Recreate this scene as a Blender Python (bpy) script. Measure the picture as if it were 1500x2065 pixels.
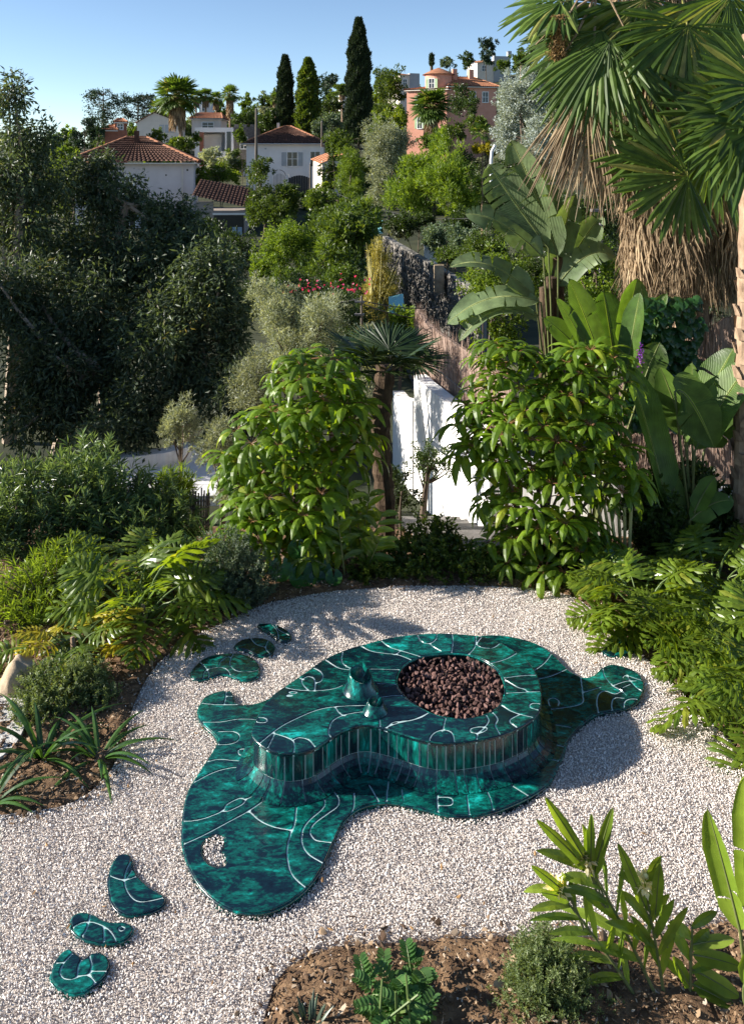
import bpy, bmesh, math, random
import numpy as np
from mathutils import Vector, Matrix, geometry

S = bpy.context.scene
for o in list(bpy.data.objects):
    bpy.data.objects.remove(o)
COL = S.collection
PI = math.pi
random.seed(7)
RNG = np.random.default_rng(7)

# ---------------------------------------------------------------- camera, sky, sun, exposure
F, H, VH, UC = 1750.0, 4.2, 330.0, 750.0        # focal length in photo pixels, eye height, horizon row, centre column
cam = bpy.data.cameras.new('camera'); camo = bpy.data.objects.new('camera', cam); COL.objects.link(camo)
camo.location = (0, 0, H); camo.rotation_euler = (PI/2, 0, 0)
cam.sensor_width = 36; cam.lens = 36*F/2065.0; cam.shift_y = -(1032.5-VH)/2065.0
cam.clip_start = 0.1; cam.clip_end = 3000
S.camera = camo
SUN_EL = math.radians(22.5)
SUN_DIR = Vector((math.cos(SUN_EL), -0.03*math.cos(SUN_EL), -math.sin(SUN_EL))).normalized()   # way the light travels
W = bpy.data.worlds.new('World'); S.world = W; W.use_nodes = True
nt = W.node_tree; bg = nt.nodes['Background']
sky = nt.nodes.new('ShaderNodeTexSky'); sky.sky_type = 'NISHITA'; sky.sun_disc = False
sky.sun_elevation = SUN_EL; sky.sun_rotation = math.atan2(-SUN_DIR.x, -SUN_DIR.y)
sky.air_density = 0.72; sky.dust_density = 0.0; sky.ozone_density = 1.8; sky.altitude = 0
nt.links.new(sky.outputs[0], bg.inputs[0]); bg.inputs[1].default_value = 0.075
sl = bpy.data.lights.new('sun', 'SUN'); sl.energy = 5.0; sl.angle = math.radians(0.5); sl.color = (1.0, 0.935, 0.84)
so = bpy.data.objects.new('sun', sl); COL.objects.link(so); so.rotation_euler = SUN_DIR.to_track_quat('-Z', 'Y').to_euler()
so.location = (-30, 10, 30)
S.view_settings.view_transform = 'Standard'; S.view_settings.look = 'None'
S.view_settings.exposure = 1.3; S.view_settings.gamma = 1; S.view_settings.use_curve_mapping = False
S.render.engine = 'CYCLES'
S.cycles.max_bounces = 8; S.cycles.transmission_bounces = 4; S.cycles.diffuse_bounces = 4; S.cycles.glossy_bounces = 3

# ---------------------------------------------------------------- helpers
def at(u, v, D):
    return Vector(((u-UC)/F*D, D, H-(v-VH)/F*D))
def onz(u, v, z=0.0):
    D = (H-z)*F/(v-VH)
    return Vector(((u-UC)/F*D, D, z))
def px(D):
    return D/F
def nrm(a):
    a = np.asarray(a, float); return a/np.maximum(np.linalg.norm(a, axis=-1, keepdims=True), 1e-9)

class MB:
    """collects geometry, then links it as ONE mesh object"""
    def __init__(s):
        s.v = []; s.f = []; s.t = []; s.m = []; s.lp = []; s.n = 0
    def add(s, V, Fc, tint=0.5, mat=0, lp=None):
        V = np.asarray(V, float).reshape(-1, 3); Fc = np.asarray(Fc, int)
        if len(Fc) == 0: return
        s.v.append(V); s.f.append(Fc+s.n)
        s.t.append(np.broadcast_to(np.asarray(tint, float), (len(Fc),)))
        s.m.append(np.full(len(Fc), mat))
        s.lp.append(np.zeros_like(V) if lp is None else np.asarray(lp, float).reshape(-1, 3))
        s.n += len(V)
    def mesh(s, name, mats, origin=(0, 0, 0), smooth=False):
        V = np.concatenate(s.v)-np.asarray(origin, float)
        me = bpy.data.meshes.new(name)
        tot = np.concatenate([np.full(len(f), f.shape[1]) for f in s.f])
        idx = np.concatenate([f.ravel() for f in s.f])
        me.vertices.add(len(V)); me.vertices.foreach_set('co', V.ravel())
        me.loops.add(len(idx)); me.loops.foreach_set('vertex_index', idx.astype(np.int32))
        me.polygons.add(len(tot))
        st = np.concatenate([[0], np.cumsum(tot)[:-1]])
        me.polygons.foreach_set('loop_start', st.astype(np.int32))
        me.polygons.foreach_set('material_index', np.concatenate(s.m).astype(np.int32))
        a = me.attributes.new('tint', 'FLOAT', 'FACE'); a.data.foreach_set('value', np.concatenate(s.t).astype(np.float32))
        lp = np.concatenate(s.lp)
        if np.any(lp):
            a = me.attributes.new('lp', 'FLOAT_VECTOR', 'POINT'); a.data.foreach_set('vector', lp.ravel().astype(np.float32))
        me.polygons.foreach_set('use_smooth', np.full(len(tot), bool(smooth)))
        me.update(calc_edges=True); me.validate()
        for m in (mats if isinstance(mats, (list, tuple)) else [mats]): me.materials.append(m)
        return me
    def build(s, name, mats, parent=None, origin=None, smooth=False, kind=None):
        og = origin if origin is not None else (parent['og'] if parent is not None and 'og' in parent else (0, 0, 0))
        return link(name, s.mesh(name, mats, og, smooth), parent, og if parent is None else (0, 0, 0), kind)

def link(name, me, parent=None, loc=(0, 0, 0), kind=None):
    o = bpy.data.objects.new(name, me); COL.objects.link(o); o.location = loc
    if parent is not None: o.parent = parent
    if kind: o['kind'] = kind
    return o
def tag(o, label, cat, group=None):
    o['label'] = label; o['category'] = cat
    if group: o['group'] = group
    return o
def thing(name, label, cat, loc=(0, 0, 0), rz=0, group=None, local=False):
    o = bpy.data.objects.new(name, None); COL.objects.link(o); o.location = loc; o.rotation_euler = (0, 0, rz)
    o.empty_display_size = 0.1
    tag(o, label, cat, group)
    if not local: o['og'] = tuple(loc)     # parts given in world coordinates
    return o
def part(name, me, parent, M):
    o = bpy.data.objects.new(name, me); COL.objects.link(o); o.parent = parent; o.matrix_local = M
    return o
def dup(root, loc, rz, label, scale=1.0):
    r = root.copy(); COL.objects.link(r); r.location = loc; r.rotation_euler = (0, 0, rz); r.scale = (scale,)*3
    r['label'] = label
    for ch in list(root.children):
        c = ch.copy(); COL.objects.link(c); c.parent = r
        for g in ch.children:
            d = g.copy(); COL.objects.link(d); d.parent = c
    return r

def box(mb, x0, x1, y0, y1, z0, z1, tint=0.5, mat=0):
    V = [(x0,y0,z0),(x1,y0,z0),(x1,y1,z0),(x0,y1,z0),(x0,y0,z1),(x1,y0,z1),(x1,y1,z1),(x0,y1,z1)]
    mb.add(V, [(0,3,2,1),(4,5,6,7),(0,1,5,4),(1,2,6,5),(2,3,7,6),(3,0,4,7)], tint, mat)
def tube(mb, pts, rad, n=6, tint=0.5, mat=0, cap=True):
    P = np.asarray([tuple(p) for p in pts], float); k = len(P)
    R = np.broadcast_to(np.asarray(rad, float), (k,))
    T = nrm(np.gradient(P, axis=0)) if k > 2 else nrm(np.repeat([P[-1]-P[0]], k, 0))
    up = np.array([0, 0, 1.]) if abs(T[0][2]) < 0.9 else np.array([1., 0, 0])
    A = nrm(np.cross(T, up)); B = np.cross(T, A)
    th = np.arange(n)*2*PI/n
    V = P[:, None]+R[:, None, None]*(A[:, None]*np.cos(th)[None, :, None]+B[:, None]*np.sin(th)[None, :, None])
    V = V.reshape(-1, 3); i = np.arange(k-1)[:, None]*n; j = np.arange(n)[None]; j2 = (j+1) % n
    Fq = np.stack([i+j, i+j2, i+n+j2, i+n+j], -1).reshape(-1, 4)
    mb.add(V, Fq, tint, mat)
    if cap:
        mb.add(np.vstack([V[-n:], P[-1:]+T[-1:]*R[-1]*0.3]), [(a, (a+1) % n, n) for a in range(n)], tint, mat)
def lathe(mb, prof, c=(0, 0, 0), n=24, tint=0.5, mat=0):
    th = np.arange(n)*2*PI/n; V = []
    for r, z in prof:
        V.append(np.stack([c[0]+r*np.cos(th), c[1]+r*np.sin(th), np.full(n, c[2]+z)], -1))
    V = np.concatenate(V); k = len(prof)
    i = np.arange(k-1)[:, None]*n; j = np.arange(n)[None]; j2 = (j+1) % n
    mb.add(V, np.stack([i+j, i+j2, i+n+j2, i+n+j], -1).reshape(-1, 4), tint, mat)
def fill(loops):
    """triangles of a flat outline with holes"""
    pts = [Vector((float(p[0]), float(p[1]))) for L in loops for p in L]; ed = []; o = 0
    for L in loops:
        m = len(L); ed += [(o+i, o+(i+1) % m) for i in range(m)]; o += m
    v, e, f = geometry.delaunay_2d_cdt(pts, ed, [], 0, 1e-7)[:3]
    V = np.array([tuple(p) for p in v]); T = np.array([t for t in f if len(t) == 3])
    c = V[T].mean(1); ok = inside(c[:, 0], c[:, 1], loops[0])
    for L in loops[1:]: ok &= ~inside(c[:, 0], c[:, 1], L)
    T = T[ok]; A, B, C = V[T[:, 0]], V[T[:, 1]], V[T[:, 2]]
    ar = (B[:, 0]-A[:, 0])*(C[:, 1]-A[:, 1])-(B[:, 1]-A[:, 1])*(C[:, 0]-A[:, 0])
    return V, np.where(ar[:, None] > 0, T, T[:, [0, 2, 1]])
def prism(mb, poly, z0, z1, tint=0.5, mat=0, holes=()):
    loops = [poly]+list(holes)
    vv, T = fill(loops)
    if len(T): mb.add(np.column_stack([vv, np.full(len(vv), z1)]), T, tint, mat)
    o = 0
    for li, L in enumerate(loops):
        m = len(L)
        V = [(p[0], p[1], z1) for p in L]+[(p[0], p[1], z0) for p in L]
        ar = sum(L[i][0]*L[(i+1) % m][1]-L[(i+1) % m][0]*L[i][1] for i in range(m))
        ccw = (ar > 0) != (li > 0)
        Q = [((i, m+i, m+(i+1) % m, (i+1) % m) if ccw else (i, (i+1) % m, m+(i+1) % m, m+i)) for i in range(m)]
        mb.add(V, Q, tint, mat)
def smooth_line(pts, per=6, closed=False):
    P = np.asarray([tuple(p)[:2] for p in pts], float)
    if len(P) < 3 and not closed: 
        t = np.linspace(0, 1, per+1)[:, None]; return P[0]*(1-t)+P[1]*t
    if closed: Q = np.vstack([P[-1], P, P[0], P[1]])
    else: Q = np.vstack([2*P[0]-P[1], P, 2*P[-1]-P[-2]])
    out = []
    for i in range(1, len(Q)-2):
        p0, p1, p2, p3 = Q[i-1], Q[i], Q[i+1], Q[i+2]
        for t in np.arange(per)/per:
            out.append(0.5*(2*p1+(p2-p0)*t+(2*p0-5*p1+4*p2-p3)*t*t+(3*p1-p0-3*p2+p3)*t**3))
    if not closed: out.append(P[-1])
    return np.array(out)
def inside(X, Y, poly):
    P = np.asarray(poly, float); r = np.zeros(X.shape, bool); n = len(P)
    for i in range(n):
        x0, y0 = P[i][:2]; x1, y1 = P[(i+1) % n][:2]
        if y0 == y1: continue
        c = ((y0 > Y) != (y1 > Y)) & (X < (x1-x0)*(Y-y0)/(y1-y0)+x0)
        r ^= c
    return r
def seg_dist(X, Y, line, closed=False):
    P = np.asarray(line, float)[:, :2]; d = np.full(X.shape, 1e9); n = len(P)
    for i in range(n if closed else n-1):
        a = P[i]; b = P[(i+1) % n]; ab = b-a; L2 = ab@ab+1e-12
        t = np.clip(((X-a[0])*ab[0]+(Y-a[1])*ab[1])/L2, 0, 1)
        d = np.minimum(d, np.hypot(X-a[0]-t*ab[0], Y-a[1]-t*ab[1]))
    return d
def vnoise(X, Y, sc, seed=0):
    X = np.asarray(X)*sc; Y = np.asarray(Y)*sc
    def h(i, j):
        return np.modf(np.abs(np.sin(i*127.1+j*311.7+seed*17.3)*43758.5453))[0]
    i = np.floor(X); j = np.floor(Y); f = X-i; g = Y-j; f = f*f*(3-2*f); g = g*g*(3-2*g)
    return (h(i, j)*(1-f)+h(i+1, j)*f)*(1-g)+(h(i, j+1)*(1-f)+h(i+1, j+1)*f)*g

# ---------------------------------------------------------------- materials
MATS = {}
def nodes_of(name):
    m = bpy.data.materials.new(name); m.use_nodes = True; t = m.node_tree
    return m, t, t.nodes['Principled BSDF']
def N(t, typ, **kw):
    n = t.nodes.new(typ)
    for k, v in kw.items():
        if isinstance(k, str) and k.startswith('i_'): n.inputs[k[2:]].default_value = v
        else: setattr(n, k, v)
    return n
def ramp(t, stops, fac=None, interp='LINEAR'):
    r = t.nodes.new('ShaderNodeValToRGB'); r.color_ramp.interpolation = interp
    e = r.color_ramp.elements
    while len(e) < len(stops): e.new(0.5)
    for el, (p, c) in zip(e, stops):
        el.position = p; el.color = (*c, 1)
    if fac is not None: t.links.new(fac, r.inputs[0])
    return r
def mixc(t, a, b, fac, mode='MIX'):
    m = t.nodes.new('ShaderNodeMix'); m.data_type = 'RGBA'; m.blend_type = mode
    for s, x in ((m.inputs[6], a), (m.inputs[7], b)):
        if isinstance(x, tuple): s.default_value = (*x, 1)
        else: t.links.new(x, s)
    if isinstance(fac, float): m.inputs[0].default_value = fac
    else: t.links.new(fac, m.inputs[0])
    return m.outputs[2]
def leaf_mat(name, c1, c2, c3=None, trans=0.35, rough=0.42, spec=0.4, tcol=None, veins=0.0):
    if name in MATS: return MATS[name]
    m, t, b = nodes_of(name); L = t.links
    a = N(t, 'ShaderNodeAttribute', attribute_name='tint')
    st = [(0.0, c1), (0.9 if c3 else 1.0, c2)]+([(1.0, c3)] if c3 else [])
    r = ramp(t, st, a.outputs['Fac'])
    oi = N(t, 'ShaderNodeObjectInfo')
    mr = N(t, 'ShaderNodeMapRange'); L.new(oi.outputs['Random'], mr.inputs[0]); mr.inputs[3].default_value = 0.78; mr.inputs[4].default_value = 1.22
    hs = N(t, 'ShaderNodeHueSaturation'); L.new(r.outputs[0], hs.inputs['Color']); L.new(mr.outputs[0], hs.inputs['Value'])
    col = hs.outputs[0]
    # blotchy variation inside each leaf
    tc = N(t, 'ShaderNodeTexCoord'); nz = N(t, 'ShaderNodeTexNoise', i_Scale=9.0, i_Detail=3.0)
    L.new(tc.outputs['Object'], nz.inputs['Vector'])
    nr = N(t, 'ShaderNodeMapRange'); L.new(nz.outputs['Fac'], nr.inputs[0]); nr.inputs[1].default_value = 0.3; nr.inputs[2].default_value = 0.7
    nr.inputs[3].default_value = 0.72; nr.inputs[4].default_value = 1.25
    h2 = N(t, 'ShaderNodeHueSaturation'); L.new(col, h2.inputs['Color']); L.new(nr.outputs[0], h2.inputs['Value']); col = h2.outputs[0]
    if veins:
        la = N(t, 'ShaderNodeAttribute', attribute_name='lp'); sx = N(t, 'ShaderNodeSeparateXYZ'); L.new(la.outputs['Vector'], sx.inputs[0])
        ab = N(t, 'ShaderNodeMath', operation='ABSOLUTE'); L.new(sx.outputs[0], ab.inputs[0])
        m1 = N(t, 'ShaderNodeMath', operation='MULTIPLY'); L.new(ab.outputs[0], m1.inputs[0]); m1.inputs[1].default_value = -0.25
        m2 = N(t, 'ShaderNodeMath', operation='ADD'); L.new(sx.outputs[1], m2.inputs[0]); L.new(m1.outputs[0], m2.inputs[1])
        m3 = N(t, 'ShaderNodeMath', operation='MULTIPLY'); L.new(m2.outputs[0], m3.inputs[0]); m3.inputs[1].default_value = veins
        m4 = N(t, 'ShaderNodeMath', operation='SINE'); L.new(m3.outputs[0], m4.inputs[0])
        bp = N(t, 'ShaderNodeBump', i_Strength=0.35, i_Distance=0.01); L.new(m4.outputs[0], bp.inputs['Height']); L.new(bp.outputs[0], b.inputs['Normal'])
        rib = N(t, 'ShaderNodeMath', operation='LESS_THAN'); L.new(ab.outputs[0], rib.inputs[0]); rib.inputs[1].default_value = 0.06
        col = mixc(t, col, (min(1, c2[0]*2.2), min(1, c2[1]*1.9), c2[2]*1.6), rib.outputs[0])
    L.new(col, b.inputs['Base Color']); b.inputs['Roughness'].default_value = rough; b.inputs['Specular IOR Level'].default_value = spec
    tr = N(t, 'ShaderNodeBsdfTranslucent')
    tcl = mixc(t, col, tcol or (2.2, 2.0, 0.9), 1.0, 'MULTIPLY')
    L.new(tcl, tr.inputs['Color'])
    ms = N(t, 'ShaderNodeMixShader'); ms.inputs[0].default_value = trans
    L.new(b.outputs[0], ms.inputs[1]); L.new(tr.outputs[0], ms.inputs[2])
    L.new(ms.outputs[0], t.nodes['Material Output'].inputs[0])
    MATS[name] = m; return m
def rough_mat(name, c1, c2, scale=4.0, rough=0.85, bump=0.3, stretch=(1, 1, 1), spec=0.25, detail=6.0, c3=None, rand=0.0, bd=0.02, lo=0.3, hi=0.7):
    if name in MATS: return MATS[name]
    m, t, b = nodes_of(name); L = t.links
    tc = N(t, 'ShaderNodeTexCoord'); mp = N(t, 'ShaderNodeMapping'); mp.inputs['Scale'].default_value = stretch
    L.new(tc.outputs['Object'], mp.inputs[0])
    nz = N(t, 'ShaderNodeTexNoise', i_Scale=scale, i_Detail=detail, i_Roughness=0.62); L.new(mp.outputs[0], nz.inputs['Vector'])
    st = [(lo, c1), (hi, c2)] if c3 is None else [(lo, c1), ((lo+hi)/2, c3), (hi, c2)]
    r = ramp(t, st, nz.outputs['Fac']); col = r.outputs[0]
    if rand:
        oi = N(t, 'ShaderNodeObjectInfo'); mr = N(t, 'ShaderNodeMapRange'); L.new(oi.outputs['Random'], mr.inputs[0])
        mr.inputs[3].default_value = 1-rand; mr.inputs[4].default_value = 1+rand
        hs = N(t, 'ShaderNodeHueSaturation'); L.new(col, hs.inputs['Color']); L.new(mr.outputs[0], hs.inputs['Value']); col = hs.outputs[0]
    L.new(col, b.inputs['Base Color']); b.inputs['Roughness'].default_value = rough; b.inputs['Specular IOR Level'].default_value = spec
    if bump:
        n2 = N(t, 'ShaderNodeTexNoise', i_Scale=scale*3.1, i_Detail=8.0, i_Roughness=0.7); L.new(mp.outputs[0], n2.inputs['Vector'])
        bp = N(t, 'ShaderNodeBump', i_Strength=bump, i_Distance=bd); L.new(n2.outputs['Fac'], bp.inputs['Height']); L.new(bp.outputs[0], b.inputs['Normal'])
    MATS[name] = m; return m
def pick_mat(name, stops, rough=0.8, bump=0.0, spec=0.3):
    """one flat-ish colour per instance / object, chosen at random"""
    if name in MATS: return MATS[name]
    m, t, b = nodes_of(name); L = t.links
    oi = N(t, 'ShaderNodeObjectInfo'); r = ramp(t, stops, oi.outputs['Random'])
    tc = N(t, 'ShaderNodeTexCoord'); nz = N(t, 'ShaderNodeTexNoise', i_Scale=2.5, i_Detail=4.0); L.new(tc.outputs['Object'], nz.inputs['Vector'])
    mr = N(t, 'ShaderNodeMapRange'); L.new(nz.outputs['Fac'], mr.inputs[0]); mr.inputs[3].default_value = 0.7; mr.inputs[4].default_value = 1.3
    hs = N(t, 'ShaderNodeHueSaturation'); L.new(r.outputs[0], hs.inputs['Color']); L.new(mr.outputs[0], hs.inputs['Value'])
    L.new(hs.outputs[0], b.inputs['Base Color']); b.inputs['Roughness'].default_value = rough; b.inputs['Specular IOR Level'].default_value = spec
    MATS[name] = m; return m
def glaze_mat(name, stretch, bright=1.0, lo=0.56):
    m, t, b = nodes_of(name); L = t.links
    tc = N(t, 'ShaderNodeTexCoord'); oi = N(t, 'ShaderNodeObjectInfo')
    mp = N(t, 'ShaderNodeMapping'); mp.inputs['Scale'].default_value = stretch; mp.inputs['Rotation'].default_value = (0, 0, 0.5)
    L.new(tc.outputs['Object'], mp.inputs[0])
    w = N(t, 'ShaderNodeMath', operation='MULTIPLY'); L.new(oi.outputs['Random'], w.inputs[0]); w.inputs[1].default_value = 30.0
    n1 = N(t, 'ShaderNodeTexNoise', noise_dimensions='4D', i_Scale=4.2, i_Detail=8.0, i_Roughness=0.70, i_Distortion=1.1)
    L.new(mp.outputs[0], n1.inputs['Vector']); L.new(w.outputs[0], n1.inputs['W'])
    n2 = N(t, 'ShaderNodeTexNoise', noise_dimensions='4D', i_Scale=26.0, i_Detail=5.0, i_Roughness=0.7)
    L.new(mp.outputs[0], n2.inputs['Vector']); L.new(w.outputs[0], n2.inputs['W'])
    a = N(t, 'ShaderNodeMath', operation='MULTIPLY_ADD'); L.new(n2.outputs['Fac'], a.inputs[0]); a.inputs[1].default_value = 0.6; L.new(n1.outputs['Fac'], a.inputs[2])
    s = N(t, 'ShaderNodeMath', operation='MULTIPLY_ADD'); L.new(oi.outputs['Random'], s.inputs[0]); s.inputs[1].default_value = 0.12; L.new(a.outputs[0], s.inputs[2])
    mr = N(t, 'ShaderNodeMapRange'); L.new(s.outputs[0], mr.inputs[0]); mr.inputs[1].default_value = lo+0.08; mr.inputs[2].default_value = lo+0.52
    k = bright
    r = ramp(t, [(0.0, (0.0015, 0.006, 0.012)), (0.34, (0.002, 0.016, 0.024)), (0.48, (0.002, 0.05*k, 0.042*k)), (0.68, (0.003, 0.10*k, 0.08*k)), (0.84, (0.005, 0.22*k, 0.185*k)), (1.0, (0.012, 0.38*k, 0.34*k))], mr.outputs[0])
    L.new(r.outputs[0], b.inputs['Base Color'])
    b.inputs['Roughness'].default_value = 0.22; b.inputs['Specular IOR Level'].default_value = 0.5
    b.inputs['Coat Weight'].default_value = 0.2; b.inputs['Coat Roughness'].default_value = 0.06
    bp = N(t, 'ShaderNodeBump', i_Strength=0.18, i_Distance=0.01); L.new(n1.outputs['Fac'], bp.inputs['Height']); L.new(bp.outputs[0], b.inputs['Normal'])
    return m
def plain(name, c, rough=0.6, spec=0.4, metal=0.0, bump=0.06, var=0.15):
    return rough_mat(name, tuple(x*(1-var) for x in c), tuple(min(1, x*(1+var)) for x in c), 1.7, rough, bump, spec=spec)

M_BARK = rough_mat('bark', (0.06, 0.045, 0.032), (0.17, 0.13, 0.095), 7, 0.9, 0.6, (1, 1, 0.25))
M_GUM = rough_mat('gum_bark', (0.2, 0.15, 0.11), (0.42, 0.34, 0.26), 3, 0.8, 0.3, (1, 1, 0.3))
M_STEM = rough_mat('green_stem', (0.07, 0.12, 0.03), (0.13, 0.17, 0.05), 9, 0.5, 0.1)
M_TAN = rough_mat('palm_trunk', (0.16, 0.1, 0.065), (0.42, 0.3, 0.2), 8, 0.9, 0.6, (1, 1, 0.6))
M_WHITE = rough_mat('white_render', (0.56, 0.545, 0.51), (0.82, 0.81, 0.79), 2.6, 0.9, 0.3, (3, 3, 0.35), spec=0.2, lo=0.2, hi=0.55)
M_DARKG = plain('dark_glass', (0.02, 0.025, 0.03), 0.12, 0.6, bump=0)
M_SHUT = plain('shutter_grey', (0.38, 0.40, 0.42), 0.6)
M_TILE = rough_mat('roof_tile', (0.045, 0.024, 0.018), (0.17, 0.09, 0.06), 3.2, 0.9, 0.3, c3=(0.09, 0.042, 0.028))
M_TILEO = rough_mat('roof_tile_orange', (0.26, 0.10, 0.05), (0.42, 0.2, 0.11), 2.6, 0.85, 0.3)
M_WOOD = rough_mat('weathered_wood', (0.09, 0.075, 0.06), (0.2, 0.17, 0.14), 6, 0.85, 0.4, (1, 1, 0.15))
M_STONE = rough_mat('rubble_stone', (0.11, 0.10, 0.095), (0.28, 0.255, 0.225), 6, 0.9, 0.5, rand=0.35)
M_MORTAR = rough_mat('mortar', (0.2, 0.185, 0.165), (0.3, 0.28, 0.25), 5, 0.95, 0.4)
# ---------------------------------------------------------------- terrain
def sstep(x, a, b):
    t = np.clip((x-a)/(b-a), 0, 1); return t*t*(3-2*t)
K_D = [-60, 9.0, 10.2, 12, 16, 25, 40, 60, 72, 95, 120, 190, 240, 420, 700]
K_L = [0, 0, -0.35, -0.85, -1.3, -2.6, -3.5, -2.1, -0.8, 1.6, 5.5]
K_R = [0, 0, -0.25, -0.6, -0.8, -1.6, -3.3, 1.2, 3.0, 5.5, 8.5]
def ground_z(x, y):
    x = np.asarray(x, float); y = np.asarray(y, float)
    u = UC+F*x/np.maximum(y, 8.0)
    ridge = 4.2+(330-np.interp(u, [-800, 100, 300, 500, 650, 800, 950, 1100, 1500, 2600], [318, 306, 262, 232, 214, 190, 160, 140, 95, 60]))*190/1750
    zl = np.interp(y, K_D[:11], K_L); zr = np.interp(y, K_D[:11], K_R)
    w = sstep(u, 930, 1050)
    z = zl*(1-w)+zr*w
    far = np.interp(y, [120, 190, 240, 420, 700], [0, 1, 1, 0.4, 0.0])
    z120 = K_L[-1]*(1-w)+K_R[-1]*w
    zf = np.where(y > 190, ridge*far-4*(1-far)+0, z120+(ridge-z120)*far)
    z = np.where(y > 120, zf, z)
    return z+np.where(y > 12, (vnoise(x, y, 0.12, 3)-0.5)*0.8, 0)
def gz(x, y): return float(ground_z(np.array([x]), np.array([y]))[0])

def grid_mesh(mb, X, Y, Z, tint=0.5):
    r, c = X.shape
    V = np.stack([X, Y, Z], -1).reshape(-1, 3); i = np.arange(r-1)[:, None]*c; j = np.arange(c-1)[None]
    mb.add(V, np.stack([i+j, i+j+1, i+c+j+1, i+c+j], -1).reshape(-1, 4), tint)

# gravel court outline (photo pixels on the ground plane) and its planting beds
G_LEFT = [(-700, 1700), (-200, 1668), (0, 1652), (60, 1645), (130, 1632), (180, 1607), (225, 1560), (245, 1520), (258, 1490), (262, 1460), (275, 1420), (300, 1370), (330, 1335), (370, 1305),
          (430, 1270), (500, 1238), (560, 1218), (640, 1202), (760, 1190), (900, 1186), (1000, 1188), (1100, 1196), (1160, 1212), (1225, 1260), (1300, 1330), (1390, 1420), (1470, 1500), (1560, 1610), (1760, 1760)]
G_FRONT = [(1760, 1815), (1520, 1850), (1440, 1865), (1350, 1880), (1250, 1890), (1100, 1888), (950, 1892), (830, 1900), (720, 1905), (640, 1920), (590, 1945), (560, 1975), (545, 2010), (530, 2065), (515, 2150), (500, 2300), (-200, 2300), (-700, 2100)]
edge_a = smooth_line([onz(*p) for p in G_LEFT], 6)
edge_b = smooth_line([onz(*p) for p in G_FRONT], 6)
GRAVEL = np.vstack([edge_a, edge_b])

M_SOIL = rough_mat('soil', (0.085, 0.05, 0.027), (0.30, 0.19, 0.105), 9, 0.95, 0.9, detail=9, c3=(0.175, 0.105, 0.058))
M_LAND = rough_mat('hillside_ground', (0.015, 0.022, 0.008), (0.07, 0.075, 0.03), 0.35, 0.95, 0.5, detail=9, c3=(0.035, 0.04, 0.018))
M_GBED = rough_mat('gravel_bed', (0.42, 0.37, 0.33), (0.6, 0.54, 0.49), 60, 0.9, 0.6)
xs = np.sinh(np.linspace(-1, 1, 171)*5.0)*6.0
ys = np.concatenate([np.linspace(-40, 2.5, 12), np.linspace(3, 30, 55), 30*np.exp(np.linspace(0.02, 3.0, 90))])
X, Y = np.meshgrid(xs, ys)
Z = ground_z(X, Y)-0.16*((X > -6.6) & (X < 6.6) & (Y > 2.6) & (Y < 13))
mb = MB(); grid_mesh(mb, X, Y, Z); o = mb.build('ground', M_LAND, smooth=True, kind='structure')
xs = np.linspace(-6.5, 6.5, 230); ys = np.linspace(2.7, 12.6, 180)
X, Y = np.meshgrid(xs, ys); ing = inside(X, Y, GRAVEL); d = np.minimum(seg_dist(X, Y, edge_a), seg_dist(X, Y, edge_b)); sd = np.where(ing, -d, d)
Z = ground_z(X, Y)+np.where(ing, -0.05, sstep(sd, -0.02, 0.12)*0.03+0.008+(vnoise(X, Y, 7, 1)-0.5)*0.06*sstep(sd, 0.02, 0.2)+(vnoise(X, Y, 19, 2)-0.5)*0.03)
mb = MB(); grid_mesh(mb, X, Y, Z); o = mb.build('soil_bed', M_SOIL, smooth=True, kind='structure')
mb = MB(); prism(mb, [tuple(p) for p in GRAVEL], -0.06, 0.0); mb.build('gravel_court', M_GBED, kind='structure')
# steel edging between gravel and beds
def ribbon(mb, line, w, z0, z1):
    P = np.asarray(line, float)[:, :2]; T = nrm(np.gradient(P, axis=0)); Nn = np.stack([-T[:, 1], T[:, 0]], -1)
    for s in range(len(P)-1):
        a, b = P[s]-Nn[s]*w/2, P[s]+Nn[s]*w/2; c, d_ = P[s+1]+Nn[s+1]*w/2, P[s+1]-Nn[s+1]*w/2
        V = [(*a, z0), (*b, z0), (*c, z0), (*d_, z0), (*a, z1), (*b, z1), (*c, z1), (*d_, z1)]
        mb.add(V, [(4, 7, 6, 5), (0, 4, 5, 1), (0, 3, 7, 4), (1, 5, 6, 2), (3, 2, 6, 7)])
M_STEEL = plain('edging_steel', (0.16, 0.15, 0.15), 0.5, bump=0.1)
mb = MB(); ribbon(mb, edge_a, 0.012, -0.06, 0.022); tag(mb.build('garden_edging', M_STEEL), 'thin grey steel edging strip curving between pale gravel and the back planting beds', 'edging')

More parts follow.
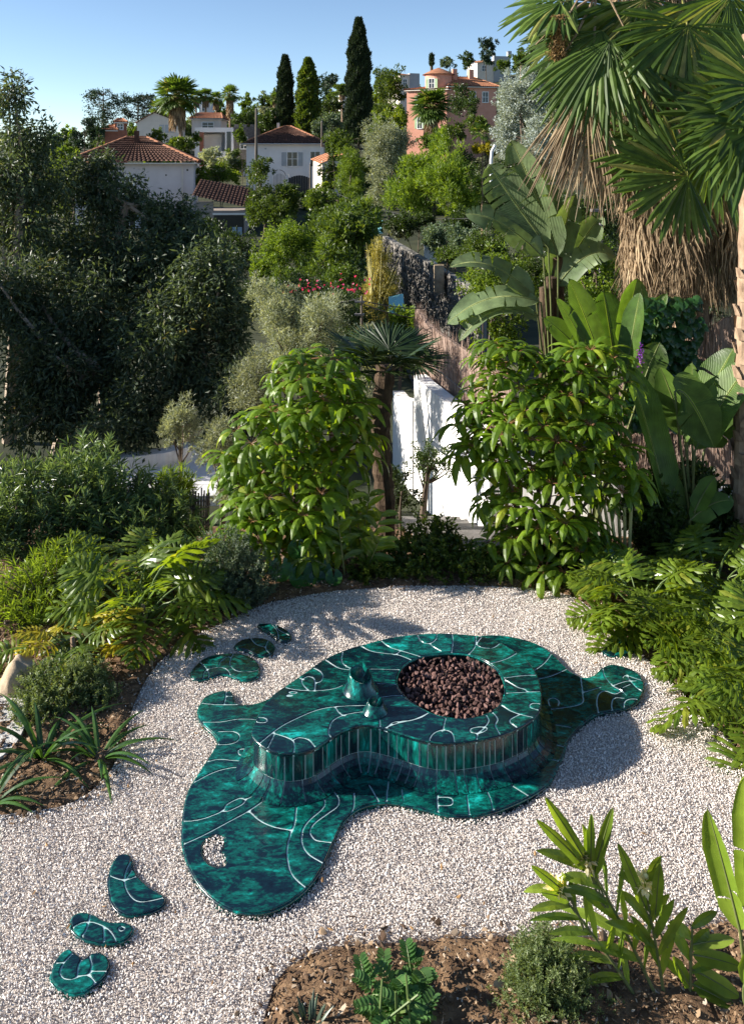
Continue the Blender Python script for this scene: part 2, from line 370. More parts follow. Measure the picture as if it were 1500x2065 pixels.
# ---------------------------------------------------------------- scattering (geometry nodes, for what nobody could count)
def hull_mesh(name, mat, n=11, sq=(1, 1, 0.7), seed=0):
    r = np.random.default_rng(seed); bm = bmesh.new()
    for p in nrm(r.normal(size=(n, 3)))*r.uniform(0.75, 1.05, (n, 1))*np.array(sq): bm.verts.new(p*0.5)
    res = bmesh.ops.convex_hull(bm, input=bm.verts)
    bmesh.ops.delete(bm, geom=[v for v in bm.verts if not v.link_faces], context='VERTS')
    me = bpy.data.meshes.new(name); bm.to_mesh(me); bm.free(); me.materials.append(mat); return me
def scatter(name, P, rot, scl, protos):
    me = bpy.data.meshes.new(name); me.vertices.add(len(P)); me.vertices.foreach_set('co', np.asarray(P, np.float32).ravel())
    a = me.attributes.new('rot', 'FLOAT_VECTOR', 'POINT'); a.data.foreach_set('vector', np.asarray(rot, np.float32).ravel())
    a = me.attributes.new('scl', 'FLOAT', 'POINT'); a.data.foreach_set('value', np.asarray(scl, np.float32))
    o = link(name, me, kind='stuff')
    coll = bpy.data.collections.new(name+'_kinds')
    for p in protos: coll.objects.link(bpy.data.objects.new(name+'_kind', p))
    ng = bpy.data.node_groups.new(name+'_nodes', 'GeometryNodeTree')
    ng.interface.new_socket('Geometry', in_out='INPUT', socket_type='NodeSocketGeometry'); ng.interface.new_socket('Geometry', in_out='OUTPUT', socket_type='NodeSocketGeometry')
    gi = ng.nodes.new('NodeGroupInput'); go = ng.nodes.new('NodeGroupOutput'); ip = ng.nodes.new('GeometryNodeInstanceOnPoints')
    ci = ng.nodes.new('GeometryNodeCollectionInfo'); ci.inputs['Collection'].default_value = coll; ci.inputs['Separate Children'].default_value = True; ci.inputs['Reset Children'].default_value = True
    ip.inputs['Pick Instance'].default_value = True
    ar = ng.nodes.new('GeometryNodeInputNamedAttribute'); ar.data_type = 'FLOAT_VECTOR'; ar.inputs['Name'].default_value = 'rot'
    asn = ng.nodes.new('GeometryNodeInputNamedAttribute'); asn.data_type = 'FLOAT'; asn.inputs['Name'].default_value = 'scl'
    l = ng.links.new; l(gi.outputs[0], ip.inputs['Points']); l(ci.outputs[0], ip.inputs['Instance'])
    l(ar.outputs[0], ip.inputs['Rotation']); l(asn.outputs[0], ip.inputs['Scale']); l(ip.outputs[0], go.inputs[0])
    md = o.modifiers.new('scatter', 'NODES'); md.node_group = ng
    return o
# ---------------------------------------------------------------- ceramic fire pit: tracing of tile joints, then tiles as pieces
ZT, ZB, ZS = 0.33, 0.055, 0.045
def R1(*p): return [(360+x/3, 1220+y/3) for x, y in p]
def R2(*p): return [(780+x/2.679, 1220+y/2.679) for x, y in p]
def R3(*p): return [(80+x/2.344, 1580+y/2.344) for x, y in p]
def R6(*p): return [(1100+x/3.75, 1040+y/3.75) for x, y in p]
def wline(pts, z, closed=False, per=6):
    return smooth_line([onz(u, v, z) for u, v in pts], per, closed)

def split_tiles(outline, cuts, res=0.009, joint=0.0046, hole=None, min_cells=4):
    """cut a flat outline into the tiles between the joint lines; gives [(outer, [holes])]"""
    P = np.asarray(outline)
    x0, y0 = P.min(0)-3*res; x1, y1 = P.max(0)+3*res
    xs = np.arange(x0, x1, res); ys = np.arange(y0, y1, res); X, Y = np.meshgrid(xs, ys)
    d = seg_dist(X, Y, P, True); d = np.where(inside(X, Y, P), d, -d)-0.001
    if hole is not None:
        dh = seg_dist(X, Y, hole, True); dh = np.where(inside(X, Y, hole), -dh, dh)-0.001; d = np.minimum(d, dh)
    for c in cuts:
        c = np.asarray(c); bx = (X > c[:, 0].min()-0.06) & (X < c[:, 0].max()+0.06) & (Y > c[:, 1].min()-0.06) & (Y < c[:, 1].max()+0.06)
        d[bx] = np.minimum(d[bx], seg_dist(X[bx], Y[bx], c)-joint)
    d = np.where(np.abs(d) < 1e-6, 1e-6, d)
    lab = np.where(d > 0, np.arange(d.size).reshape(d.shape)+1, 0)
    while True:
        q = lab.copy()
        for ax, sh in ((0, 1), (0, -1), (1, 1), (1, -1)):
            r = np.roll(lab, sh, ax); q = np.where((lab > 0) & (r > q), r, q)
        if np.array_equal(q, lab): break
        lab = q
    ins = d > 0; nxt = {}; pos = {}
    nr, nc = d.shape
    code = ins[:-1, :-1]*1+ins[:-1, 1:]*2+ins[1:, 1:]*4+ins[1:, :-1]*8
    TAB = {1: [(3, 0)], 2: [(0, 1)], 3: [(3, 1)], 4: [(1, 2)], 5: [(3, 0), (1, 2)], 6: [(0, 2)], 7: [(3, 2)], 8: [(2, 3)], 9: [(2, 0)], 10: [(0, 1), (2, 3)], 11: [(2, 1)], 12: [(1, 3)], 13: [(1, 0)], 14: [(0, 3)]}
    def key(j, i, e):
        return (j, i, 0) if e == 0 else (j, i+1, 1) if e == 1 else (j+1, i, 0) if e == 2 else (j, i, 1)
    def pt(k):
        j, i, t = k
        if t == 0: a, b = d[j, i], d[j, i+1]; f = a/(a-b); return (xs[i]+f*res, ys[j], lab[j, i] or lab[j, i+1])
        a, b = d[j, i], d[j+1, i]; f = a/(a-b); return (xs[i], ys[j]+f*res, lab[j, i] or lab[j+1, i])
    for j, i in zip(*np.nonzero((code > 0) & (code < 15))):
        for a, b in TAB[int(code[j, i])]:
            ka, kb = key(j, i, a), key(j, i, b); nxt[kb] = ka
    loops = {}
    while nxt:
        k = next(iter(nxt)); L = []
        while k in nxt:
            L.append(k); k = nxt.pop(k)
        Q = np.array([pt(k)[:2] for k in L]); lb = pt(L[0])[2]
        if len(Q) < 8: continue
        ar = 0.5*np.sum(Q[:, 0]*np.roll(Q[:, 1], -1)-np.roll(Q[:, 0], -1)*Q[:, 1])
        # even resampling keeps pieces cheap
        sgl = np.hypot(*(np.roll(Q, -1, 0)-Q).T); s = np.concatenate([[0], np.cumsum(sgl)]); n = max(10, int(s[-1]/0.02))
        tq = np.linspace(0, s[-1], n, endpoint=False); Qc = np.vstack([Q, Q[:1]])
        Q = np.stack([np.interp(tq, s, Qc[:, 0]), np.interp(tq, s, Qc[:, 1])], -1)
        loops.setdefault(int(lb), []).append((ar, Q))
    out = []
    for lb, Ls in loops.items():
        if np.count_nonzero(lab == lb) < min_cells: continue
        Ls.sort(key=lambda t: -abs(t[0]))
        o = Ls[0][1] if Ls[0][0] > 0 else Ls[0][1][::-1]
        out.append((o, [(h if a < 0 else h[::-1]) for a, h in Ls[1:]]))
    return out
def inset(L, w):
    T = nrm(np.roll(L, -1, 0)-np.roll(L, 1, 0)); return L+np.stack([-T[:, 1], T[:, 0]], -1)*w
def tile_mesh(name, outer, holes, z0, z1, mat, org, bev=0.005):
    mb = MB()
    def ring(A, za, B, zb):
        n = len(A); V = [(p[0], p[1], za) for p in A]+[(p[0], p[1], zb) for p in B]
        mb.add(V, [(i, (i+1) % n, n+(i+1) % n, n+i) for i in range(n)])
    ins = []
    for L in [outer]+holes:
        I = inset(L, bev); I2 = inset(L, bev*0.35)
        ring(L, z0, L, z1-bev*0.9); ring(L, z1-bev*0.9, I2, z1-bev*0.3); ring(I2, z1-bev*0.3, I, z1); ins.append(I)
    A, T = fill(ins); mb.add(np.column_stack([A, np.full(len(A), z1)]), T)
    return mb.mesh(name, mat, org)
M_GLAZE = glaze_mat('green_glaze', (1, 2.0, 1), 1.1, 0.595); M_GLAZEV = glaze_mat('green_glaze_wall', (2.2, 2.2, 0.5), 1.1, 0.585); M_GLAZEB = glaze_mat('green_glaze_bright', (1.5, 1.5, 1.0), 1.1, 0.56)
M_GROUT = rough_mat('pale_joint', (0.32, 0.48, 0.47), (0.58, 0.72, 0.71), 14, 0.3, 0.15, spec=0.5)
M_BURNT = plain('dark_fire_bowl', (0.02, 0.017, 0.015), 0.8)

TOP = [(508, 1480), (513, 1458), (530, 1425), (552, 1400), (585, 1377), (620, 1353), (655, 1329), (700, 1309), (743, 1297), (790, 1285), (850, 1278), (900, 1277), (945, 1280), (970, 1283), (1004, 1294), (1041, 1315),
       (1064, 1334), (1081, 1358), (1089, 1384), (1091, 1412), (1086, 1435), (1066, 1455), (1038, 1470), (1004, 1483), (959, 1492), (911, 1497), (866, 1494), (829, 1484), (780, 1469), (740, 1461), (710, 1465), (680, 1479), (653, 1497), (627, 1511), (593, 1518), (567, 1517), (540, 1509), (520, 1496)]
LAVA = [(799, 1378), (806, 1350), (830, 1330), (868, 1319), (907, 1316), (945, 1319), (980, 1332), (1007, 1354), (1019, 1382), (1016, 1407), (1003, 1427), (980, 1440), (950, 1448), (920, 1449), (880, 1442), (845, 1426), (816, 1405)]
BASE = R1((140,590),(160,555),(230,525),(300,517),(330,535),(336,580),(370,600),(430,602),(500,585))+[(560, 1400), (610, 1375), (655, 1345), (700, 1322), (760, 1304), (850, 1292), (930, 1288), (972, 1281)]+[(1019, 1282), (1071, 1294), (1108, 1314), (1130, 1335), (1150, 1354), (1177, 1366), (1199, 1360), (1212, 1347), (1230, 1340), (1250, 1342), (1275, 1351), (1292, 1365), (1297, 1387), (1287, 1410), (1260, 1427), (1225, 1433), (1201, 1438), (1180, 1451), (1159, 1472), (1142, 1495), (1134, 1520), (1122, 1545), (1105, 1577), (1079, 1597), (1041, 1616), (1004, 1631), (967, 1641), (937, 1644), (899, 1641), (873, 1634), (836, 1625), (793, 1616), (760, 1617), (730, 1624), (710, 1637), (692, 1655), (675, 1687), (662, 1718), (647, 1750), (618, 1789), (579, 1819), (541, 1835), (502, 1838), (464, 1830), (426, 1806), (398, 1774), (379, 1738), (369, 1699), (369, 1657), (374, 1618), (383, 1588), (398, 1564), (420, 1530), (437, 1503), (441, 1490), (430, 1476), (410, 1458), (400, 1438), (401, 1423)]
HEART = R3((850,240),(872,247),(881,270),(872,298),(862,318),(882,342),(889,365),(875,388),(845,396),(805,385),(775,350),(765,310),(780,270),(815,246))
TOPC = [R1((600,484),(700,508),(820,516),(930,505),(1000,480)), R1((822,520),(826,470),(815,440),(780,430),(745,452),(752,480),(780,510)), R1((700,425),(760,452)), R1((790,365),(855,400),(872,430),(858,460),(826,470)), R1((865,315),(960,375),(1050,392)), R1((1000,265),(985,320),(1000,360),(1060,390)),
        R1((1080,235),(1160,275),(1250,290),(1330,300),(1420,335)), R1((1215,205),(1270,250),(1350,275),(1470,312)), R1((1310,300),(1340,275)), R1((1150,385),(1350,388)), R1((470,850),(600,745),(700,690),(830,635),(950,612),(1150,603)), R1((945,612),(970,650),(1005,668)),
        R1((945,800),(912,790),(910,750),(930,700),(980,670),(1060,650),(1150,640)), R1((525,885),(560,820),(580,775)), R1((572,770),(690,818),(696,905)), R1((690,818),(720,800),(770,805),(800,825),(835,870)), R1((1210,650),(1222,750)), R1((1250,750),(1290,710),(1350,700),(1420,690),(1520,645)), R1((455,675),(520,680),(535,700),(510,710),(455,703)),
        R1((650,545),(665,540),(690,545),(665,552),(650,545)), R1((660,525),(690,520),(720,528),(690,533),(660,525)), R1((1190,470),(1330,480)), R1((1190,560),(1310,545),(1400,555)),
        R2((160,150),(185,195),(230,205),(265,180),(266,140)), R2((230,205),(250,225),(295,250)), R2((350,140),(355,200),(346,262)), R2((478,150),(475,220),(430,275)), R2((520,160),(485,205),(505,225),(570,230),(620,195)), R2((705,255),(640,290),(545,318)), R2((820,376),(720,380),(620,394)), R2((850,463),(720,470),(620,474)),
        R2((630,400),(700,440),(740,452),(760,468)), R2((600,530),(680,575),(800,608)), R2((840,532),(780,530),(770,550),(820,565)), R2((715,588),(660,625),(720,672)), R2((545,555),(595,610),(585,650),(620,715)), R2((520,575),(548,620),(520,665),(490,690),(482,745)), R2((450,665),(500,655),(540,665),(500,690),(450,683),(450,665)),
        R2((318,600),(298,685)), R2((228,755),(232,715),(260,685),(310,672),(350,690),(368,750)), R2((-10,660),(60,635),(170,610),(230,575))]
BASEC = [R1((125,590),(230,600),(330,600),(400,598)), R1((292,505),(278,605)), R1((280,550),(350,550)), R1((120,706),(250,705),(360,688),(480,690)), R1((225,765),(330,762),(370,790),(350,825),(300,840),(230,840)), R1((440,868),(370,870),(360,890),(375,905),(440,907)), R1((145,955),(230,932),(310,935),(420,945)),
         R1((85,1075),(200,1015),(300,985),(420,972)), R1((10,1306),(130,1295),(262,1245),(290,1205),(370,1165),(406,1172),(470,1140),(500,1125)), R1((262,1240),(300,1243),(385,1203),(410,1170)), R1((5,1455),(150,1390),(300,1310),(420,1245),(530,1170)), R1((420,1240),(490,1300),(580,1340),(690,1360)),
         R1((716,1180),(705,1300),(685,1370))+R3((1190,220),(1170,310),(1180,400),(1210,450),(1275,503)), R1((820,1180),(875,1168),(886,1200),(860,1240),(790,1300),(750,1360),(745,1430),(780,1500),(885,1565)), R1((930,1110),(968,1170),(960,1215),(900,1260),(820,1320),(795,1370),(815,1410),(850,1425),(925,1432)),
         R1((1062,1130),(1060,1210),(1040,1270)), R1((1150,1080),(1180,1130),(1225,1215)), R1((1275,1030),(1262,1130),(1255,1205)), R2((265,960),(270,1000),(274,1130)), R2((272,1082),(340,1080),(354,1060),(340,1038),(270,1035)), R2((425,980),(430,1005),(446,1150)), R2((520,960),(560,1050),(580,1130)), R2((660,965),(765,1030),(790,1045)),
         R2((800,810),(930,842)), R2((850,735),(960,765)), R2((480,140),(525,190)), R2((900,240),(850,310),(770,368)), R2((975,342),(890,380),(810,400)), R2((1045,385),(1055,470),(1050,530),(940,555),(850,562)),
         R6((425,1135),(445,1210),(500,1280),(570,1320),(612,1362)), R6((495,1285),(600,1250),(690,1245)), R6((605,1198),(640,1250),(700,1310),(760,1335)), R6((570,1300),(640,1270)), R6((575,1228),(600,1205),(680,1228),(720,1240)), R6((400,1495),(385,1410),(400,1345),(450,1322),(520,1345),(570,1322)), R6((505,1490),(497,1420),(520,1375),(600,1378)), R6((590,1470),(592,1410),(625,1385),(690,1385),(715,1410)), R6((30,1440),(20,1390),(60,1375),(100,1400),(90,1440)), R2((1060,470),(1160,440)),
         R2((90,1060),(80,990)), R2((880,640),(1000,660)), R2((830,900),(700,905))]
org = onz(820, 1450, 0)
pit = thing('fire_pit', 'big kidney shaped fire pit clad in glossy green ceramic tiles on white gravel', 'fire pit', org)
top_w = wline(TOP, ZT, True, 4); lava_w = wline(LAVA, ZT, True, 4); base_w = wline(BASE, ZB, True, 4); heart_w = wline(HEART, ZB, True, 4)
def ccw(L):
    L = np.asarray(L); a = np.sum(L[:, 0]*np.roll(L[:, 1], -1)-np.roll(L[:, 0], -1)*L[:, 1]); return L if a > 0 else L[::-1]
top_w, lava_w, base_w, heart_w = map(ccw, (top_w, lava_w, base_w, heart_w))
def even(L, n):
    L = np.asarray(L); Q = np.vstack([L, L[:1]]); s = np.concatenate([[0], np.cumsum(np.hypot(*np.diff(Q, axis=0).T))])
    t = np.linspace(0, s[-1], n, endpoint=False); return np.stack([np.interp(t, s, Q[:, 0]), np.interp(t, s, Q[:, 1])], -1)
# joint bed (pale), slightly below the tile faces
def bed(name, outline, z0, z1, hole=None, parent=None):
    mb = MB(); prism(mb, [tuple(p) for p in inset(ccw(even(outline, 150)), 0.007)], z0, z1, holes=[[tuple(p) for p in inset(ccw(even(hole, 40)), -0.007)]] if hole is not None else ())
    return mb.build(name, M_GROUT, parent)
bed('joint_bed', base_w, -0.03, ZB-0.005, heart_w, pit); bed('joint_bed', top_w, ZT-0.03, ZT-0.005, lava_w, pit)
for o_, h_ in split_tiles(base_w, [wline(c, ZB) for c in BASEC], hole=heart_w): link('tile', tile_mesh('tile', o_, h_, -0.03, ZB, M_GLAZE, org), pit)
for o_, h_ in split_tiles(top_w, [wline(c, ZT) for c in TOPC], hole=lava_w): link('tile', tile_mesh('tile', o_, h_, ZT-0.028, ZT, M_GLAZE, org), pit)
# upright wall of narrow tiles, flared foot below it
NW = 70
wl = inset(even(top_w, NW*4), 0.012)
def shell(name, i0, i1, prof, mat, gap=0.0045, th=0.008):
    """one tile following the wall between two stations; prof = [(outward, z)]"""
    mb = MB(); idx = [i % len(wl) for i in range(i0, i1+1)]; P = wl[idx].copy()
    T = nrm(np.roll(wl, -1, 0)-np.roll(wl, 1, 0))[idx]; Nn = np.stack([T[:, 1], -T[:, 0]], -1)
    P[0] += T[0]*gap; P[-1] -= T[-1]*gap
    for side, dl in ((1, 0.0), (0, -th)):
        V = [(*(P[j]+Nn[j]*(o_+dl)), z) for o_, z in prof for j in range(len(P))]
        n = len(P)
        if side: outer = V
        q = [(a*n+j, a*n+j+1, (a+1)*n+j+1, (a+1)*n+j) for a in range(len(prof)-1) for j in range(n-1)]
        if side: mb.add(V, [t[::-1] for t in q])
        else:
            inner = V
    n = len(P); m = len(prof)
    rim = [a*n for a in range(m)]+[(m-1)*n+j for j in range(1, n)]+[a*n+n-1 for a in range(m-2, -1, -1)]+[j for j in range(n-2, 0, -1)]
    V = [outer[k] for k in rim]+[inner[k] for k in rim]; r = len(rim)
    mb.add(V, [(k, (k+1) % r, r+(k+1) % r, r+k) for k in range(r)])
    return mb.mesh(name, mat, org)
wall_prof = [(0, 0.305), (0, 0.136)]; flare_prof = [(0.0, 0.130), (0.014, 0.104), (0.044, 0.080), (0.09, 0.064), (0.122, 0.058)]
rr = random.Random(3); i = 0; brk = [0]
while brk[-1] < NW*4-3: brk.append(min(NW*4, brk[-1]+rr.choice([2, 3, 3, 3, 4])))
brk[-1] = NW*4
for a, b in zip(brk[:-1], brk[1:]): link('tile', shell('tile', a, b, wall_prof, M_GLAZEV), pit)
brk = [0]
while brk[-1] < NW*4-4: brk.append(min(NW*4, brk[-1]+rr.choice([3, 4, 5, 5, 6])))
brk[-1] = NW*4
for a, b in zip(brk[:-1], brk[1:]): link('tile', shell('tile', a, b, flare_prof, M_GLAZEV), pit)
mb = MB(); wi = np.asarray([tuple(p) for p in inset(even(top_w, 140), 0.012+0.010)])
for zs in (((0.008, 0.302), (0.008, 0.126), (0.018, 0.098), (0.046, 0.074), (0.09, 0.0575), (0.126, 0.052)),):
    T = nrm(np.roll(wi, -1, 0)-np.roll(wi, 1, 0)); Nn = np.stack([T[:, 1], -T[:, 0]], -1); n = len(wi)
    V = np.concatenate([np.column_stack([wi+Nn*(o_-0.003), np.full(n, z)]) for o_, z in zs]); i = np.arange(len(zs)-1)[:, None]*n; j = np.arange(n)[None]
    mb.add(V, np.stack([i+(j+1) % n, i+j, i+n+j, i+n+(j+1) % n], -1).reshape(-1, 4))
mb.build('joint_bed', rough_mat('dull_joint', (0.3, 0.42, 0.42), (0.52, 0.64, 0.64), 9, 0.5, 0.2), pit)
# rounded lip along the rim of the top and of the bowl
M_LIP = M_GLAZE
for L, r_ in ((inset(top_w, 0.004), 0.0075), (inset(lava_w[::-1], -0.004), 0.008)):
    Q = even(L, 110); Q = np.vstack([Q, Q[:2]]); mb = MB(); tube(mb, [(p[0], p[1], ZT-0.010) for p in Q], r_, 8, cap=False); mb.build('rim', M_LIP, pit, smooth=True)
Q = even(base_w, 170); Q = np.vstack([Q, Q[:2]]); mb = MB(); tube(mb, [(p[0], p[1], ZB-0.016) for p in inset(Q, 0.001)], 0.009, 8, cap=False); mb.build('rim', M_LIP, pit, smooth=True)
Q = even(heart_w, 40); Q = np.vstack([Q, Q[:2]]); mb = MB(); tube(mb, [(p[0], p[1], ZB-0.014) for p in Q], 0.007, 8, cap=False); mb.build('rim', M_LIP, pit, smooth=True)
# bowl under the lava rocks
mb = MB(); bw = even(lava_w, 60); bi = inset(bw, -0.002); n = 60; cxy = bw.mean(0)
V = np.concatenate([np.column_stack([bi, np.full(n, ZT-0.012)]), np.column_stack([bi, np.full(n, ZT-0.1)]), [[*cxy, ZT-0.1]]])
mb.add(V, [(j, n+j, n+(j+1) % n, (j+1) % n) for j in range(n)]); mb.add(V, [(n+j, (2*n), n+(j+1) % n) for j in range(n)])
mb.build('bowl', M_BURNT, pit)
# two chimney-like cones on the top
def cone(u, v, r0, r1, h, tilt, name):
    c = onz(u, v, ZT); og = Vector(org)
    mb = MB(); prof = [(r0*1.08, 0.002), (r0, 0.012), (r0*0.9, h*0.3), (r0*0.76, h*0.65), (r1*1.05, h*0.95), (r1, h), (r1*0.9, h), (r1*0.8, h-0.012), (r1*0.66, h-0.05), (0.004, h-0.055)]
    lathe(mb, prof, (0, 0, 0), 36)
    V = mb.v[0]; V[:, 2] += (V[:, 2]/h)**2*(V[:, 0]*-tilt[0]+V[:, 1]*tilt[1]); V += np.array(c)
    return mb.build(name, M_GLAZEB, pit, smooth=True), c
for (u, v, r0, r1, h, tl) in ((727, 1392, 0.122, 0.080, 0.118, (0.25, 0.3)), (757, 1434, 0.082, 0.052, 0.068, (0.1, 0.2))):
    cn, c = cone(u, v, r0, r1, h, tl, 'chimney')
    mb = MB()        # folded fin standing in the mouth
    for k in range(12):
        a0, a1 = k/12, (k+1)/12
        def fp(a, z): 
            s = a*2-1; return (c.x+r1*(0.55+0.3*math.cos(s*2.6)), c.y+r1*0.85*s, c.z+z)
        zt0, zt1 = h+r1*(0.25+0.5*math.sin(a0*PI*1.5)**2), h+r1*(0.25+0.5*math.sin(a1*PI*1.5)**2)
        A = [fp(a0, h-0.03), fp(a1, h-0.03), fp(a1, zt1), fp(a0, zt0)]; B = [(x-0.008, y, z) for x, y, z in A]
        mb.add(A+B, [(0, 1, 2, 3), (7, 6, 5, 4), (3, 2, 6, 7), (0, 3, 7, 4), (1, 5, 6, 2)])
    f = mb.build('fin', M_GLAZE, None, origin=tuple(org)); f.location = (0, 0, 0); f.parent = cn
# lava rocks: each lies loose in the bowl
M_LAVA = pick_mat('lava_rock', [(0, (0.05, 0.026, 0.022)), (0.5, (0.11, 0.058, 0.048)), (1, (0.19, 0.11, 0.095))], 0.95)
pr = [hull_mesh('lava_rock', M_LAVA, 13, (1, 0.9, 0.75), 50+k) for k in range(6)]
r = random.Random(5); placed = []; lo = lava_w.min(0); hi = lava_w.max(0)
for _ in range(9000):
    x, y = r.uniform(lo[0], hi[0]), r.uniform(lo[1], hi[1])
    p = np.array([x, y])
    if not inside(np.array([x]), np.array([y]), inset(even(lava_w, 60), 0.02))[0]: continue
    if any((x-a)**2+(y-b)**2 < 0.031**2 for a, b in placed): continue
    placed.append((x, y))
    if len(placed) >= 330: break
for k, (x, y) in enumerate(placed[:300]):
    o = link('lava_rock', pr[k % 6], None, (x, y, ZT-0.05+r.uniform(0, 0.034))); s = r.uniform(0.036, 0.056); o.scale = (s, s, s); o.rotation_euler = (r.uniform(0, 6), r.uniform(0, 6), r.uniform(0, 6))
    tag(o, 'small porous brown lava rock lying in the round bowl of the green fire pit', 'lava rock', 'lava rocks filling the fire pit')
P = []
for _ in range(420):
    x, y = r.uniform(lo[0], hi[0]), r.uniform(lo[1], hi[1])
    if inside(np.array([x]), np.array([y]), inset(even(lava_w, 60), 0.02))[0]: P.append((x, y, ZT-0.085+r.uniform(0, 0.02)))
P = np.array(P); scatter('lava_gravel', P, RNG.uniform(0, 6, P.shape), RNG.uniform(0.035, 0.05, len(P)), pr)

# stepping stones, each its own slab of tiles
STONES = [
 (R1((75,410),(100,370),(150,325),(220,300),(300,291),(370,293),(430,310),(475,345),(490,390),(475,430),(430,450),(370,445),(310,420),(250,415),(190,435),(130,448),(90,440)),
  [R1((105,325),(160,370),(185,415),(178,450)), R1((148,455),(160,400),(200,380),(260,375),(300,395),(320,435)), R1((338,280),(312,340),(325,380),(370,400),(440,400),(500,385)), R1((240,370),(260,335),(300,310),(316,318))],
  'largest curved green tile stepping stone in the upper left row on gravel'),
 (R1((340,245),(370,215),(420,200),(480,197),(530,205),(565,225),(580,255),(560,290),(520,305),(480,300),(450,285),(400,265),(355,262)), [R1((548,200),(528,260),(560,300)), R1((430,190),(470,235),(530,255))],
  'bean shaped dark green stepping stone in the shade, middle of the upper left row'),
 (R1((480,118),(510,110),(570,115),(620,130),(660,155),(680,190),(665,215),(630,215),(590,195),(550,165),(500,140)), [R1((555,105),(600,160),(605,215)), R1((580,110),(610,150),(690,192))],
  'smallest dark green stepping stone nearest the back planting bed'),
 (R3((330,500),(328,440),(345,380),(370,340),(400,330),(425,335),(437,365),(445,405),(480,455),(530,495),(580,525),(595,545),(585,570),(540,595),(480,612),(430,617),(380,600),(345,560)),
  [R3((325,430),(380,450),(420,450),(470,430)), R3((440,350),(405,420),(405,480),(430,530),(470,555),(530,550),(610,530)), R3((450,390),(410,450))], 'crescent shaped green stepping stone below the head of the fire pit'),
 (R3((150,660),(155,630),(180,610),(220,607),(260,620),(300,645),(350,655),(390,652),(430,665),(440,685),(430,710),(395,735),(350,748),(290,748),(230,735),(190,715),(160,690)),
  [R3((242,600),(225,680),(195,730)), R3((145,685),(200,655),(250,652),(310,675),(345,710),(370,760)), R3((303,672),(308,765)), R3((372,684),(385,672),(402,678),(398,690),(382,694),(372,684))], 'small leaf shaped green stepping stone in the middle of the lower left row'),
 (R3((55,910),(65,870),(90,815),(130,780),(150,785),(175,805),(205,825),(230,815),(245,800),(285,798),(315,815),(330,850),(320,890),(290,925),(250,955),(210,980),(160,988),(110,970),(70,945)),
  [R3((70,848),(120,842)), R3((165,792),(120,840),(98,885),(110,915),(150,922),(200,905),(235,905),(270,945)), R3((208,815),(185,860),(180,912)), R3((236,805),(248,860),(232,906)), R3((245,885),(345,883))], 'heart shaped green stepping stone nearest the bottom left corner'),
 ([(1214, 1308), (1222, 1294), (1243, 1286), (1268, 1290), (1280, 1303), (1268, 1316), (1240, 1321), (1220, 1318)], [[(1245, 1280), (1238, 1325)]], 'dark green stepping stone half hidden under the split leaf philodendron'),
]
stone_w = []
for out, cuts, lab in STONES:
    w = ccw(wline(out, ZS, True, 4)); stone_w.append(w); c = w.mean(0)
    st = thing('stepping_stone', lab, 'stepping stone', (c[0], c[1], 0), group='green tiled stepping stones on the gravel')
    bed('joint_bed', w, -0.03, ZS-0.005, None, st)
    for o_, h_ in split_tiles(w, [wline(k, ZS) for k in cuts], res=0.006, joint=0.003): link('tile', tile_mesh('tile', o_, h_, -0.03, ZS, M_GLAZE, st['og'], 0.006), st)
    Q = even(w, 60); Q = np.vstack([Q, Q[:2]]); mb = MB(); tube(mb, [(p[0], p[1], ZS-0.016) for p in Q], 0.008, 8, cap=False); mb.build('rim', M_LIP, st, smooth=True)

# ---------------------------------------------------------------- gravel stones and mulch
M_PEB = pick_mat('gravel_stone', [(0, (0.36, 0.30, 0.26)), (0.15, (0.54, 0.46, 0.40)), (0.4, (0.70, 0.63, 0.57)), (0.75, (0.79, 0.73, 0.67)), (1, (0.84, 0.79, 0.74))], 0.85)
pb = [hull_mesh('gravel_stone', M_PEB, 10, (1, 0.85, 0.7), 10+k) for k in range(7)]
sp = 0.0103
gx, gy = np.meshgrid(np.arange(-4.6, 5.4, sp), np.arange(3.55, 8.75, sp)); gx = gx+RNG.uniform(-0.6, 0.6, gx.shape)*sp; gy = gy+RNG.uniform(-0.6, 0.6, gy.shape)*sp
uu = UC+F*gx/gy; k = (uu > -150) & (uu < 1680); gx, gy = gx[k], gy[k]
ok = inside(gx, gy, GRAVEL)
ib = inside(gx, gy, base_w) & ~inside(gx, gy, inset(heart_w, 0.008)); ok &= ~ib
for w in stone_w: ok &= ~inside(gx, gy, w)
gx, gy = gx[ok], gy[ok]; n = len(gx)
zz = 0.020+RNG.uniform(-0.002, 0.009, n)+(vnoise(gx, gy, 3.2, 5)-0.5)*0.018+(vnoise(gx, gy, 9, 6)-0.5)*0.010
zz = zz+0.028*inside(gx, gy, heart_w); P = np.column_stack([gx, gy, zz]); sc = RNG.lognormal(0, 0.28, n)*0.0126
scatter('gravel', P, RNG.uniform(0, 6.28, (n, 3)), np.clip(sc, 0.008, 0.030), pb)
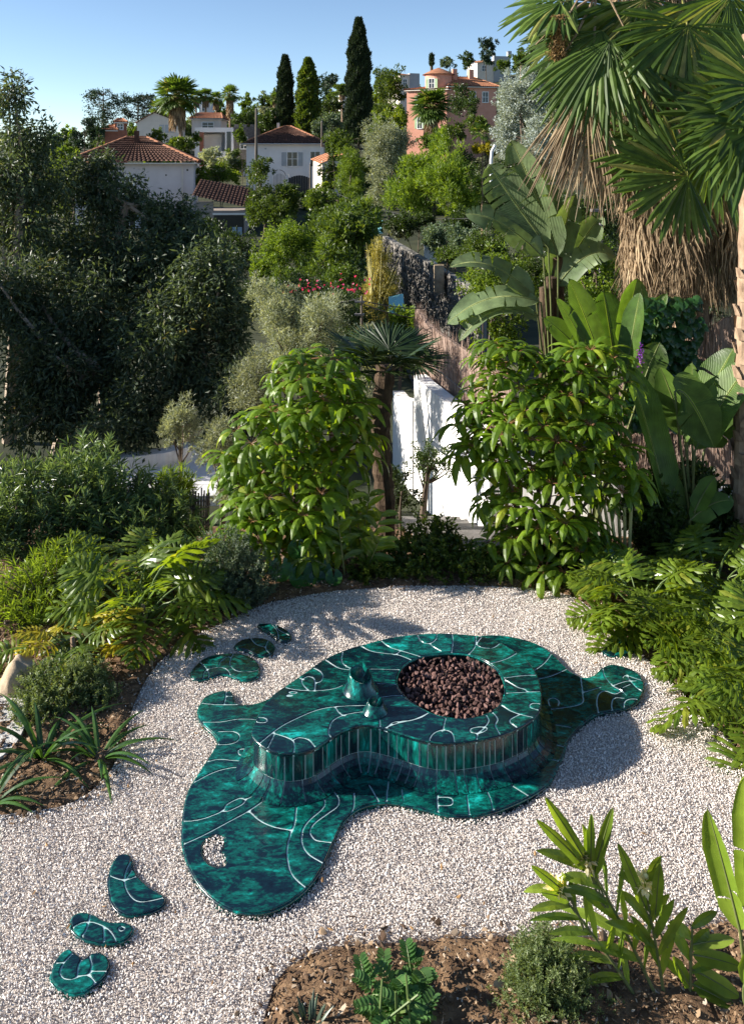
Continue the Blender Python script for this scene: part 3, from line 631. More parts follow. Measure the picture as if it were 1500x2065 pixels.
# stray stones in the beds + bark mulch
M_CHIP = pick_mat('bark_chip', [(0, (0.045, 0.026, 0.016)), (0.35, (0.13, 0.078, 0.045)), (0.7, (0.27, 0.175, 0.10)), (0.9, (0.38, 0.27, 0.17)), (1, (0.45, 0.38, 0.3))], 0.9)
ch = [hull_mesh('bark_chip', M_CHIP, 9, s, 80+k) for k, s in enumerate([(1, 0.35, 0.12), (1, 0.5, 0.1), (1, 0.22, 0.2), (0.8, 0.6, 0.15), (1, 0.12, 0.1)])]
n = 170000; gx = RNG.uniform(-5.2, 5.2, n); gy = RNG.uniform(3.5, 9.6, n); uu = UC+F*gx/gy
sdm = np.minimum(seg_dist(gx, gy, edge_a[::2]), seg_dist(gx, gy, edge_b[::2])); ins = inside(gx, gy, GRAVEL)
ok = (uu > -80) & (uu < 1580) & ~ins | (ins & (sdm < 0.16) & (RNG.random(n) < 0.30*(1-sdm/0.16))); gx, gy, sdm, ins = gx[ok], gy[ok], sdm[ok], ins[ok]
n = len(gx); z = np.where(ins, 0.036, sstep(sdm, -0.02, 0.12)*0.03+0.008+(vnoise(gx, gy, 7, 1)-0.5)*0.06*sstep(sdm, 0.02, 0.2)+(vnoise(gx, gy, 19, 2)-0.5)*0.03+RNG.uniform(0.006, 0.024, n))+ground_z(gx, gy)
rt = np.column_stack([RNG.normal(0, 0.35, n), RNG.normal(0, 0.35, n), RNG.uniform(0, 6.28, n)])
scatter('bark_mulch', np.column_stack([gx, gy, z]), rt, RNG.lognormal(0, 0.45, n)*0.027, ch)

n = 5200; gx = RNG.uniform(-4.4, 4.6, n); gy = RNG.uniform(3.6, 8.9, n); k = ~inside(gx, gy, GRAVEL); gx, gy = gx[k], gy[k]
sdm = np.minimum(seg_dist(gx, gy, edge_a[::2]), seg_dist(gx, gy, edge_b[::2])); k = RNG.random(len(gx)) < np.exp(-sdm/0.14); gx, gy, sdm = gx[k], gy[k], sdm[k]; n = len(gx)
z = sstep(sdm, -0.02, 0.12)*0.03+0.014+(vnoise(gx, gy, 7, 1)-0.5)*0.06*sstep(sdm, 0.02, 0.2)+(vnoise(gx, gy, 19, 2)-0.5)*0.03+ground_z(gx, gy)
scatter('stray_gravel', np.column_stack([gx, gy, z]), RNG.uniform(0, 6.28, (n, 3)), np.clip(RNG.lognormal(0, 0.3, n)*0.015, 0.008, 0.03), pb)
# ---------------------------------------------------------------- plant builders
def cards(mb, C, Dv, L, Wd, fold=0.25, droop=0.0, rng=RNG, tint=None, upbias=0.6):
    """many small leaves, each two folded triangles"""
    n = len(C); C = np.asarray(C); Dv = nrm(Dv)
    L = np.broadcast_to(L, (n,))[:, None]; Wd = np.broadcast_to(Wd, (n,))[:, None]
    up = rng.normal(size=(n, 3))*(1-upbias)+np.array([0, 0, 1.])*upbias+1e-3
    Sd = nrm(np.cross(Dv, up)); Nn = np.cross(Sd, Dv)
    mid = C+Dv*L*0.42+Nn*Wd*fold
    tip = C+Dv*L-np.array([0, 0, 1.])*L*droop
    V = np.stack([C, mid+Sd*Wd*0.5, tip, mid-Sd*Wd*0.5], 1).reshape(-1, 3)
    i = np.arange(n)[:, None]*4
    Ft = np.concatenate([i+np.array([[0, 1, 2]]), i+np.array([[0, 2, 3]])], 1).reshape(-1, 3)
    t = rng.random(n) if tint is None else tint
    mb.add(V, Ft, np.repeat(t, 2))
def strip(mb, P, side, w, fold=0.2, tint=0.5, mat=0, nrmv=None, wave=0.0, k=7.0, ph=0.0):
    """leaf blade along spine P with half widths w, creased along the midrib"""
    P = np.asarray(P, float); n = len(P); w = np.broadcast_to(w, (n,))[:, None]
    T = nrm(np.gradient(P, axis=0)); Sd = np.broadcast_to(np.asarray(side, float), P.shape); Sd = nrm(Sd-T*np.sum(Sd*T, 1, keepdims=True))
    Nn = np.cross(Sd, T) if nrmv is None else np.broadcast_to(np.asarray(nrmv, float), P.shape)
    wv = (np.sin(np.arange(n)*k+ph)*wave)[:, None]*w
    Lf = P-Sd*w+Nn*(w*fold+wv); Rt = P+Sd*w+Nn*(w*fold-wv)
    V = np.concatenate([Lf, P, Rt]); v = np.linspace(0, 1, n)
    lp = np.concatenate([np.column_stack([np.full(n, -1.), v, v*0]), np.column_stack([np.zeros(n), v, v*0]), np.column_stack([np.ones(n), v, v*0])])
    i = np.arange(n-1); q = np.concatenate([np.column_stack([i, i+n, i+n+1, i+1]), np.column_stack([i+n, i+2*n, i+2*n+1, i+n+1])])
    mb.add(V, q, tint, mat, lp)
def bez(p0, p1, p2, n):
    t = np.linspace(0, 1, n)[:, None]; p0, p1, p2 = (np.asarray(tuple(p), float) for p in (p0, p1, p2))
    return (1-t)**2*p0+2*t*(1-t)*p1+t*t*p2

def lobe(u, v, D, ru, rv, rd=None):
    c = at(u, v, D); k = D/F
    return (np.array(c), np.array([ru*k, (rd if rd is not None else (ru+rv)/2)*k, rv*k]))
def sample_lobes(lobes, n, rng, shell=0.45, zmin=None):
    vol = np.array([r[0]*r[2] for c, r in lobes]); idx = rng.choice(len(lobes), n, p=vol/vol.sum())
    d = nrm(rng.normal(size=(n, 3))); rad = rng.random(n)**shell
    C = np.array([lobes[i][0] for i in idx]); R = np.array([lobes[i][1] for i in idx])
    P = C+d*R*rad[:, None]
    return P, d, idx
def bumpy(lob, rng, k=8, s=0.58, spread=0.6):
    """break one ellipsoid into several so that its outline is uneven"""
    c, r = lob; d = nrm(rng.normal(size=(k, 3)))
    out = [(c+dd*r*spread*rng.uniform(0.75, 1.15), r*s*rng.uniform(0.7, 1.2)) for dd in d]
    out.append((c, r*0.7)); return out
def foliage(mb, lobes, n, L, Wd, rng, per=26, clump=0.22, droop=0.2, out=0.7, rand=0.7, updir=0.2, shell=0.42, fold=0.25, upbias=0.6, tipdroop=0.0, tone=0.25, zs=1.0):
    nc = max(6, n//per); P, d, idx = sample_lobes(lobes, nc, rng, shell)
    R = np.array([lobes[i][1] for i in idx]).mean(1)*clump
    j = rng.integers(0, nc, n); off = rng.normal(size=(n, 3))*R[j][:, None]*0.55*np.array([1, 1, zs])
    C = P[j]+off
    Dv = nrm(off)*0.6+d[j]*out+rng.normal(size=(n, 3))*rand+np.array([0, 0, updir-droop])
    t = np.clip(rng.random(n)*(1-tone)+rng.random(nc)[j]*tone, 0, 1)
    cards(mb, C, Dv, L*rng.uniform(0.7, 1.25, n), Wd*rng.uniform(0.75, 1.25, n), fold, tipdroop, rng, t, upbias)
    return P
def trunk(parent, base, top, r0, r1, mat, tips=(), rng=RNG, bend=0.1, n=7, name='trunk'):
    mb = MB(); base = np.asarray(tuple(base), float); top = np.asarray(tuple(top), float); h = np.linalg.norm(top-base)
    mid = (base+top)/2+rng.normal(size=3)*np.array([1, 1, 0])*h*bend
    P = bez(base, mid, top, 8); tube(mb, P, np.linspace(r0, r1, 8), n)
    for tp in tips:
        k = rng.integers(3, 8); s = P[k]; tp = np.asarray(tp); m = (s+tp)/2+np.array([0, 0, -0.12])*np.linalg.norm(tp-s)+rng.normal(size=3)*0.05*np.linalg.norm(tp-s)
        tube(mb, bez(s, m, tp, 5), np.linspace(r1*0.75, r1*0.18, 5), 5)
    return mb.build(name, mat, parent)

GREENS = {
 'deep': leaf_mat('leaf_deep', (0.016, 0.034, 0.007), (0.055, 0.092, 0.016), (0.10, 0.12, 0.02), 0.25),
 'mid': leaf_mat('leaf_mid', (0.035, 0.066, 0.009), (0.10, 0.15, 0.02), (0.17, 0.19, 0.03), 0.34),
 'bright': leaf_mat('leaf_bright', (0.06, 0.11, 0.011), (0.16, 0.23, 0.026), (0.26, 0.28, 0.04), 0.4),
 'lime': leaf_mat('leaf_lime', (0.08, 0.13, 0.012), (0.20, 0.26, 0.03), (0.32, 0.30, 0.03), 0.4),
 'yellow': leaf_mat('leaf_yellow', (0.16, 0.15, 0.012), (0.36, 0.32, 0.025), (0.45, 0.36, 0.03), 0.4),
 'olive': leaf_mat('leaf_olive', (0.11, 0.135, 0.08), (0.34, 0.37, 0.26), (0.5, 0.52, 0.40), 0.28, 0.45),
 'grey': leaf_mat('leaf_grey', (0.05, 0.085, 0.045), (0.14, 0.19, 0.11), (0.22, 0.27, 0.18), 0.25, 0.5),
 'rosemary': leaf_mat('leaf_rosemary', (0.06, 0.10, 0.03), (0.17, 0.22, 0.085), (0.30, 0.34, 0.18), 0.3, 0.5),
 'silver': leaf_mat('leaf_silver', (0.22, 0.27, 0.25), (0.50, 0.56, 0.52), (0.62, 0.67, 0.63), 0.18, 0.5),
 'gum': leaf_mat('leaf_gum', (0.02, 0.036, 0.016), (0.10, 0.14, 0.07), (0.28, 0.21, 0.07), 0.3, 0.46, 0.4),
 'cypress': leaf_mat('leaf_cypress', (0.01, 0.022, 0.008), (0.032, 0.055, 0.018), (0.05, 0.07, 0.02), 0.12, 0.6),
 'pine': leaf_mat('leaf_pine', (0.012, 0.03, 0.014), (0.04, 0.075, 0.035), (0.06, 0.1, 0.045), 0.12, 0.6),
 'bamboo': leaf_mat('leaf_bamboo', (0.13, 0.12, 0.03), (0.34, 0.30, 0.085), (0.42, 0.37, 0.12), 0.35),
 'pink': leaf_mat('petal_pink', (0.35, 0.02, 0.08), (0.6, 0.05, 0.18), None, 0.4),
}
def plant(name, label, cat, lobes, kind, D, cover=6.0, real=0.05, aspect=0.45, group=None, trunk_r=None, base=None, seed=1, bump=True, stemmat=None, crownname='crown', minpx=5.6, ntips=8, **kw):
    """tree or shrub in the shape of the given lobes; leaf size follows what can be seen at its distance"""
    rng = np.random.default_rng(seed*7919+len(label)); allc = np.mean([c for c, r in lobes], 0)
    lowest = min(c[2]-r[2] for c, r in lobes)
    if base is None:
        bx, by = allc[0], allc[1]; base = (bx, by, min(gz(bx, by), lowest+0.1))
    root = thing(name, label, cat, tuple(base), group=group)
    L = max(real, minpx*D/F); Wd = L*aspect
    area = sum(PI*(r[0]/(D/F))*(r[2]/(D/F)) for c, r in lobes)
    n = int(cover*area/(0.5*(L*F/D)*(Wd*F/D)))
    n = max(60, min(n, 60000))
    LB = []
    for lb in lobes: LB += bumpy(lb, rng) if bump else [lb]
    mb = MB(); tips = foliage(mb, LB, n, L, Wd, rng, **kw)
    mb.build(crownname, GREENS[kind], root)
    if trunk_r:
        top = np.array([allc[0], allc[1], allc[2]+0.15*(allc[2]-lowest)])
        ti = tips[rng.choice(len(tips), min(ntips, len(tips)), replace=False)]
        trunk(root, base, top, trunk_r, trunk_r*0.5, stemmat or M_BARK, ti, rng)
    return root
def P_(u0, u1, v0, v1, D, rd=None): return lobe((u0+u1)/2, (v0+v1)/2, D, (u1-u0)/2, (v1-v0)/2, rd)

# ---- fan palm frond
def fan(mb, hub, A, Nn, R, rng, n=38, spread=2.5, droop=0.25, tint=None, split=0.6, wmul=1.08, rag=0.12, mat=0, steps=(0.0, 0.22, 0.45, 0.65, 0.84, 1.0)):
    hub = np.asarray(tuple(hub), float); A = nrm(np.asarray(tuple(A), float)); Nn = np.asarray(tuple(Nn), float); Nn = nrm(Nn-A*(Nn@A)); B = np.cross(Nn, A)
    ths = np.linspace(-spread, spread, n); dth = ths[1]-ths[0]
    for k, th in enumerate(ths):
        R_ = R*(0.72+0.28*math.cos(th*0.75))*(1+rng.uniform(-rag, rag*0.6)); dr = A*math.cos(th)+B*math.sin(th)
        lift = Nn*0.10*abs(th)/spread
        t = np.array(steps); dv = dr+lift*0.6
        dro = droop*(1+rng.uniform(-0.5, 0.7))
        P = hub+dv*(R_*t)[:, None]+np.array([0, 0, -1.])*(dro*R_*np.clip(t-0.35, 0, 1)**1.8)[:, None]+rng.normal(size=3)*0.01*R
        wv = np.minimum(t*R_*dth*0.5, R_*dth*0.5*split*np.clip((1.02-t)/(1-split), 0, 1)**0.8)*wmul+0.0008
        sd = np.cross(Nn, dr)
        strip(mb, P, sd, wv, 0.55 if k % 2 else 0.35, (rng.random() if tint is None else tint), mat)
    return hub
M_FAN = leaf_mat('palm_fan', (0.04, 0.08, 0.012), (0.10, 0.16, 0.026), (0.26, 0.24, 0.07), 0.34, 0.5, 0.35)
M_FAND = leaf_mat('palm_fan_dark', (0.012, 0.03, 0.008), (0.035, 0.06, 0.015), None, 0.2, 0.4, 0.4)
M_DEAD = leaf_mat('palm_dead', (0.15, 0.105, 0.065), (0.44, 0.33, 0.205), (0.60, 0.49, 0.32), 0.2, 0.8, 0.15, (1.3, 1.1, 0.8))
M_PETIOLE = rough_mat('palm_petiole', (0.12, 0.14, 0.03), (0.24, 0.22, 0.06), 5, 0.5, 0.1)
def fan_frond(root, base, hub, R, facing, rng, mat=None, name='frond', sag=0.06, **kw):
    """one palm leaf: stalk from base to hub, blade beyond it, turned towards 'facing'"""
    b = np.asarray(tuple(base), float); h = np.asarray(tuple(hub), float); mb = MB()
    A = kw.pop('axis', None); A = nrm(h-b) if A is None else nrm(np.asarray(tuple(A), float))
    L = np.linalg.norm(h-b); tube(mb, bez(b, (b+h)/2+np.array([0, 0, sag*L]), h, 5), np.linspace(0.022, 0.012, 5)*min(1, R), 5, 0.5, 1)
    if mat is None: kw['n'] = int(kw.get('n', 38)*0.72); kw.setdefault('split', 0.72)
    fan(mb, h, A, facing, R, rng, **kw)
    return mb.build(name, [mat or M_FAN, M_PETIOLE], root)
# ---- far palm: crown of shared fronds
FROND = []
def frond_protos():
    if FROND: return FROND
    for k in range(4):
        r = np.random.default_rng(40+k); mb = MB(); tube(mb, bez((0, 0, 0), (0.35, 0, 0.1), (0.7, 0, 0.06), 4), [0.03, 0.025, 0.02, 0.015], 4, 0.5, 1)
        fan(mb, (0.7, 0, 0.06), (1, 0, -0.1), (-0.25, 0, 1), 0.75, r, 17, 2.2, 0.35, steps=(0, 0.45, 0.75, 1.0), wmul=1.25); FROND.append(mb.mesh('frond', [M_FAN, M_PETIOLE]))
    return FROND
def far_palm(label, u, v, r_px, D, v_base, skirt=0.5, lean=0, nf=30, trunk_px=7, group='fan palms on the hillside', base_u=None, seed=0):
    c = at(u, v, D); R = r_px*D/F; bu = base_u if base_u is not None else u
    b = at(bu, v_base, D); b.z = min(b.z, gz(b.x, b.y)+0.2)
    root = thing('fan_palm', label, 'palm tree', tuple(b), group=group); fp = frond_protos(); rr = random.Random(seed+int(u))
    top = np.array(c)-np.array([0, 0, 0.1*R])
    mb = MB(); tube(mb, bez(b, (np.array(b)+top)/2+np.array([lean, 0, 0]), top, 9), np.linspace(trunk_px*0.62, trunk_px*0.5, 9)*D/F, 8); mb.build('trunk', M_TAN, root)
    if skirt:
        rg = np.random.default_rng(seed+3); n = 420; th = rg.uniform(0, 6.28, n); h0 = rg.uniform(0, 1, n)
        P = top+np.column_stack([np.cos(th)*R*0.16, np.sin(th)*R*0.16, -h0*R*1.5*skirt])
        mb = MB(); cards(mb, P, np.column_stack([np.cos(th)*0.35, np.sin(th)*0.35, -np.ones(n)]), R*0.55, R*0.09, rng=rg); mb.build('dead_frond_skirt', M_DEAD, root)
    for k in range(nf):
        a = k*2.39996+rr.uniform(-0.2, 0.2); el = 1.25-(k/nf)*2.15
        s = R/1.45*rr.uniform(0.88, 1.1)
        M = Matrix.Translation(Vector(top)-Vector(root['og']))@Matrix.Rotation(a, 4, 'Z')@Matrix.Rotation(-el, 4, 'Y')@Matrix.Rotation(rr.uniform(-0.4, 0.4), 4, 'X')@Matrix.Scale(s, 4)
        part('frond', fp[k % 4], root, M)
    return root
# ---- big paddle leaf (bird-of-paradise, canna)
M_PADDLE = leaf_mat('paddle_leaf', (0.085, 0.13, 0.055), (0.17, 0.225, 0.10), None, 0.24, 0.42, 0.45, (1.9, 2.0, 0.7), veins=260.0)
M_PADDLEY = leaf_mat('paddle_leaf_fresh', (0.10, 0.19, 0.02), (0.20, 0.29, 0.04), None, 0.4, 0.4, 0.4, (2.0, 1.9, 0.8), veins=200.0)
M_PSTALK = rough_mat('paddle_stalk', (0.08, 0.11, 0.03), (0.17, 0.18, 0.07), 6, 0.55, 0.1)
def paddle(root, base, start, tip, width, face, rng, ctrl=None, arch=0.12, fold=0.25, tears=4, mat=None, stalk=0.016, name='leaf', n=26):
    """stalk from base to start, then a blade to tip; torn along the side veins"""
    b, s, t = (np.asarray(tuple(p), float) for p in (base, start, tip)); mb = MB(); L = np.linalg.norm(t-s)
    face = np.asarray(tuple(face), float)
    c = (s+t)/2+nrm(face)*0+np.array([0, 0, arch*L]) if ctrl is None else np.asarray(tuple(ctrl), float)
    P = bez(s, c, t, n); v = np.linspace(0, 1, n)
    prof = np.clip(np.minimum(v/0.16, 1), 0, 1)**0.6*np.clip((1-v)/0.33, 0, 1)**0.55
    T = nrm(np.gradient(P, axis=0)); side = nrm(np.cross(T, face)); Nn = nrm(np.cross(side, T))
    if np.mean(np.sum(Nn*face, 1)) < 0: Nn = -Nn
    tube(mb, np.vstack([bez(b, (b+s)/2+(s-c)*0.15, s, 6), P[1::3]]), np.concatenate([np.linspace(stalk, stalk*0.75, 6), np.linspace(stalk*0.7, stalk*0.15, len(P[1::3]))]), 6, 0.5, 1)
    for sg in (-1, 1):
        cuts = sorted(rng.choice(np.arange(4, n-3), min(tears, n-8), replace=False)) if tears else []
        bnds = [0]+list(cuts)+[n-1]
        for a, e in zip(bnds[:-1], bnds[1:]):
            if e-a < 1: continue
            f = fold+rng.uniform(-0.22, 0.28)*(1 if tears else 0.2); j = np.arange(a, e+1); m = len(j)
            w = prof[j]*width; rows = []
            for q in (0.0, 0.45, 0.8, 1.0):
                sh = np.zeros(m)
                if q > 0 and tears and m > 2:
                    g = 0.010+0.03*rng.random(); vv = np.linspace(0, 1, m); sh = (0.5-vv)*g*2*q*L*(0.7 if a or e < n-1 else 0)
                X = P[j]+side[j]*(sg*w*q*math.cos(f*q))[:, None]+Nn[j]*(w*q*(math.sin(f*q)*0.9))[:, None]+T[j]*(sh+w*q*0.12)[:, None]
                X = X-np.array([0, 0, 1.])*(w*q*q*0.12)[:, None]
                rows.append(X)
            V = np.concatenate(rows); lp = np.concatenate([np.column_stack([np.full(m, q*sg), v[j], v[j]*0]) for q in (0.0, 0.45, 0.8, 1.0)])
            i = np.arange(m-1); q_ = np.concatenate([np.column_stack([i+r*m, i+(r+1)*m, i+(r+1)*m+1, i+r*m+1]) for r in range(3)])
            mb.add(V, q_, rng.uniform(0.2, 0.9), 0, lp)
    return mb.build(name, [mat or M_PADDLE, M_PSTALK], root, smooth=True)
# ---- umbrella tree whorl (one compound leaf)
M_UMB = leaf_mat('umbrella_leaf', (0.06, 0.115, 0.009), (0.15, 0.235, 0.02), (0.26, 0.29, 0.03), 0.48, 0.4, 0.35, (2.6, 2.3, 0.6))
UMB = []
M_REDST = rough_mat('reddish_stalk', (0.14, 0.06, 0.03), (0.26, 0.14, 0.06), 8, 0.5, 0.1)
for k in range(6):
    r = np.random.default_rng(90+k); mb = MB(); n = int(r.integers(8, 11))
    tube(mb, [(-0.32, 0, -0.10), (-0.15, 0, -0.03), (0, 0, 0)], [0.008, 0.006, 0.005], 4, 0.5, 1)
    for j in range(n):
        a = j*2*PI/n+r.uniform(-0.15, 0.15); d = np.array([math.cos(a), math.sin(a), 0.0]); L = r.uniform(0.22, 0.32)*(0.85 if abs(math.cos(a)+1) < 0.4 else 1); e = r.uniform(0.15, 0.65); dr = r.uniform(0.65, 1.15)
        t = np.linspace(0, 1, 7)
        hp = 0.055; s0 = d*hp+np.array([0, 0, hp*(e+0.1)])
        tube(mb, [(0, 0, 0), tuple(s0)], [0.003, 0.0025], 3, 0.9, 1, cap=False)
        P = s0+d*(L*(t-0.25*dr*t*t))[:, None]+np.array([0, 0, 1.])*(L*(e*t-dr*0.72*t*t))[:, None]
        w = 0.038*np.sin(np.clip(t*0.92+0.06, 0, 1)*PI)**0.7*r.uniform(0.85, 1.15)
        strip(mb, P, (-d[1], d[0], 0), w, 0.32, r.random(), 0, None, 0.10, 2.6, r.uniform(0, 6))
    UMB.append(mb.mesh('leaf', [M_UMB, M_REDST]))
def scatter_parts(root, lobes, n, protos, rng, mind, name='leaf', tilt=0.5, smin=0.85, smax=1.15, front=None, shell=0.15, cam_bias=0.0):
    pts = []; og = Vector(root['og']); tries = 0
    while len(pts) < n and tries < n*60:
        tries += 1
        P, d, idx = sample_lobes(lobes, 1, rng, shell); p, dd = P[0], d[0]
        if dd[2] < -0.55: continue
        if cam_bias and dd[1] > 0.35 and rng.random() < cam_bias: continue
        bad = False
        for c, r in lobes:
            if np.sum(((p-c)/r)**2) < 0.62: bad = True; break
        if bad and rng.random() < 0.8: continue
        if any(np.sum((p-q)**2) < mind*mind for q in pts): continue
        pts.append(p); a = math.atan2(dd[1], dd[0])
        tl = tilt*(1-max(0, dd[2]))
        M = Matrix.Translation(Vector(p)-og)@Matrix.Rotation(a+rng.uniform(-0.4, 0.4), 4, 'Z')@Matrix.Rotation(tl+rng.uniform(-0.25, 0.25), 4, 'Y')@Matrix.Rotation(rng.uniform(-0.25, 0.25), 4, 'X')@Matrix.Scale(rng.uniform(smin, smax), 4)
        part(name, protos[rng.integers(len(protos))], root, M)
    return pts
# ---- split leaf philodendron
M_PHIL = leaf_mat('split_leaf', (0.06, 0.11, 0.012), (0.14, 0.20, 0.02), (0.27, 0.28, 0.035), 0.38, 0.34, 0.5, (2.4, 2.1, 0.6))
M_PHILY = leaf_mat('split_leaf_yellow', (0.30, 0.28, 0.015), (0.5, 0.43, 0.03), None, 0.4, 0.4, 0.4, (1.5, 1.3, 0.6))
def phil_mesh(seed, mat, size=1.0):
    r = np.random.default_rng(seed); mb = MB(); L = 0.46*size; pl = 0.50*size
    a0 = 0.95; t = np.linspace(0, 1, 6)[:, None]
    P = bez((0, 0, 0), (pl*0.45, 0, pl*0.55), (pl*0.9, 0, pl*0.5), 6); tube(mb, P, np.linspace(0.013, 0.008, 6)*size, 5, 0.5, 1)
    s = P[-1]; n = 9; tt = np.linspace(0, 1, n)
    S_ = s+np.column_stack([L*(tt-0.08*tt*tt), 0*tt, -L*0.42*tt*tt+0.03*tt]); T = nrm(np.gradient(S_, axis=0))
    strip(mb, S_, (0, 1, 0), 0.055*size*np.clip(1-tt, 0.12, 1), 0.15, 0.6)
    for k in range(11):
        q = k/10; c = S_[0]*(1-q)+S_[-1]*q; i = min(int(q*8), 7); f = q*8-i; c = S_[i]*(1-f)+S_[i+1]*f
        ll = size*(0.30*(1-q)**0.75+0.07)*(0.78 if k == 0 else 1)
        for sg in (-1, 1):
            ang = 1.95-1.55*q; d = np.array([math.cos(ang), sg*math.sin(ang), 0.05]); d2 = d+np.array([0.25, 0, 0])
            u = np.linspace(0, 1, 6)[:, None]; Q = c+(d*u+(d2-d)*0.5*u*u)*ll+np.array([0, 0, -1.])*ll*0.35*u*u+np.array([0, 0, 1.])*r.normal()*0.02
            wv = size*np.array([0.021, 0.018, 0.031, 0.019, 0.026, 0.002])*r.uniform(0.8, 1.15)
            strip(mb, Q, np.cross((0, 0, 1.), d), wv, 0.25, np.clip(0.5+r.normal()*0.2, 0, 0.95), 0, None, 0.35, 2.1, r.uniform(0, 6))
    return mb.mesh('leaf', [mat, M_STEM])
PHIL = [phil_mesh(200+k, M_PHIL) for k in range(5)]; PHILY = [phil_mesh(220, M_PHILY)]
def philodendron(label, x, y, n, protos, seed, s=1.0, z=0.0, group=None, lo=0.15, hi=1.15, arc=(0, 2*PI)):
    rr = random.Random(seed); root = thing('philodendron', label, 'plant', (x, y, z), group=group)
    for k in range(n):
        a = arc[0]+(arc[1]-arc[0])*((k*0.61803+rr.uniform(-0.03, 0.03)) % 1); el = lo+(hi-lo)*(1-k/n)*rr.uniform(0.75, 1.1)
        M = Matrix.Rotation(a, 4, 'Z')@Matrix.Translation((0.04, 0, 0.03))@Matrix.Rotation(-(el-0.55), 4, 'Y')@Matrix.Rotation(rr.uniform(-0.5, 0.5), 4, 'X')@Matrix.Scale(s*rr.uniform(0.75, 1.15), 4)
        part('leaf', protos[k % len(protos)], root, M)
    mb = MB(); tube(mb, [(x, y, z-0.05), (x+0.02, y, z+0.1), (x, y+0.02, z+0.2)], [0.05*s, 0.045*s, 0.03*s], 8); mb.build('stem', M_TAN, root)
    return root
# ---- strap leaved clump
M_STRAP = leaf_mat('strap_leaf', (0.025, 0.07, 0.014), (0.06, 0.13, 0.025), (0.10, 0.16, 0.03), 0.3, 0.32, 0.5)
def straps(label, name, x, y, n, L, wd, seed, mat=None, z=0.0, cat='plant', up=0.75, group=None, droop=1.0):
    rng = np.random.default_rng(seed); root = thing(name, label, cat, (x, y, z), group=group)
    for k in range(n):
        a = k*2.4+rng.uniform(-0.3, 0.3); d = np.array([math.cos(a), math.sin(a), 0]); l = L*rng.uniform(0.7, 1.15); e = rng.uniform(0.5, 1.35)*up; t = np.linspace(0, 1, 9)
        hx = l*(np.cos(e)*t+0.3*droop*t*t); hz = l*(np.sin(e)*t*1.25-droop*(0.75-0.3*e)*t**2.2)
        P = np.array([x, y, z])+d*0.02+d*hx[:, None]+np.array([0, 0, 1.])*np.maximum(hz, -0.0+0.01)[:, None]
        w = wd*np.array([0.7, 0.9, 1, 1, 0.95, 0.85, 0.65, 0.38, 0.03])
        mb = MB(); strip(mb, P, (-d[1], d[0], 0), w, 0.35, rng.random()*0.9); mb.build('leaf', mat or M_STRAP, root)
    return root
# ---- leafy cane (ginger): stem with leaves in two ranks
M_GING = leaf_mat('ginger_leaf', (0.07, 0.13, 0.012), (0.15, 0.22, 0.02), (0.2, 0.25, 0.03), 0.42, 0.32, 0.5, (2.3, 2.0, 0.5), veins=0)
M_GINGY = leaf_mat('ginger_leaf_pale', (0.11, 0.19, 0.02), (0.22, 0.30, 0.035), (0.30, 0.34, 0.05), 0.42, 0.35, 0.5, (1.7, 1.6, 0.6), veins=0)
M_PETAL = leaf_mat('petal_cream', (0.6, 0.55, 0.38), (0.8, 0.78, 0.66), None, 0.4, 0.5)
def cane(root, base, top, n, L, wd, rng, mat, first=0.15, last=1.0, side=None, lead=0.35, droop=0.5, flower=False, r=0.010):
    b = np.asarray(tuple(base), float); t = np.asarray(tuple(top), float); S_ = bez(b, (b+t)/2+np.array([0, 0, 0.06])*np.linalg.norm(t-b), t, 12)
    mb = MB(); tube(mb, S_, np.linspace(r, r*0.5, 12), 6); mb.build('cane', M_PSTALK, root)
    ax = nrm(t-b); sd = nrm(np.asarray(side, float)) if side is not None else nrm(np.cross(ax, [0, 1, 0]))
    for k in range(n):
        q = first+(last-first)*k/max(1, n-1); i = min(int(q*11), 10); f = q*11-i; p = S_[i]*(1-f)+S_[i+1]*f; sg = 1 if k % 2 else -1
        dv = nrm(ax*(lead+0.5*q)+sd*sg*rng.uniform(0.7, 1.0)+rng.normal(size=3)*0.16); l = L*rng.uniform(0.8, 1.15)*(0.75+0.5*math.sin(min(1, q)*PI)*0.5); u = np.linspace(0, 1, 9)
        P = p+dv*l*u[:, None]-np.array([0, 0, 1.])*(droop*l*u**2*rng.uniform(0.3, 0.9))[:, None]
        w = wd*np.sin(np.clip(u*0.93+0.07, 0, 1)*PI)**0.65*rng.uniform(0.85, 1.15); w[-1] = 0.001
        mb = MB(); strip(mb, P, np.cross(dv, nrm(np.cross(dv, [0.2, -0.6, 0.8]))) if abs(dv[2]) > 0.99 else np.cross(dv, [0.15, -0.75, 0.65]), w, rng.uniform(0.15, 0.5), rng.random()*0.9, 0, None, 0.12, 1.7, rng.uniform(0, 6)); mb.build('leaf', mat, root)
    if flower:
        mb = MB(); m = 60; c = t+ax*0.02; d = nrm(rng.normal(size=(m, 3))+ax*0.8); cards(mb, c+d*rng.uniform(0, 0.035, (m, 1)), d, 0.045, 0.024, rng=rng); mb.build('flower', M_PETAL, root)
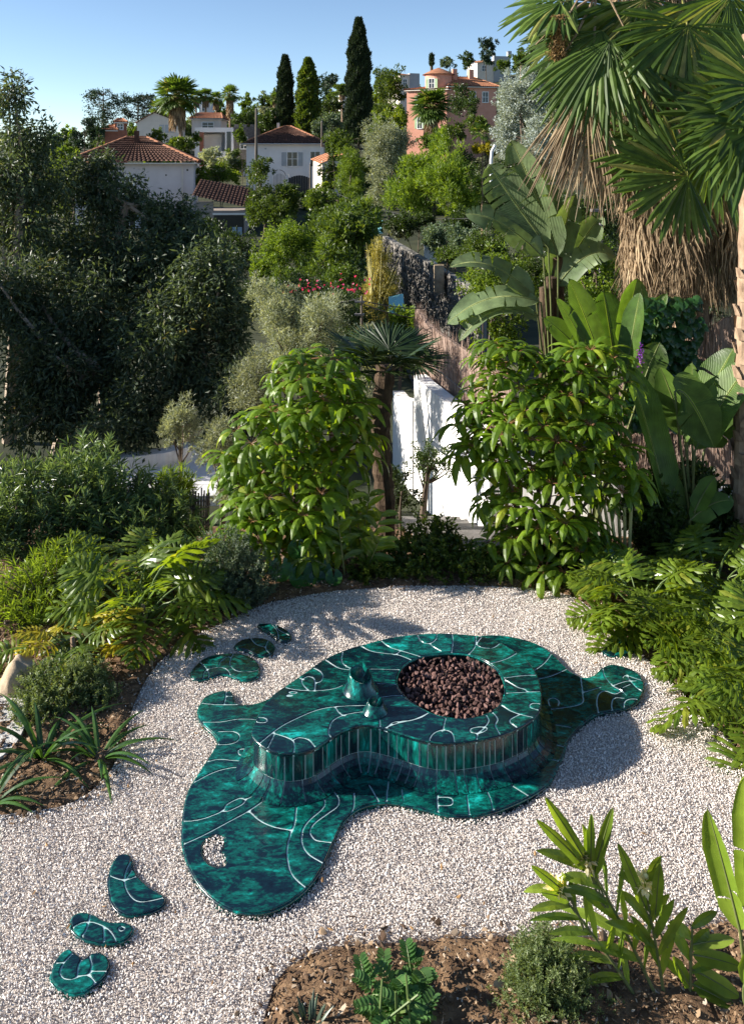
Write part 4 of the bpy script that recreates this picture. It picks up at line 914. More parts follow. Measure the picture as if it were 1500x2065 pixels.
# ---- fine twiggy shrub
def shrub(name, label, lobes, kind, D, n_twig, twig, leaf, wleaf, seed, cat='shrub', per=34, up=0.8, group=None, base=None, crownname='foliage', tone=0.3):
    rng = np.random.default_rng(seed); c0 = np.mean([c for c, r in lobes], 0); base = base or (c0[0], c0[1], gz(c0[0], c0[1])); root = thing(name, label, cat, tuple(base), group=group)
    P, d, idx = sample_lobes(lobes, n_twig, rng, 0.3); mb = MB(); ms = MB()
    Dv = nrm(d*0.7+np.array([0, 0, up])+rng.normal(size=d.shape)*0.35); C = []; E = []; T = []
    q = rng.random((n_twig, per))
    C = P[:, None]+Dv[:, None]*(q[..., None]-0.5)*twig+rng.normal(size=(n_twig, per, 3))*0.004
    E = Dv[:, None]*0.7+nrm(rng.normal(size=(n_twig, per, 3)))*0.9
    T = np.clip(0.7*rng.random((n_twig, per))*(1-tone)+tone*rng.random((n_twig, 1))+0.3*q, 0, 0.999)
    cards(mb, C.reshape(-1, 3), E.reshape(-1, 3), leaf*rng.uniform(0.7, 1.3, n_twig*per), wleaf, 0.2, 0.05, rng, T.ravel(), 0.5)
    mb.build(crownname, GREENS[kind], root)
    for k in range(min(n_twig, 40)): tube(ms, bez(np.array(base)+rng.normal(size=3)*[0.03, 0.03, 0], (np.array(base)+P[k])/2+[0, 0, 0.02], P[k], 4), [0.006, 0.005, 0.004, 0.002], 4, cap=False)
    ms.build('stem', M_BARK, root)
    return root
# ---------------------------------------------------------------- walls, fences, terrace near the court
def wall_run(name, label, cat, pts, th, mat, z0, z1, group=None, coping=None):
    """upright wall along plan points; z0, z1 per point"""
    og = (pts[0][0], pts[0][1], min(z0)); root = thing(name, label, cat, og, group=group); mb = MB(); cb = MB()
    P = np.array(pts, float); T = nrm(np.gradient(P, axis=0)); Nn = np.stack([-T[:, 1], T[:, 0]], -1)
    for i in range(len(P)-1):
        V = []
        for k in (i, i+1):
            a, b = P[k]-Nn[k]*th/2, P[k]+Nn[k]*th/2; V += [(*a, z0[k]), (*b, z0[k]), (*b, z1[k]), (*a, z1[k])]
        mb.add(V, [(0, 4, 7, 3), (1, 2, 6, 5), (3, 7, 6, 2)]+([(0, 3, 2, 1)] if i == 0 else [])+([(4, 5, 6, 7)] if i == len(P)-2 else []))
    mb.build('wall_body', mat, root)
    return root
wA = [(at(1004, 885, 10.8).x, 10.8), (1.28, 12.6), (0.92, 14.3), (0.83, 14.9)]
white_wall = wall_run('garden_wall', 'tall white rendered garden wall lit by the sun beside the sunken path', 'wall', wA, 0.22, M_WHITE, [-1.6, -1.7, -1.8, -1.8], [0.72, 0.66, 0.6, 0.58])
wall_run('garden_wall', 'lower step of the white garden wall next to the taller lit wall', 'wall', [(0.80, 14.93), (0.60, 16.4), (0.52, 17.2)], 0.22, M_WHITE, [-2, -2, -2], [0.12, -0.22, -0.3])
wall_run('garden_wall', 'white garden wall in the shade behind the paddle leaves at the right edge', 'wall', [(at(1004, 885, 10.8).x+0.14, 10.78), (2.6, 10.5), (4.2, 10.2), (6.5, 9.9)], 0.22, M_WHITE, [-1.6, -1.2, -0.9, -0.9], [0.62, 0.40, 0.36, 0.36])
# brush (heather) screens: battens and twigs
M_BRUSH = rough_mat('heather_brush', (0.16, 0.105, 0.08), (0.44, 0.33, 0.27), 14, 0.95, 0.8, (3, 3, 0.25), c3=(0.28, 0.2, 0.16))
M_TWIG = leaf_mat('brush_twig', (0.14, 0.09, 0.07), (0.42, 0.31, 0.25), None, 0.05, 0.9, 0.1, (1, 1, 1))
def brush_screen(label, pts, zb, zt, seed, th=0.06):
    rng = np.random.default_rng(seed); root = thing('brush_fence', label, 'fence', (pts[0][0], pts[0][1], zb[0])); P = np.array(pts, float)
    mb = MB()
    for i in range(len(P)-1):
        a, b = P[i], P[i+1]; T = nrm(b-a); Nn = np.array([-T[1], T[0]])*th/2
        V = [(*(a-Nn), zb[i]), (*(a+Nn), zb[i]), (*(a+Nn), zt[i]), (*(a-Nn), zt[i]), (*(b-Nn), zb[i+1]), (*(b+Nn), zb[i+1]), (*(b+Nn), zt[i+1]), (*(b-Nn), zt[i+1])]
        mb.add(V, [(0, 4, 7, 3), (1, 2, 6, 5), (3, 7, 6, 2), (0, 3, 2, 1), (4, 5, 6, 7)])
    mb.build('brush_panel', M_BRUSH, root); mb = MB(); n = 5200
    L = np.hypot(*np.diff(P, axis=0).T); sgi = rng.choice(len(L), n, p=L/L.sum()); f = rng.random(n)
    xy = P[sgi]*(1-f[:, None])+P[sgi+1]*f[:, None]; z0 = np.array(zb)[sgi]*(1-f)+np.array(zb)[sgi+1]*f; z1 = np.array(zt)[sgi]*(1-f)+np.array(zt)[sgi+1]*f
    z = z0+(z1-z0)*rng.uniform(-0.02, 0.97, n); Tn = nrm(P[sgi+1]-P[sgi]); s = rng.choice([-1, 1], n)*rng.uniform(0.03, 0.05, n)
    C = np.column_stack([xy[:, 0]-Tn[:, 1]*s, xy[:, 1]+Tn[:, 0]*s, z]); D = np.column_stack([rng.normal(0, 0.10, (n, 2)), np.ones(n)])
    cards(mb, C, D, rng.uniform(0.12, 0.34, n), 0.011, 0.3, 0, rng); mb.build('twigs', M_TWIG, root, kind='stuff')
    for zf in (0.3, 0.7):
        mb = MB(); tube(mb, [(*(p+np.array([-0.06, 0])), a*(1-zf)+b*zf) for p, a, b in zip(P, zb, zt)], 0.008, 5); mb.build('wire', M_STEEL, root)
brush_screen('weathered brown heather brush fence behind the tall white wall', [(1.78, 10.95), (1.50, 12.6), (1.14, 14.4), (0.98, 15.6), (0.9, 17.3)], [-0.6]*5, [1.45, 1.42, 1.38, 1.36, 1.3], 5)
brush_screen('sunlit brown heather brush fence beside the palm trunks at the right edge', [(3.1, 10.9), (4.3, 10.6), (6.8, 10.2)], [0.2, 0.3, 0.3], [1.4, 2.32, 2.45], 6)
# sunken path, terrace and road
M_PATH = rough_mat('path_concrete', (0.13, 0.12, 0.11), (0.24, 0.225, 0.21), 7, 0.9, 0.3)
M_ASPH = rough_mat('asphalt', (0.04, 0.04, 0.042), (0.065, 0.065, 0.068), 30, 0.95, 0.4)
def sheet(name, poly, mat, z0, z1, kind='structure'):
    mb = MB(); prism(mb, poly, z0, z1); return mb.build(name, mat, kind=kind)
pp = [(875, 1000, 11.6), (915, 990, 12.4), (1004, 1100, 10.6), (1050, 1170, 9.6), (960, 1130, 9.7), (900, 1060, 10.6)]
mb = MB()
for k in range(6):      # flight of shallow steps going down beside the wall
    y0 = 9.7+k*0.42; z = -0.12-k*0.13; x1 = np.interp(y0, [9.6, 10.8, 12.6], [1.75, 1.5, 1.2])-0.1
    box(mb, x1-0.85, x1, y0, y0+0.43, z-0.5, z)
mb.build('stepped_path', M_PATH, kind='structure')
TER = [at(u, v, H*0+((H+1.2)*F/(v-VH))) for u, v in ((-420, 978), (-100, 976), (215, 966), (330, 945), (385, 932), (440, 930), (470, 960), (462, 985), (448, 1000), (380, 1000), (330, 985), (280, 972), (200, 985), (60, 985), (-420, 990))]
sheet('white_terrace', [(p.x, p.y) for p in TER], rough_mat('terrace_plaster', (0.62, 0.61, 0.60), (0.76, 0.75, 0.74), 3, 0.8, 0.2), -1.9, -1.2)
mb = MB(); q = [at(u, v, (H+1.2)*F/(v-VH)) for u, v in ((150, 960), (200, 955), (260, 948), (320, 940), (375, 926), (405, 926))]
root = wall_run('terrace_wall', 'low white curved wall bordering the shaded terrace below the garden', 'wall', [(p.x, p.y+0.3) for p in q], 0.3, M_WHITE, [-1.9]*6, [-1.02]*6)
# concrete slab and boulder at the left edge
sl_ = [(-120, 1372), (0, 1386), (42, 1398), (58, 1430), (48, 1470), (20, 1512), (-40, 1545), (-160, 1560)]
p_ = [onz(u, v, 0.05) for u, v in sl_]; sheet('stone_slab', [(a.x, a.y) for a in smooth_line(p_, 3, True) and [Vector((*t, 0)) for t in smooth_line(p_, 3, True)]] if False else [tuple(t) for t in smooth_line(p_, 3, True)], rough_mat('pale_slab', (0.50, 0.48, 0.45), (0.66, 0.64, 0.61), 12, 0.9, 0.5), -0.1, 0.05)
def boulder(label, c, r, seed, mat):
    rng = np.random.default_rng(seed); bm = bmesh.new(); bmesh.ops.create_icosphere(bm, subdivisions=4, radius=1)
    ks = nrm(rng.normal(size=(9, 3))); hs = rng.uniform(0.62, 0.9, 9)
    for v in bm.verts:
        p = np.array(v.co); q = p.copy()
        for k, h in zip(ks, hs):
            e = q@k-h
            if e > 0: q = q-k*e*0.85
        q = q*(1+0.06*math.sin(5*p[0]+3*p[2])+0.03*math.sin(11*p[1]+7*p[0])); v.co = Vector(q*np.array(r))
    me = bpy.data.meshes.new('boulder'); bm.to_mesh(me); bm.free(); me.materials.append(mat)
    for f in me.polygons: f.use_smooth = True
    return tag(link('boulder', me, None, tuple(c)), label, 'boulder')
M_LIME = rough_mat('limestone', (0.26, 0.19, 0.12), (0.50, 0.41, 0.29), 4, 0.9, 0.8, c3=(0.40, 0.31, 0.21))
c = onz(42, 1395, 0.0); boulder('pale limestone boulder beside the yellow split leaf plant at the left edge', (c.x, c.y, 0.07), (0.14, 0.19, 0.22), 4, M_LIME)
c = onz(1470, 2050, 0.0); boulder('small grey rock at the foot of the ginger plants, bottom right corner', (c.x, c.y+0.03, 0.0), (0.07, 0.05, 0.04), 9, M_LIME)

# ---------------------------------------------------------------- umbrella trees
def umbrella(label, lobes, n, base, seed, mind, canes):
    rng = np.random.default_rng(seed); root = thing('umbrella_tree', label, 'tree', base)
    pts = scatter_parts(root, lobes, n, UMB, rng, mind, cam_bias=0.7, tilt=0.38, smin=0.7, smax=1.28)
    scatter_parts(root, [(c, r*0.72) for c, r in lobes], n//3, UMB, rng, mind, smin=0.7, smax=1.0)
    for k in range(canes):
        tp = pts[rng.integers(len(pts))]; mb = MB(); b = np.array(base)+rng.normal(size=3)*[0.12, 0.10, 0]
        tube(mb, bez(b, (b+tp)/2*[1, 1, 0.9]+rng.normal(size=3)*0.08, tp, 8), np.linspace(0.024, 0.008, 8), 6); mb.build('trunk', M_BARK, root)
    return root
c0 = at(610, 1120, 9.35)
umbrella('umbrella tree with drooping glossy leaf rosettes left of the dark fan palm', [lobe(640, 800, 9.3, 105, 95), lobe(560, 900, 9.2, 95, 90), lobe(690, 890, 9.3, 60, 90), lobe(480, 935, 9.2, 34, 40), lobe(600, 990, 9.1, 120, 75), lobe(520, 1060, 9.0, 62, 55), lobe(610, 1075, 9.0, 70, 55)], 112, (c0.x, c0.y, gz(c0.x, c0.y)), 11, 0.16, 11)
c0 = at(1110, 1150, 9.3)
umbrella('umbrella tree with bright drooping leaf rosettes in front of the paddle leaves', [lobe(1030, 770, 9.3, 85, 85), lobe(1185, 775, 9.2, 88, 80), lobe(1110, 880, 9.1, 145, 100), lobe(975, 880, 9.3, 50, 90), lobe(1090, 1000, 9.0, 120, 85), lobe(1220, 960, 9.0, 60, 80), lobe(1110, 1100, 8.95, 130, 55)], 145, (c0.x, c0.y, gz(c0.x, c0.y)), 12, 0.168, 13)

# ---------------------------------------------------------------- dark fan palm between them
rng = np.random.default_rng(21)
pc = at(775, 735, 9.9); pb = at(772, 1060, 9.9); root = thing('fan_palm', 'small dark fan palm with a slim fibrous trunk behind the left umbrella tree', 'palm tree', (pb.x, pb.y, gz(pb.x, pb.y)))
M_FIBRE = rough_mat('palm_fibre', (0.03, 0.02, 0.013), (0.12, 0.08, 0.05), 16, 0.95, 0.9, (1, 1, 0.4))
mb = MB(); zz = np.linspace(gz(pb.x, pb.y), pc.z, 26); tube(mb, [(pb.x+0.03*math.sin(k*0.3), pb.y, z) for k, z in enumerate(zz)], [0.105+0.018*(k % 2) for k in range(26)], 10); mb.build('trunk', M_FIBRE, root)
for k, (u, v, dD, R, fx, fz) in enumerate([(690, 700, -0.1, 0.62, -0.3, 0.8), (845, 715, -0.2, 0.62, 0.3, 0.8), (790, 690, 0.35, 0.6, 0.1, 0.7), (735, 715, -0.5, 0.6, -0.2, 0.9), (800, 730, -0.55, 0.58, 0.2, 0.9), (870, 725, 0.2, 0.55, 0.5, 0.6), (740, 680, 0.5, 0.55, -0.1, 0.7), (770, 760, -0.6, 0.5, 0, 0.5), (830, 690, 0.4, 0.55, 0.3, 0.7), (700, 740, 0.3, 0.5, -0.5, 0.5)]):
    hub = at(u, v, 9.9+dD); hub = pc.lerp(hub, 0.62)
    fan_frond(root, (pc.x, pc.y, pc.z-0.1), hub, R*0.85, (fx*0.5, -0.12, 1.0), rng, M_FAND, n=40, spread=2.1, droop=0.22, rag=0.06)

# ---------------------------------------------------------------- big Mexican fan palms at the right
def skirt(root, c, r0, r1, zt, zb, n, rng, name='dead_frond', sq=0.9):
    """dead fronds hanging round the trunk, each a folded fan"""
    for k in range(n):
        a = rng.uniform(0, 2*PI); h = rng.random()**0.8; z = zt+(zb-zt)*h*0.62; r = (r0*(1-h)+r1*h)
        d = np.array([math.cos(a), math.sin(a)*sq, 0]); hub = np.array([c[0], c[1], z])+d*r
        mb = MB(); tube(mb, [(c[0]+d[0]*0.1, c[1]+d[1]*0.1, z+0.25), tuple(hub+np.array([0, 0, 0.12])), tuple(hub)], [0.02, 0.014, 0.008], 4, 0.5)
        L = rng.uniform(0.55, 1.25)*(zt-zb)*0.42; d = nrm(d+rng.normal(size=3)*[0.12, 0.12, 0.05]); m = 18; tn = np.array([-d[1], d[0], 0]); base_t = rng.uniform(0.0, 0.75)
        for j in range(m):
            q = j/(m-1)*2-1; l = L*(1-0.25*abs(q))*rng.uniform(0.75, 1.1); t = np.linspace(0, 1, 7)
            P = hub+tn*(q*0.26*L*np.sin(t*1.6)+rng.normal()*0.02)[:, None]*1.0+d*(0.12*np.sin(t*2.2)*(1-0.5*h)+rng.normal()*0.03*t)[:, None]+np.array([0, 0, -1.])*(l*t)[:, None]+rng.normal(size=(7, 3))*0.011+tn*(rng.normal()*0.07*t**2)[:, None]
            strip(mb, P, tn, np.array([0.4, 0.9, 1, 0.9, 0.7, 0.4, 0.08])*0.0145, 0.6*rng.choice([-1, 1]), np.clip(base_t+rng.normal()*0.15, 0, 0.99))
        mb.build(name, [M_DEAD], root)
    # loose shreds between them
    m = n*60; a = rng.uniform(0, 2*PI, m); h = rng.random(m); r = (r0*(1-h)+r1*h)*rng.uniform(0.75, 1.05, m); z = zt+(zb-zt)*h*0.9
    C = np.column_stack([c[0]+np.cos(a)*r, c[1]+np.sin(a)*r*sq, z]); Dv = np.column_stack([np.cos(a)*0.12+rng.normal(size=m)*0.2, np.sin(a)*0.12+rng.normal(size=m)*0.2, -np.ones(m)])
    mb = MB(); cards(mb, C, Dv, rng.uniform(0.2, 0.6, m), 0.012, 0.4, 0, rng, rng.random(m)**1.2*0.95); mb.build('frond_shreds', M_DEAD, root, kind='stuff')
def boots(root, P0, P1, r, n, seed, s=1.0):
    rg = np.random.default_rng(seed); me = []
    for k in range(3):
        mb = MB(); w = 0.10*s; u = np.linspace(0, 1, 5)
        Pp = np.column_stack([0.02+0.03*u**1.4, 0*u, 0.15*s*u]); strip(mb, Pp, (0, 1, 0), w*np.array([1, 0.95, 0.8, 0.6, 0.45]), -0.35, 0.5)
        Q = Pp+np.array([0.012, 0, 0]); strip(mb, Q, (0, -1, 0), w*np.array([1, 0.95, 0.8, 0.6, 0.45]), 0.35, 0.5)
        me.append(mb.mesh('leaf_base', M_TAN))
    og = Vector(root['og']); P0 = Vector(P0); P1 = Vector(P1)
    for k in range(n):
        f = (k+0.5)/n; p = P0.lerp(P1, f); a = k*2.39996
        M = Matrix.Translation(p-og)@Matrix.Rotation(a, 4, 'Z')@Matrix.Translation((r*0.86, 0, 0))@Matrix.Scale(rg.uniform(0.85, 1.2), 4); part('leaf_base', me[k % 3], root, M)
rng = np.random.default_rng(31)
# palm A: skirted trunk behind the brush fence
D = 11.2; ax = at(1392, 600, D).x; rootA = thing('fan_palm', 'tall fan palm with a thick skirt of dead straw coloured fronds above the brush fence', 'palm tree', (ax, D, 0.2))
mb = MB(); tube(mb, [(ax, D, 0.0), (ax, D, 1.3), (ax, D, 2.4), (ax, D, 5.2)], [0.26, 0.23, 0.22, 0.2], 12); mb.build('trunk', M_TAN, rootA)
boots(rootA, (ax, D, 1.5), (ax, D, 2.75), 0.265, 26, 3)
skirt(rootA, (ax, D), 0.66, 0.82, 4.75, 2.45, 150, rng)
def key_fan(root, base, hub_px, D, tip_px, tipdD, R, facing, rng, mat=None, **kw):
    h = at(*hub_px, D); t = at(*tip_px, D+tipdD); return fan_frond(root, base, h, R, facing, rng, mat, axis=(t-h), **kw)
cA = (ax, D, 4.75)
key_fan(rootA, cA, (1386, 356), 9.9, (1250, 330), -0.1, 0.98, (0.1, -0.9, 0.45), rng, n=46, spread=2.0, droop=0.10)
key_fan(rootA, cA, (1330, 300), 10.6, (1200, 270), 0.2, 0.9, (-0.1, -0.7, 0.6), rng, n=40, spread=1.9, droop=0.15)
key_fan(rootA, cA, (1476, 232), 10.2, (1360, 190), 0.0, 0.95, (0.1, -0.9, 0.4), rng, n=44, spread=2.1, droop=0.12)
key_fan(rootA, cA, (1500, 210), 9.9, (1480, 330), -0.2, 0.95, (0.2, -0.9, 0.3), rng, n=40, spread=1.7, droop=0.25)
key_fan(rootA, cA, (1440, 300), 10.3, (1500, 430), -0.2, 0.9, (0.3, -0.9, 0.3), rng, n=40, spread=1.8, droop=0.25)
# palm B: above it, its fans hang into the top of the picture
D = 12.2; bx = at(1385, 0, D).x; rootB = thing('fan_palm', 'fan palm with long hanging green fans and dry straw fronds, left of the skirted palm', 'palm tree', (bx, D+0.3, 0.0))
cB = (bx, D+0.3, H+(330+20)*D/F)
mb = MB(); tube(mb, [(bx+0.1, D+0.3, 0.0), (bx+0.05, D+0.3, 3), (bx, D+0.3, cB[2])], [0.2, 0.17, 0.16], 10); mb.build('trunk', M_TAN, rootB)
for hp, D_, tp, dd, R, fc, n, sp, dr in [((1215, 62), 10.8, (1120, 190), -0.2, 1.15, (-0.5, -0.8, 0.3), 40, 1.15, 0.25), ((1230, 80), 10.5, (1200, 260), -0.1, 1.2, (-0.2, -0.95, 0.2), 34, 1.0, 0.2), ((1385, 52), 10.4, (1365, 200), -0.1, 1.0, (0.05, -0.95, 0.25), 46, 1.75, 0.2),
        ((1130, 5), 11.0, (1020, 25), 0.0, 0.8, (-0.2, -0.6, 0.7), 32, 1.6, 0.35), ((1150, -20), 11.3, (1050, 20), 0.1, 0.9, (-0.2, -0.6, 0.7), 32, 1.4, 0.4), ((1260, 20), 11.2, (1210, 100), 0.1, 1.0, (-0.1, -0.95, 0.25), 34, 1.5, 0.3), ((1300, 0), 11.0, (1290, 150), 0.0, 1.05, (0, -0.95, 0.25), 36, 1.4, 0.3), ((1470, -10), 10.6, (1490, 150), 0.0, 1.0, (0.2, -0.95, 0.2), 36, 1.5, 0.25), ((1170, 40), 11.4, (1080, 110), 0.2, 0.9, (-0.4, -0.7, 0.5), 32, 1.3, 0.3), ((1420, 10), 11.0, (1430, 120), 0.0, 1.0, (0.1, -0.95, 0.2), 34, 1.6, 0.25)]:
    key_fan(rootB, cB, hp, D_, tp, dd, R, fc, rng, n=n, spread=sp, droop=dr)
skirt(rootB, (at(1345, 0, 12.4).x, 12.5), 0.8, 1.05, 6.9, 4.0, 95, rng)
for hp, D_, tp, dd, R in [((1255, 235), 10.9, (1250, 400), 0, 1.15), ((1285, 260), 10.8, (1290, 430), 0, 1.15), ((1230, 225), 11.0, (1215, 400), 0, 1.2), ((1310, 240), 10.9, (1320, 400), 0, 1.2), ((1165, 215), 10.8, (1130, 380), 0, 1.1), ((1205, 205), 10.7, (1195, 380), 0, 1.3), ((1175, 180), 10.9, (1150, 330), 0, 1.15), ((1195, 190), 10.8, (1190, 340), 0, 1.2), ((1150, 200), 11.0, (1110, 330), 0, 0.95), ((1210, 170), 11.1, (1225, 340), 0, 1.2), ((1180, 175), 10.7, (1165, 340), 0, 1.05), ((1290, 190), 11.2, (1285, 340), 0, 1.1), ((1250, 180), 11.2, (1250, 340), 0, 1.2), ((1330, 180), 11.3, (1340, 330), 0, 1.1)]:
    key_fan(rootB, cB, hp, D_, tp, dd, R, (-0.2, -1, 0.1), rng, M_DEAD, n=26, spread=0.42, droop=0.1, name='dead_frond', rag=0.25)
mb = MB()
for k, (u, v) in enumerate(((1128, 60), (1122, 130), (1080, 90), (1195, 150), (1260, 60))): tube(mb, [tuple(at(1200, -10, 11.2)), tuple(at((u+1200)/2, v-60, 10.9)), tuple(at(u, v, 10.8))], [0.02, 0.015, 0.008], 5)
mb.build('flower_stalk', M_DEAD, rootB)
mb = MB(); cc = np.array(at(1126, 70, 10.8)); m = 1500; hh = rng.random(m); cards(mb, cc+np.column_stack([rng.normal(0, 0.05, m), rng.normal(0, 0.05, m), -hh*0.55+0.25]), np.column_stack([rng.normal(size=m)*0.6, rng.normal(size=m)*0.6, -np.ones(m)*0.8]), 0.05, 0.018, rng=rng); mb.build('seed_cluster', leaf_mat('seed_brown', (0.13, 0.075, 0.03), (0.3, 0.19, 0.08), None, 0.1, 0.9), rootB)
# palm C: near trunk on the right edge of the picture, crown above the frame
D = 9.4; cx = at(1514, 800, D).x; rootC = thing('fan_palm', 'pale bare palm trunk with old leaf bases at the right edge of the picture', 'palm tree', (cx, D, -0.1))
mb = MB(); z = np.linspace(-0.3, 5.6, 40); tube(mb, [(cx-0.07+0.02*t, D, t) for t in z], [0.125+0.012*(k % 3 == 0) for k in range(40)], 12); mb.build('trunk', M_TAN, rootC)
boots(rootC, (cx-0.07, D, -0.1), (cx, D, 3.2), 0.142, 64, 8, 0.8)
for hp, D_, tp, dd, R, fc in [((1500, 235), 8.9, (1420, 170), 0, 0.8, (0, -0.8, 0.6)), ((1530, 260), 8.7, (1500, 380), -0.1, 0.85, (-0.1, -0.95, 0.3)), ((1540, 180), 9.0, (1460, 90), 0, 0.85, (0, -0.8, 0.6)), ((1520, 250), 8.8, (1430, 300), -0.1, 0.7, (-0.2, -0.9, 0.4))]:
    key_fan(rootC, (cx+0.02, D, 5.5), hp, D_, tp, dd, R, fc, rng, n=42, spread=1.9, droop=0.2)

# ---------------------------------------------------------------- bird-of-paradise (paddle leaves)
rng = np.random.default_rng(41)
M_PADDLEM = leaf_mat('paddle_leaf_mid', (0.05, 0.11, 0.018), (0.11, 0.18, 0.032), None, 0.34, 0.4, 0.4, (2.0, 1.9, 0.7), veins=230.0)
def paddles(label, base, leaves, seed, D, mat=None, trunks=(), face=(-0.55, -0.75, 0.35)):
    rg = np.random.default_rng(seed); root = thing('bird_of_paradise_tree', label, 'plant', base)
    for (st, tp, w, dD, tears, *rest) in leaves:
        f = rest[0] if rest else face; cpt = rest[1] if len(rest) > 1 else None
        s = at(*st, D+dD); t = at(*tp, D+dD+(rest[2] if len(rest) > 2 else 0.0)); c = at(*cpt, D+dD) if cpt else None
        paddle(root, base, s, t, w, f, rg, c, 0.10, rg.uniform(0.15, 0.4), tears, mat)
    for k, (b, t, r) in enumerate(trunks):
        mb = MB(); tube(mb, bez(b, (np.array(b)+np.array(tuple(t)))/2, t, 12), [r*(1+0.06*(i % 2)) for i in range(12)], 10); mb.build('trunk', M_FIBRE, root)
    return root
D = 11.8; b = at(1110, 900, D); b.z = gz(b.x, b.y)
paddles('tall bird-of-paradise tree with big torn grey green paddle leaves beside the straw fronds', (b.x, b.y, b.z), [
 ((1125, 520), (1028, 278), 0.26, -0.2, 3), ((1105, 500), (985, 330), 0.27, -0.35, 6, (-0.4, -0.85, 0.3), (1015, 380)), ((1095, 520), (935, 432), 0.22, -0.4, 5, (-0.2, -0.6, 0.75), (1005, 425)), ((1080, 600), (905, 540), 0.2, -0.5, 4, (-0.1, -0.5, 0.8), (985, 500)),
 ((1090, 610), (900, 655), 0.2, -0.6, 5, (0, -0.5, 0.85), (985, 570)), ((1085, 640), (925, 690), 0.17, -0.7, 5, (0, -0.5, 0.85), (990, 590)), ((1110, 560), (1160, 390), 0.2, 0.1, 3, (0.2, -0.95, 0.1)), ((1120, 540), (1090, 330), 0.22, 0.3, 3, (0.5, -0.8, 0.1)), ((1130, 560), (1215, 430), 0.2, 0.4, 4, (0.1, -0.9, 0.3)), ((1120, 580), (1240, 520), 0.2, 0.0, 5, (0.1, -0.7, 0.7), (1190, 480)), ((1100, 640), (1010, 610), 0.16, 0.5, 4, (0, -0.6, 0.7))],
 51, D, trunks=[((b.x, b.y, b.z), at(1110, 560, D), 0.09), ((b.x+0.15, b.y+0.1, b.z), at(1125, 520, D+0.1), 0.075), ((b.x-0.12, b.y-0.1, b.z), at(1098, 580, D-0.1), 0.07)])
D = 10.2; b = at(1190, 1000, D); b.z = gz(b.x, b.y)
paddles('low bird-of-paradise clump of dark upright paddle leaves behind the right umbrella tree', (b.x, b.y, b.z), [
 ((1225, 770), (1145, 560), 0.22, 0.3, 1, (0.6, -0.75, 0.2)), ((1210, 760), (1120, 600), 0.16, 0.1, 1, (0.75, -0.6, 0.2)), ((1255, 700), (1285, 560), 0.2, 0.5, 1, (0.2, -0.9, 0.2)), ((1262, 760), (1290, 590), 0.17, 0.0, 0, (-0.85, -0.5, 0.2)), ((1275, 740), (1345, 590), 0.13, 0.2, 1, (-0.5, -0.8, 0.3)), ((1180, 720), (1095, 640), 0.15, 0.1, 2, (0.3, -0.8, 0.5)), ((1250, 820), (1150, 740), 0.2, -0.6, 1, (0.1, -0.4, 0.9), (1200, 730)), ((1290, 790), (1330, 690), 0.17, -0.3, 1, (-0.2, -0.9, 0.3)), ((1240, 740), (1215, 585), 0.24, 0.6, 1, (0.2, -0.95, 0.1))], 52, D, M_PADDLEM)
D = 9.5; b = at(1400, 1090, D); b.z = gz(b.x, b.y)
paddles('bird-of-paradise clump with broad fresh green paddle leaves next to the bare palm trunk', (b.x, b.y, b.z), [
 ((1385, 900), (1480, 700), 0.23, 0.1, 1, (-0.75, -0.6, 0.25)), ((1400, 910), (1520, 720), 0.2, -0.1, 1, (-0.7, -0.65, 0.3)), ((1380, 880), (1330, 740), 0.15, 0.2, 0, (-0.6, -0.75, 0.3)), ((1360, 790), (1440, 905), 0.24, -0.3, 2, (-0.35, -0.75, 0.6), (1385, 770)), ((1395, 880), (1395, 730), 0.15, 0.1, 1, (-0.8, -0.5, 0.3)), ((1345, 1020), (1265, 740), 0.30, -0.2, 0, (0.75, -0.65, 0.15)), ((1400, 1030), (1440, 960), 0.10, -0.4, 0, (-0.3, -0.6, 0.7)), ((1380, 1060), (1300, 900), 0.22, -0.1, 1, (0.7, -0.7, 0.2)), ((1390, 1050), (1480, 1010), 0.13, -0.4, 1, (0, -0.5, 0.8), (1440, 1000)), ((1420, 900), (1500, 820), 0.16, 0.3, 1, (-0.5, -0.8, 0.4))], 53, D, M_PADDLEM)
# sunlit cream canes under the right clump
rt = thing('bamboo_canes', 'short cluster of thick pale yellow canes under the right umbrella tree', 'plant', tuple(onz(1260, 1135, 0)), group=None)
for k in range(6):
    p = onz(1228+k*8, 1140+(k % 3)*6, 0.0); mb = MB(); tube(mb, [(p.x, p.y, -0.05), (p.x+0.01*(k-4), p.y+0.02, 0.3), (p.x+0.03*(k-4), p.y+0.03, 0.62+0.04*(k % 2))], [0.02, 0.018, 0.016], 7); mb.build('cane', rough_mat('pale_cane', (0.4, 0.36, 0.14), (0.56, 0.5, 0.22), 4, 0.5, 0.1), rt)
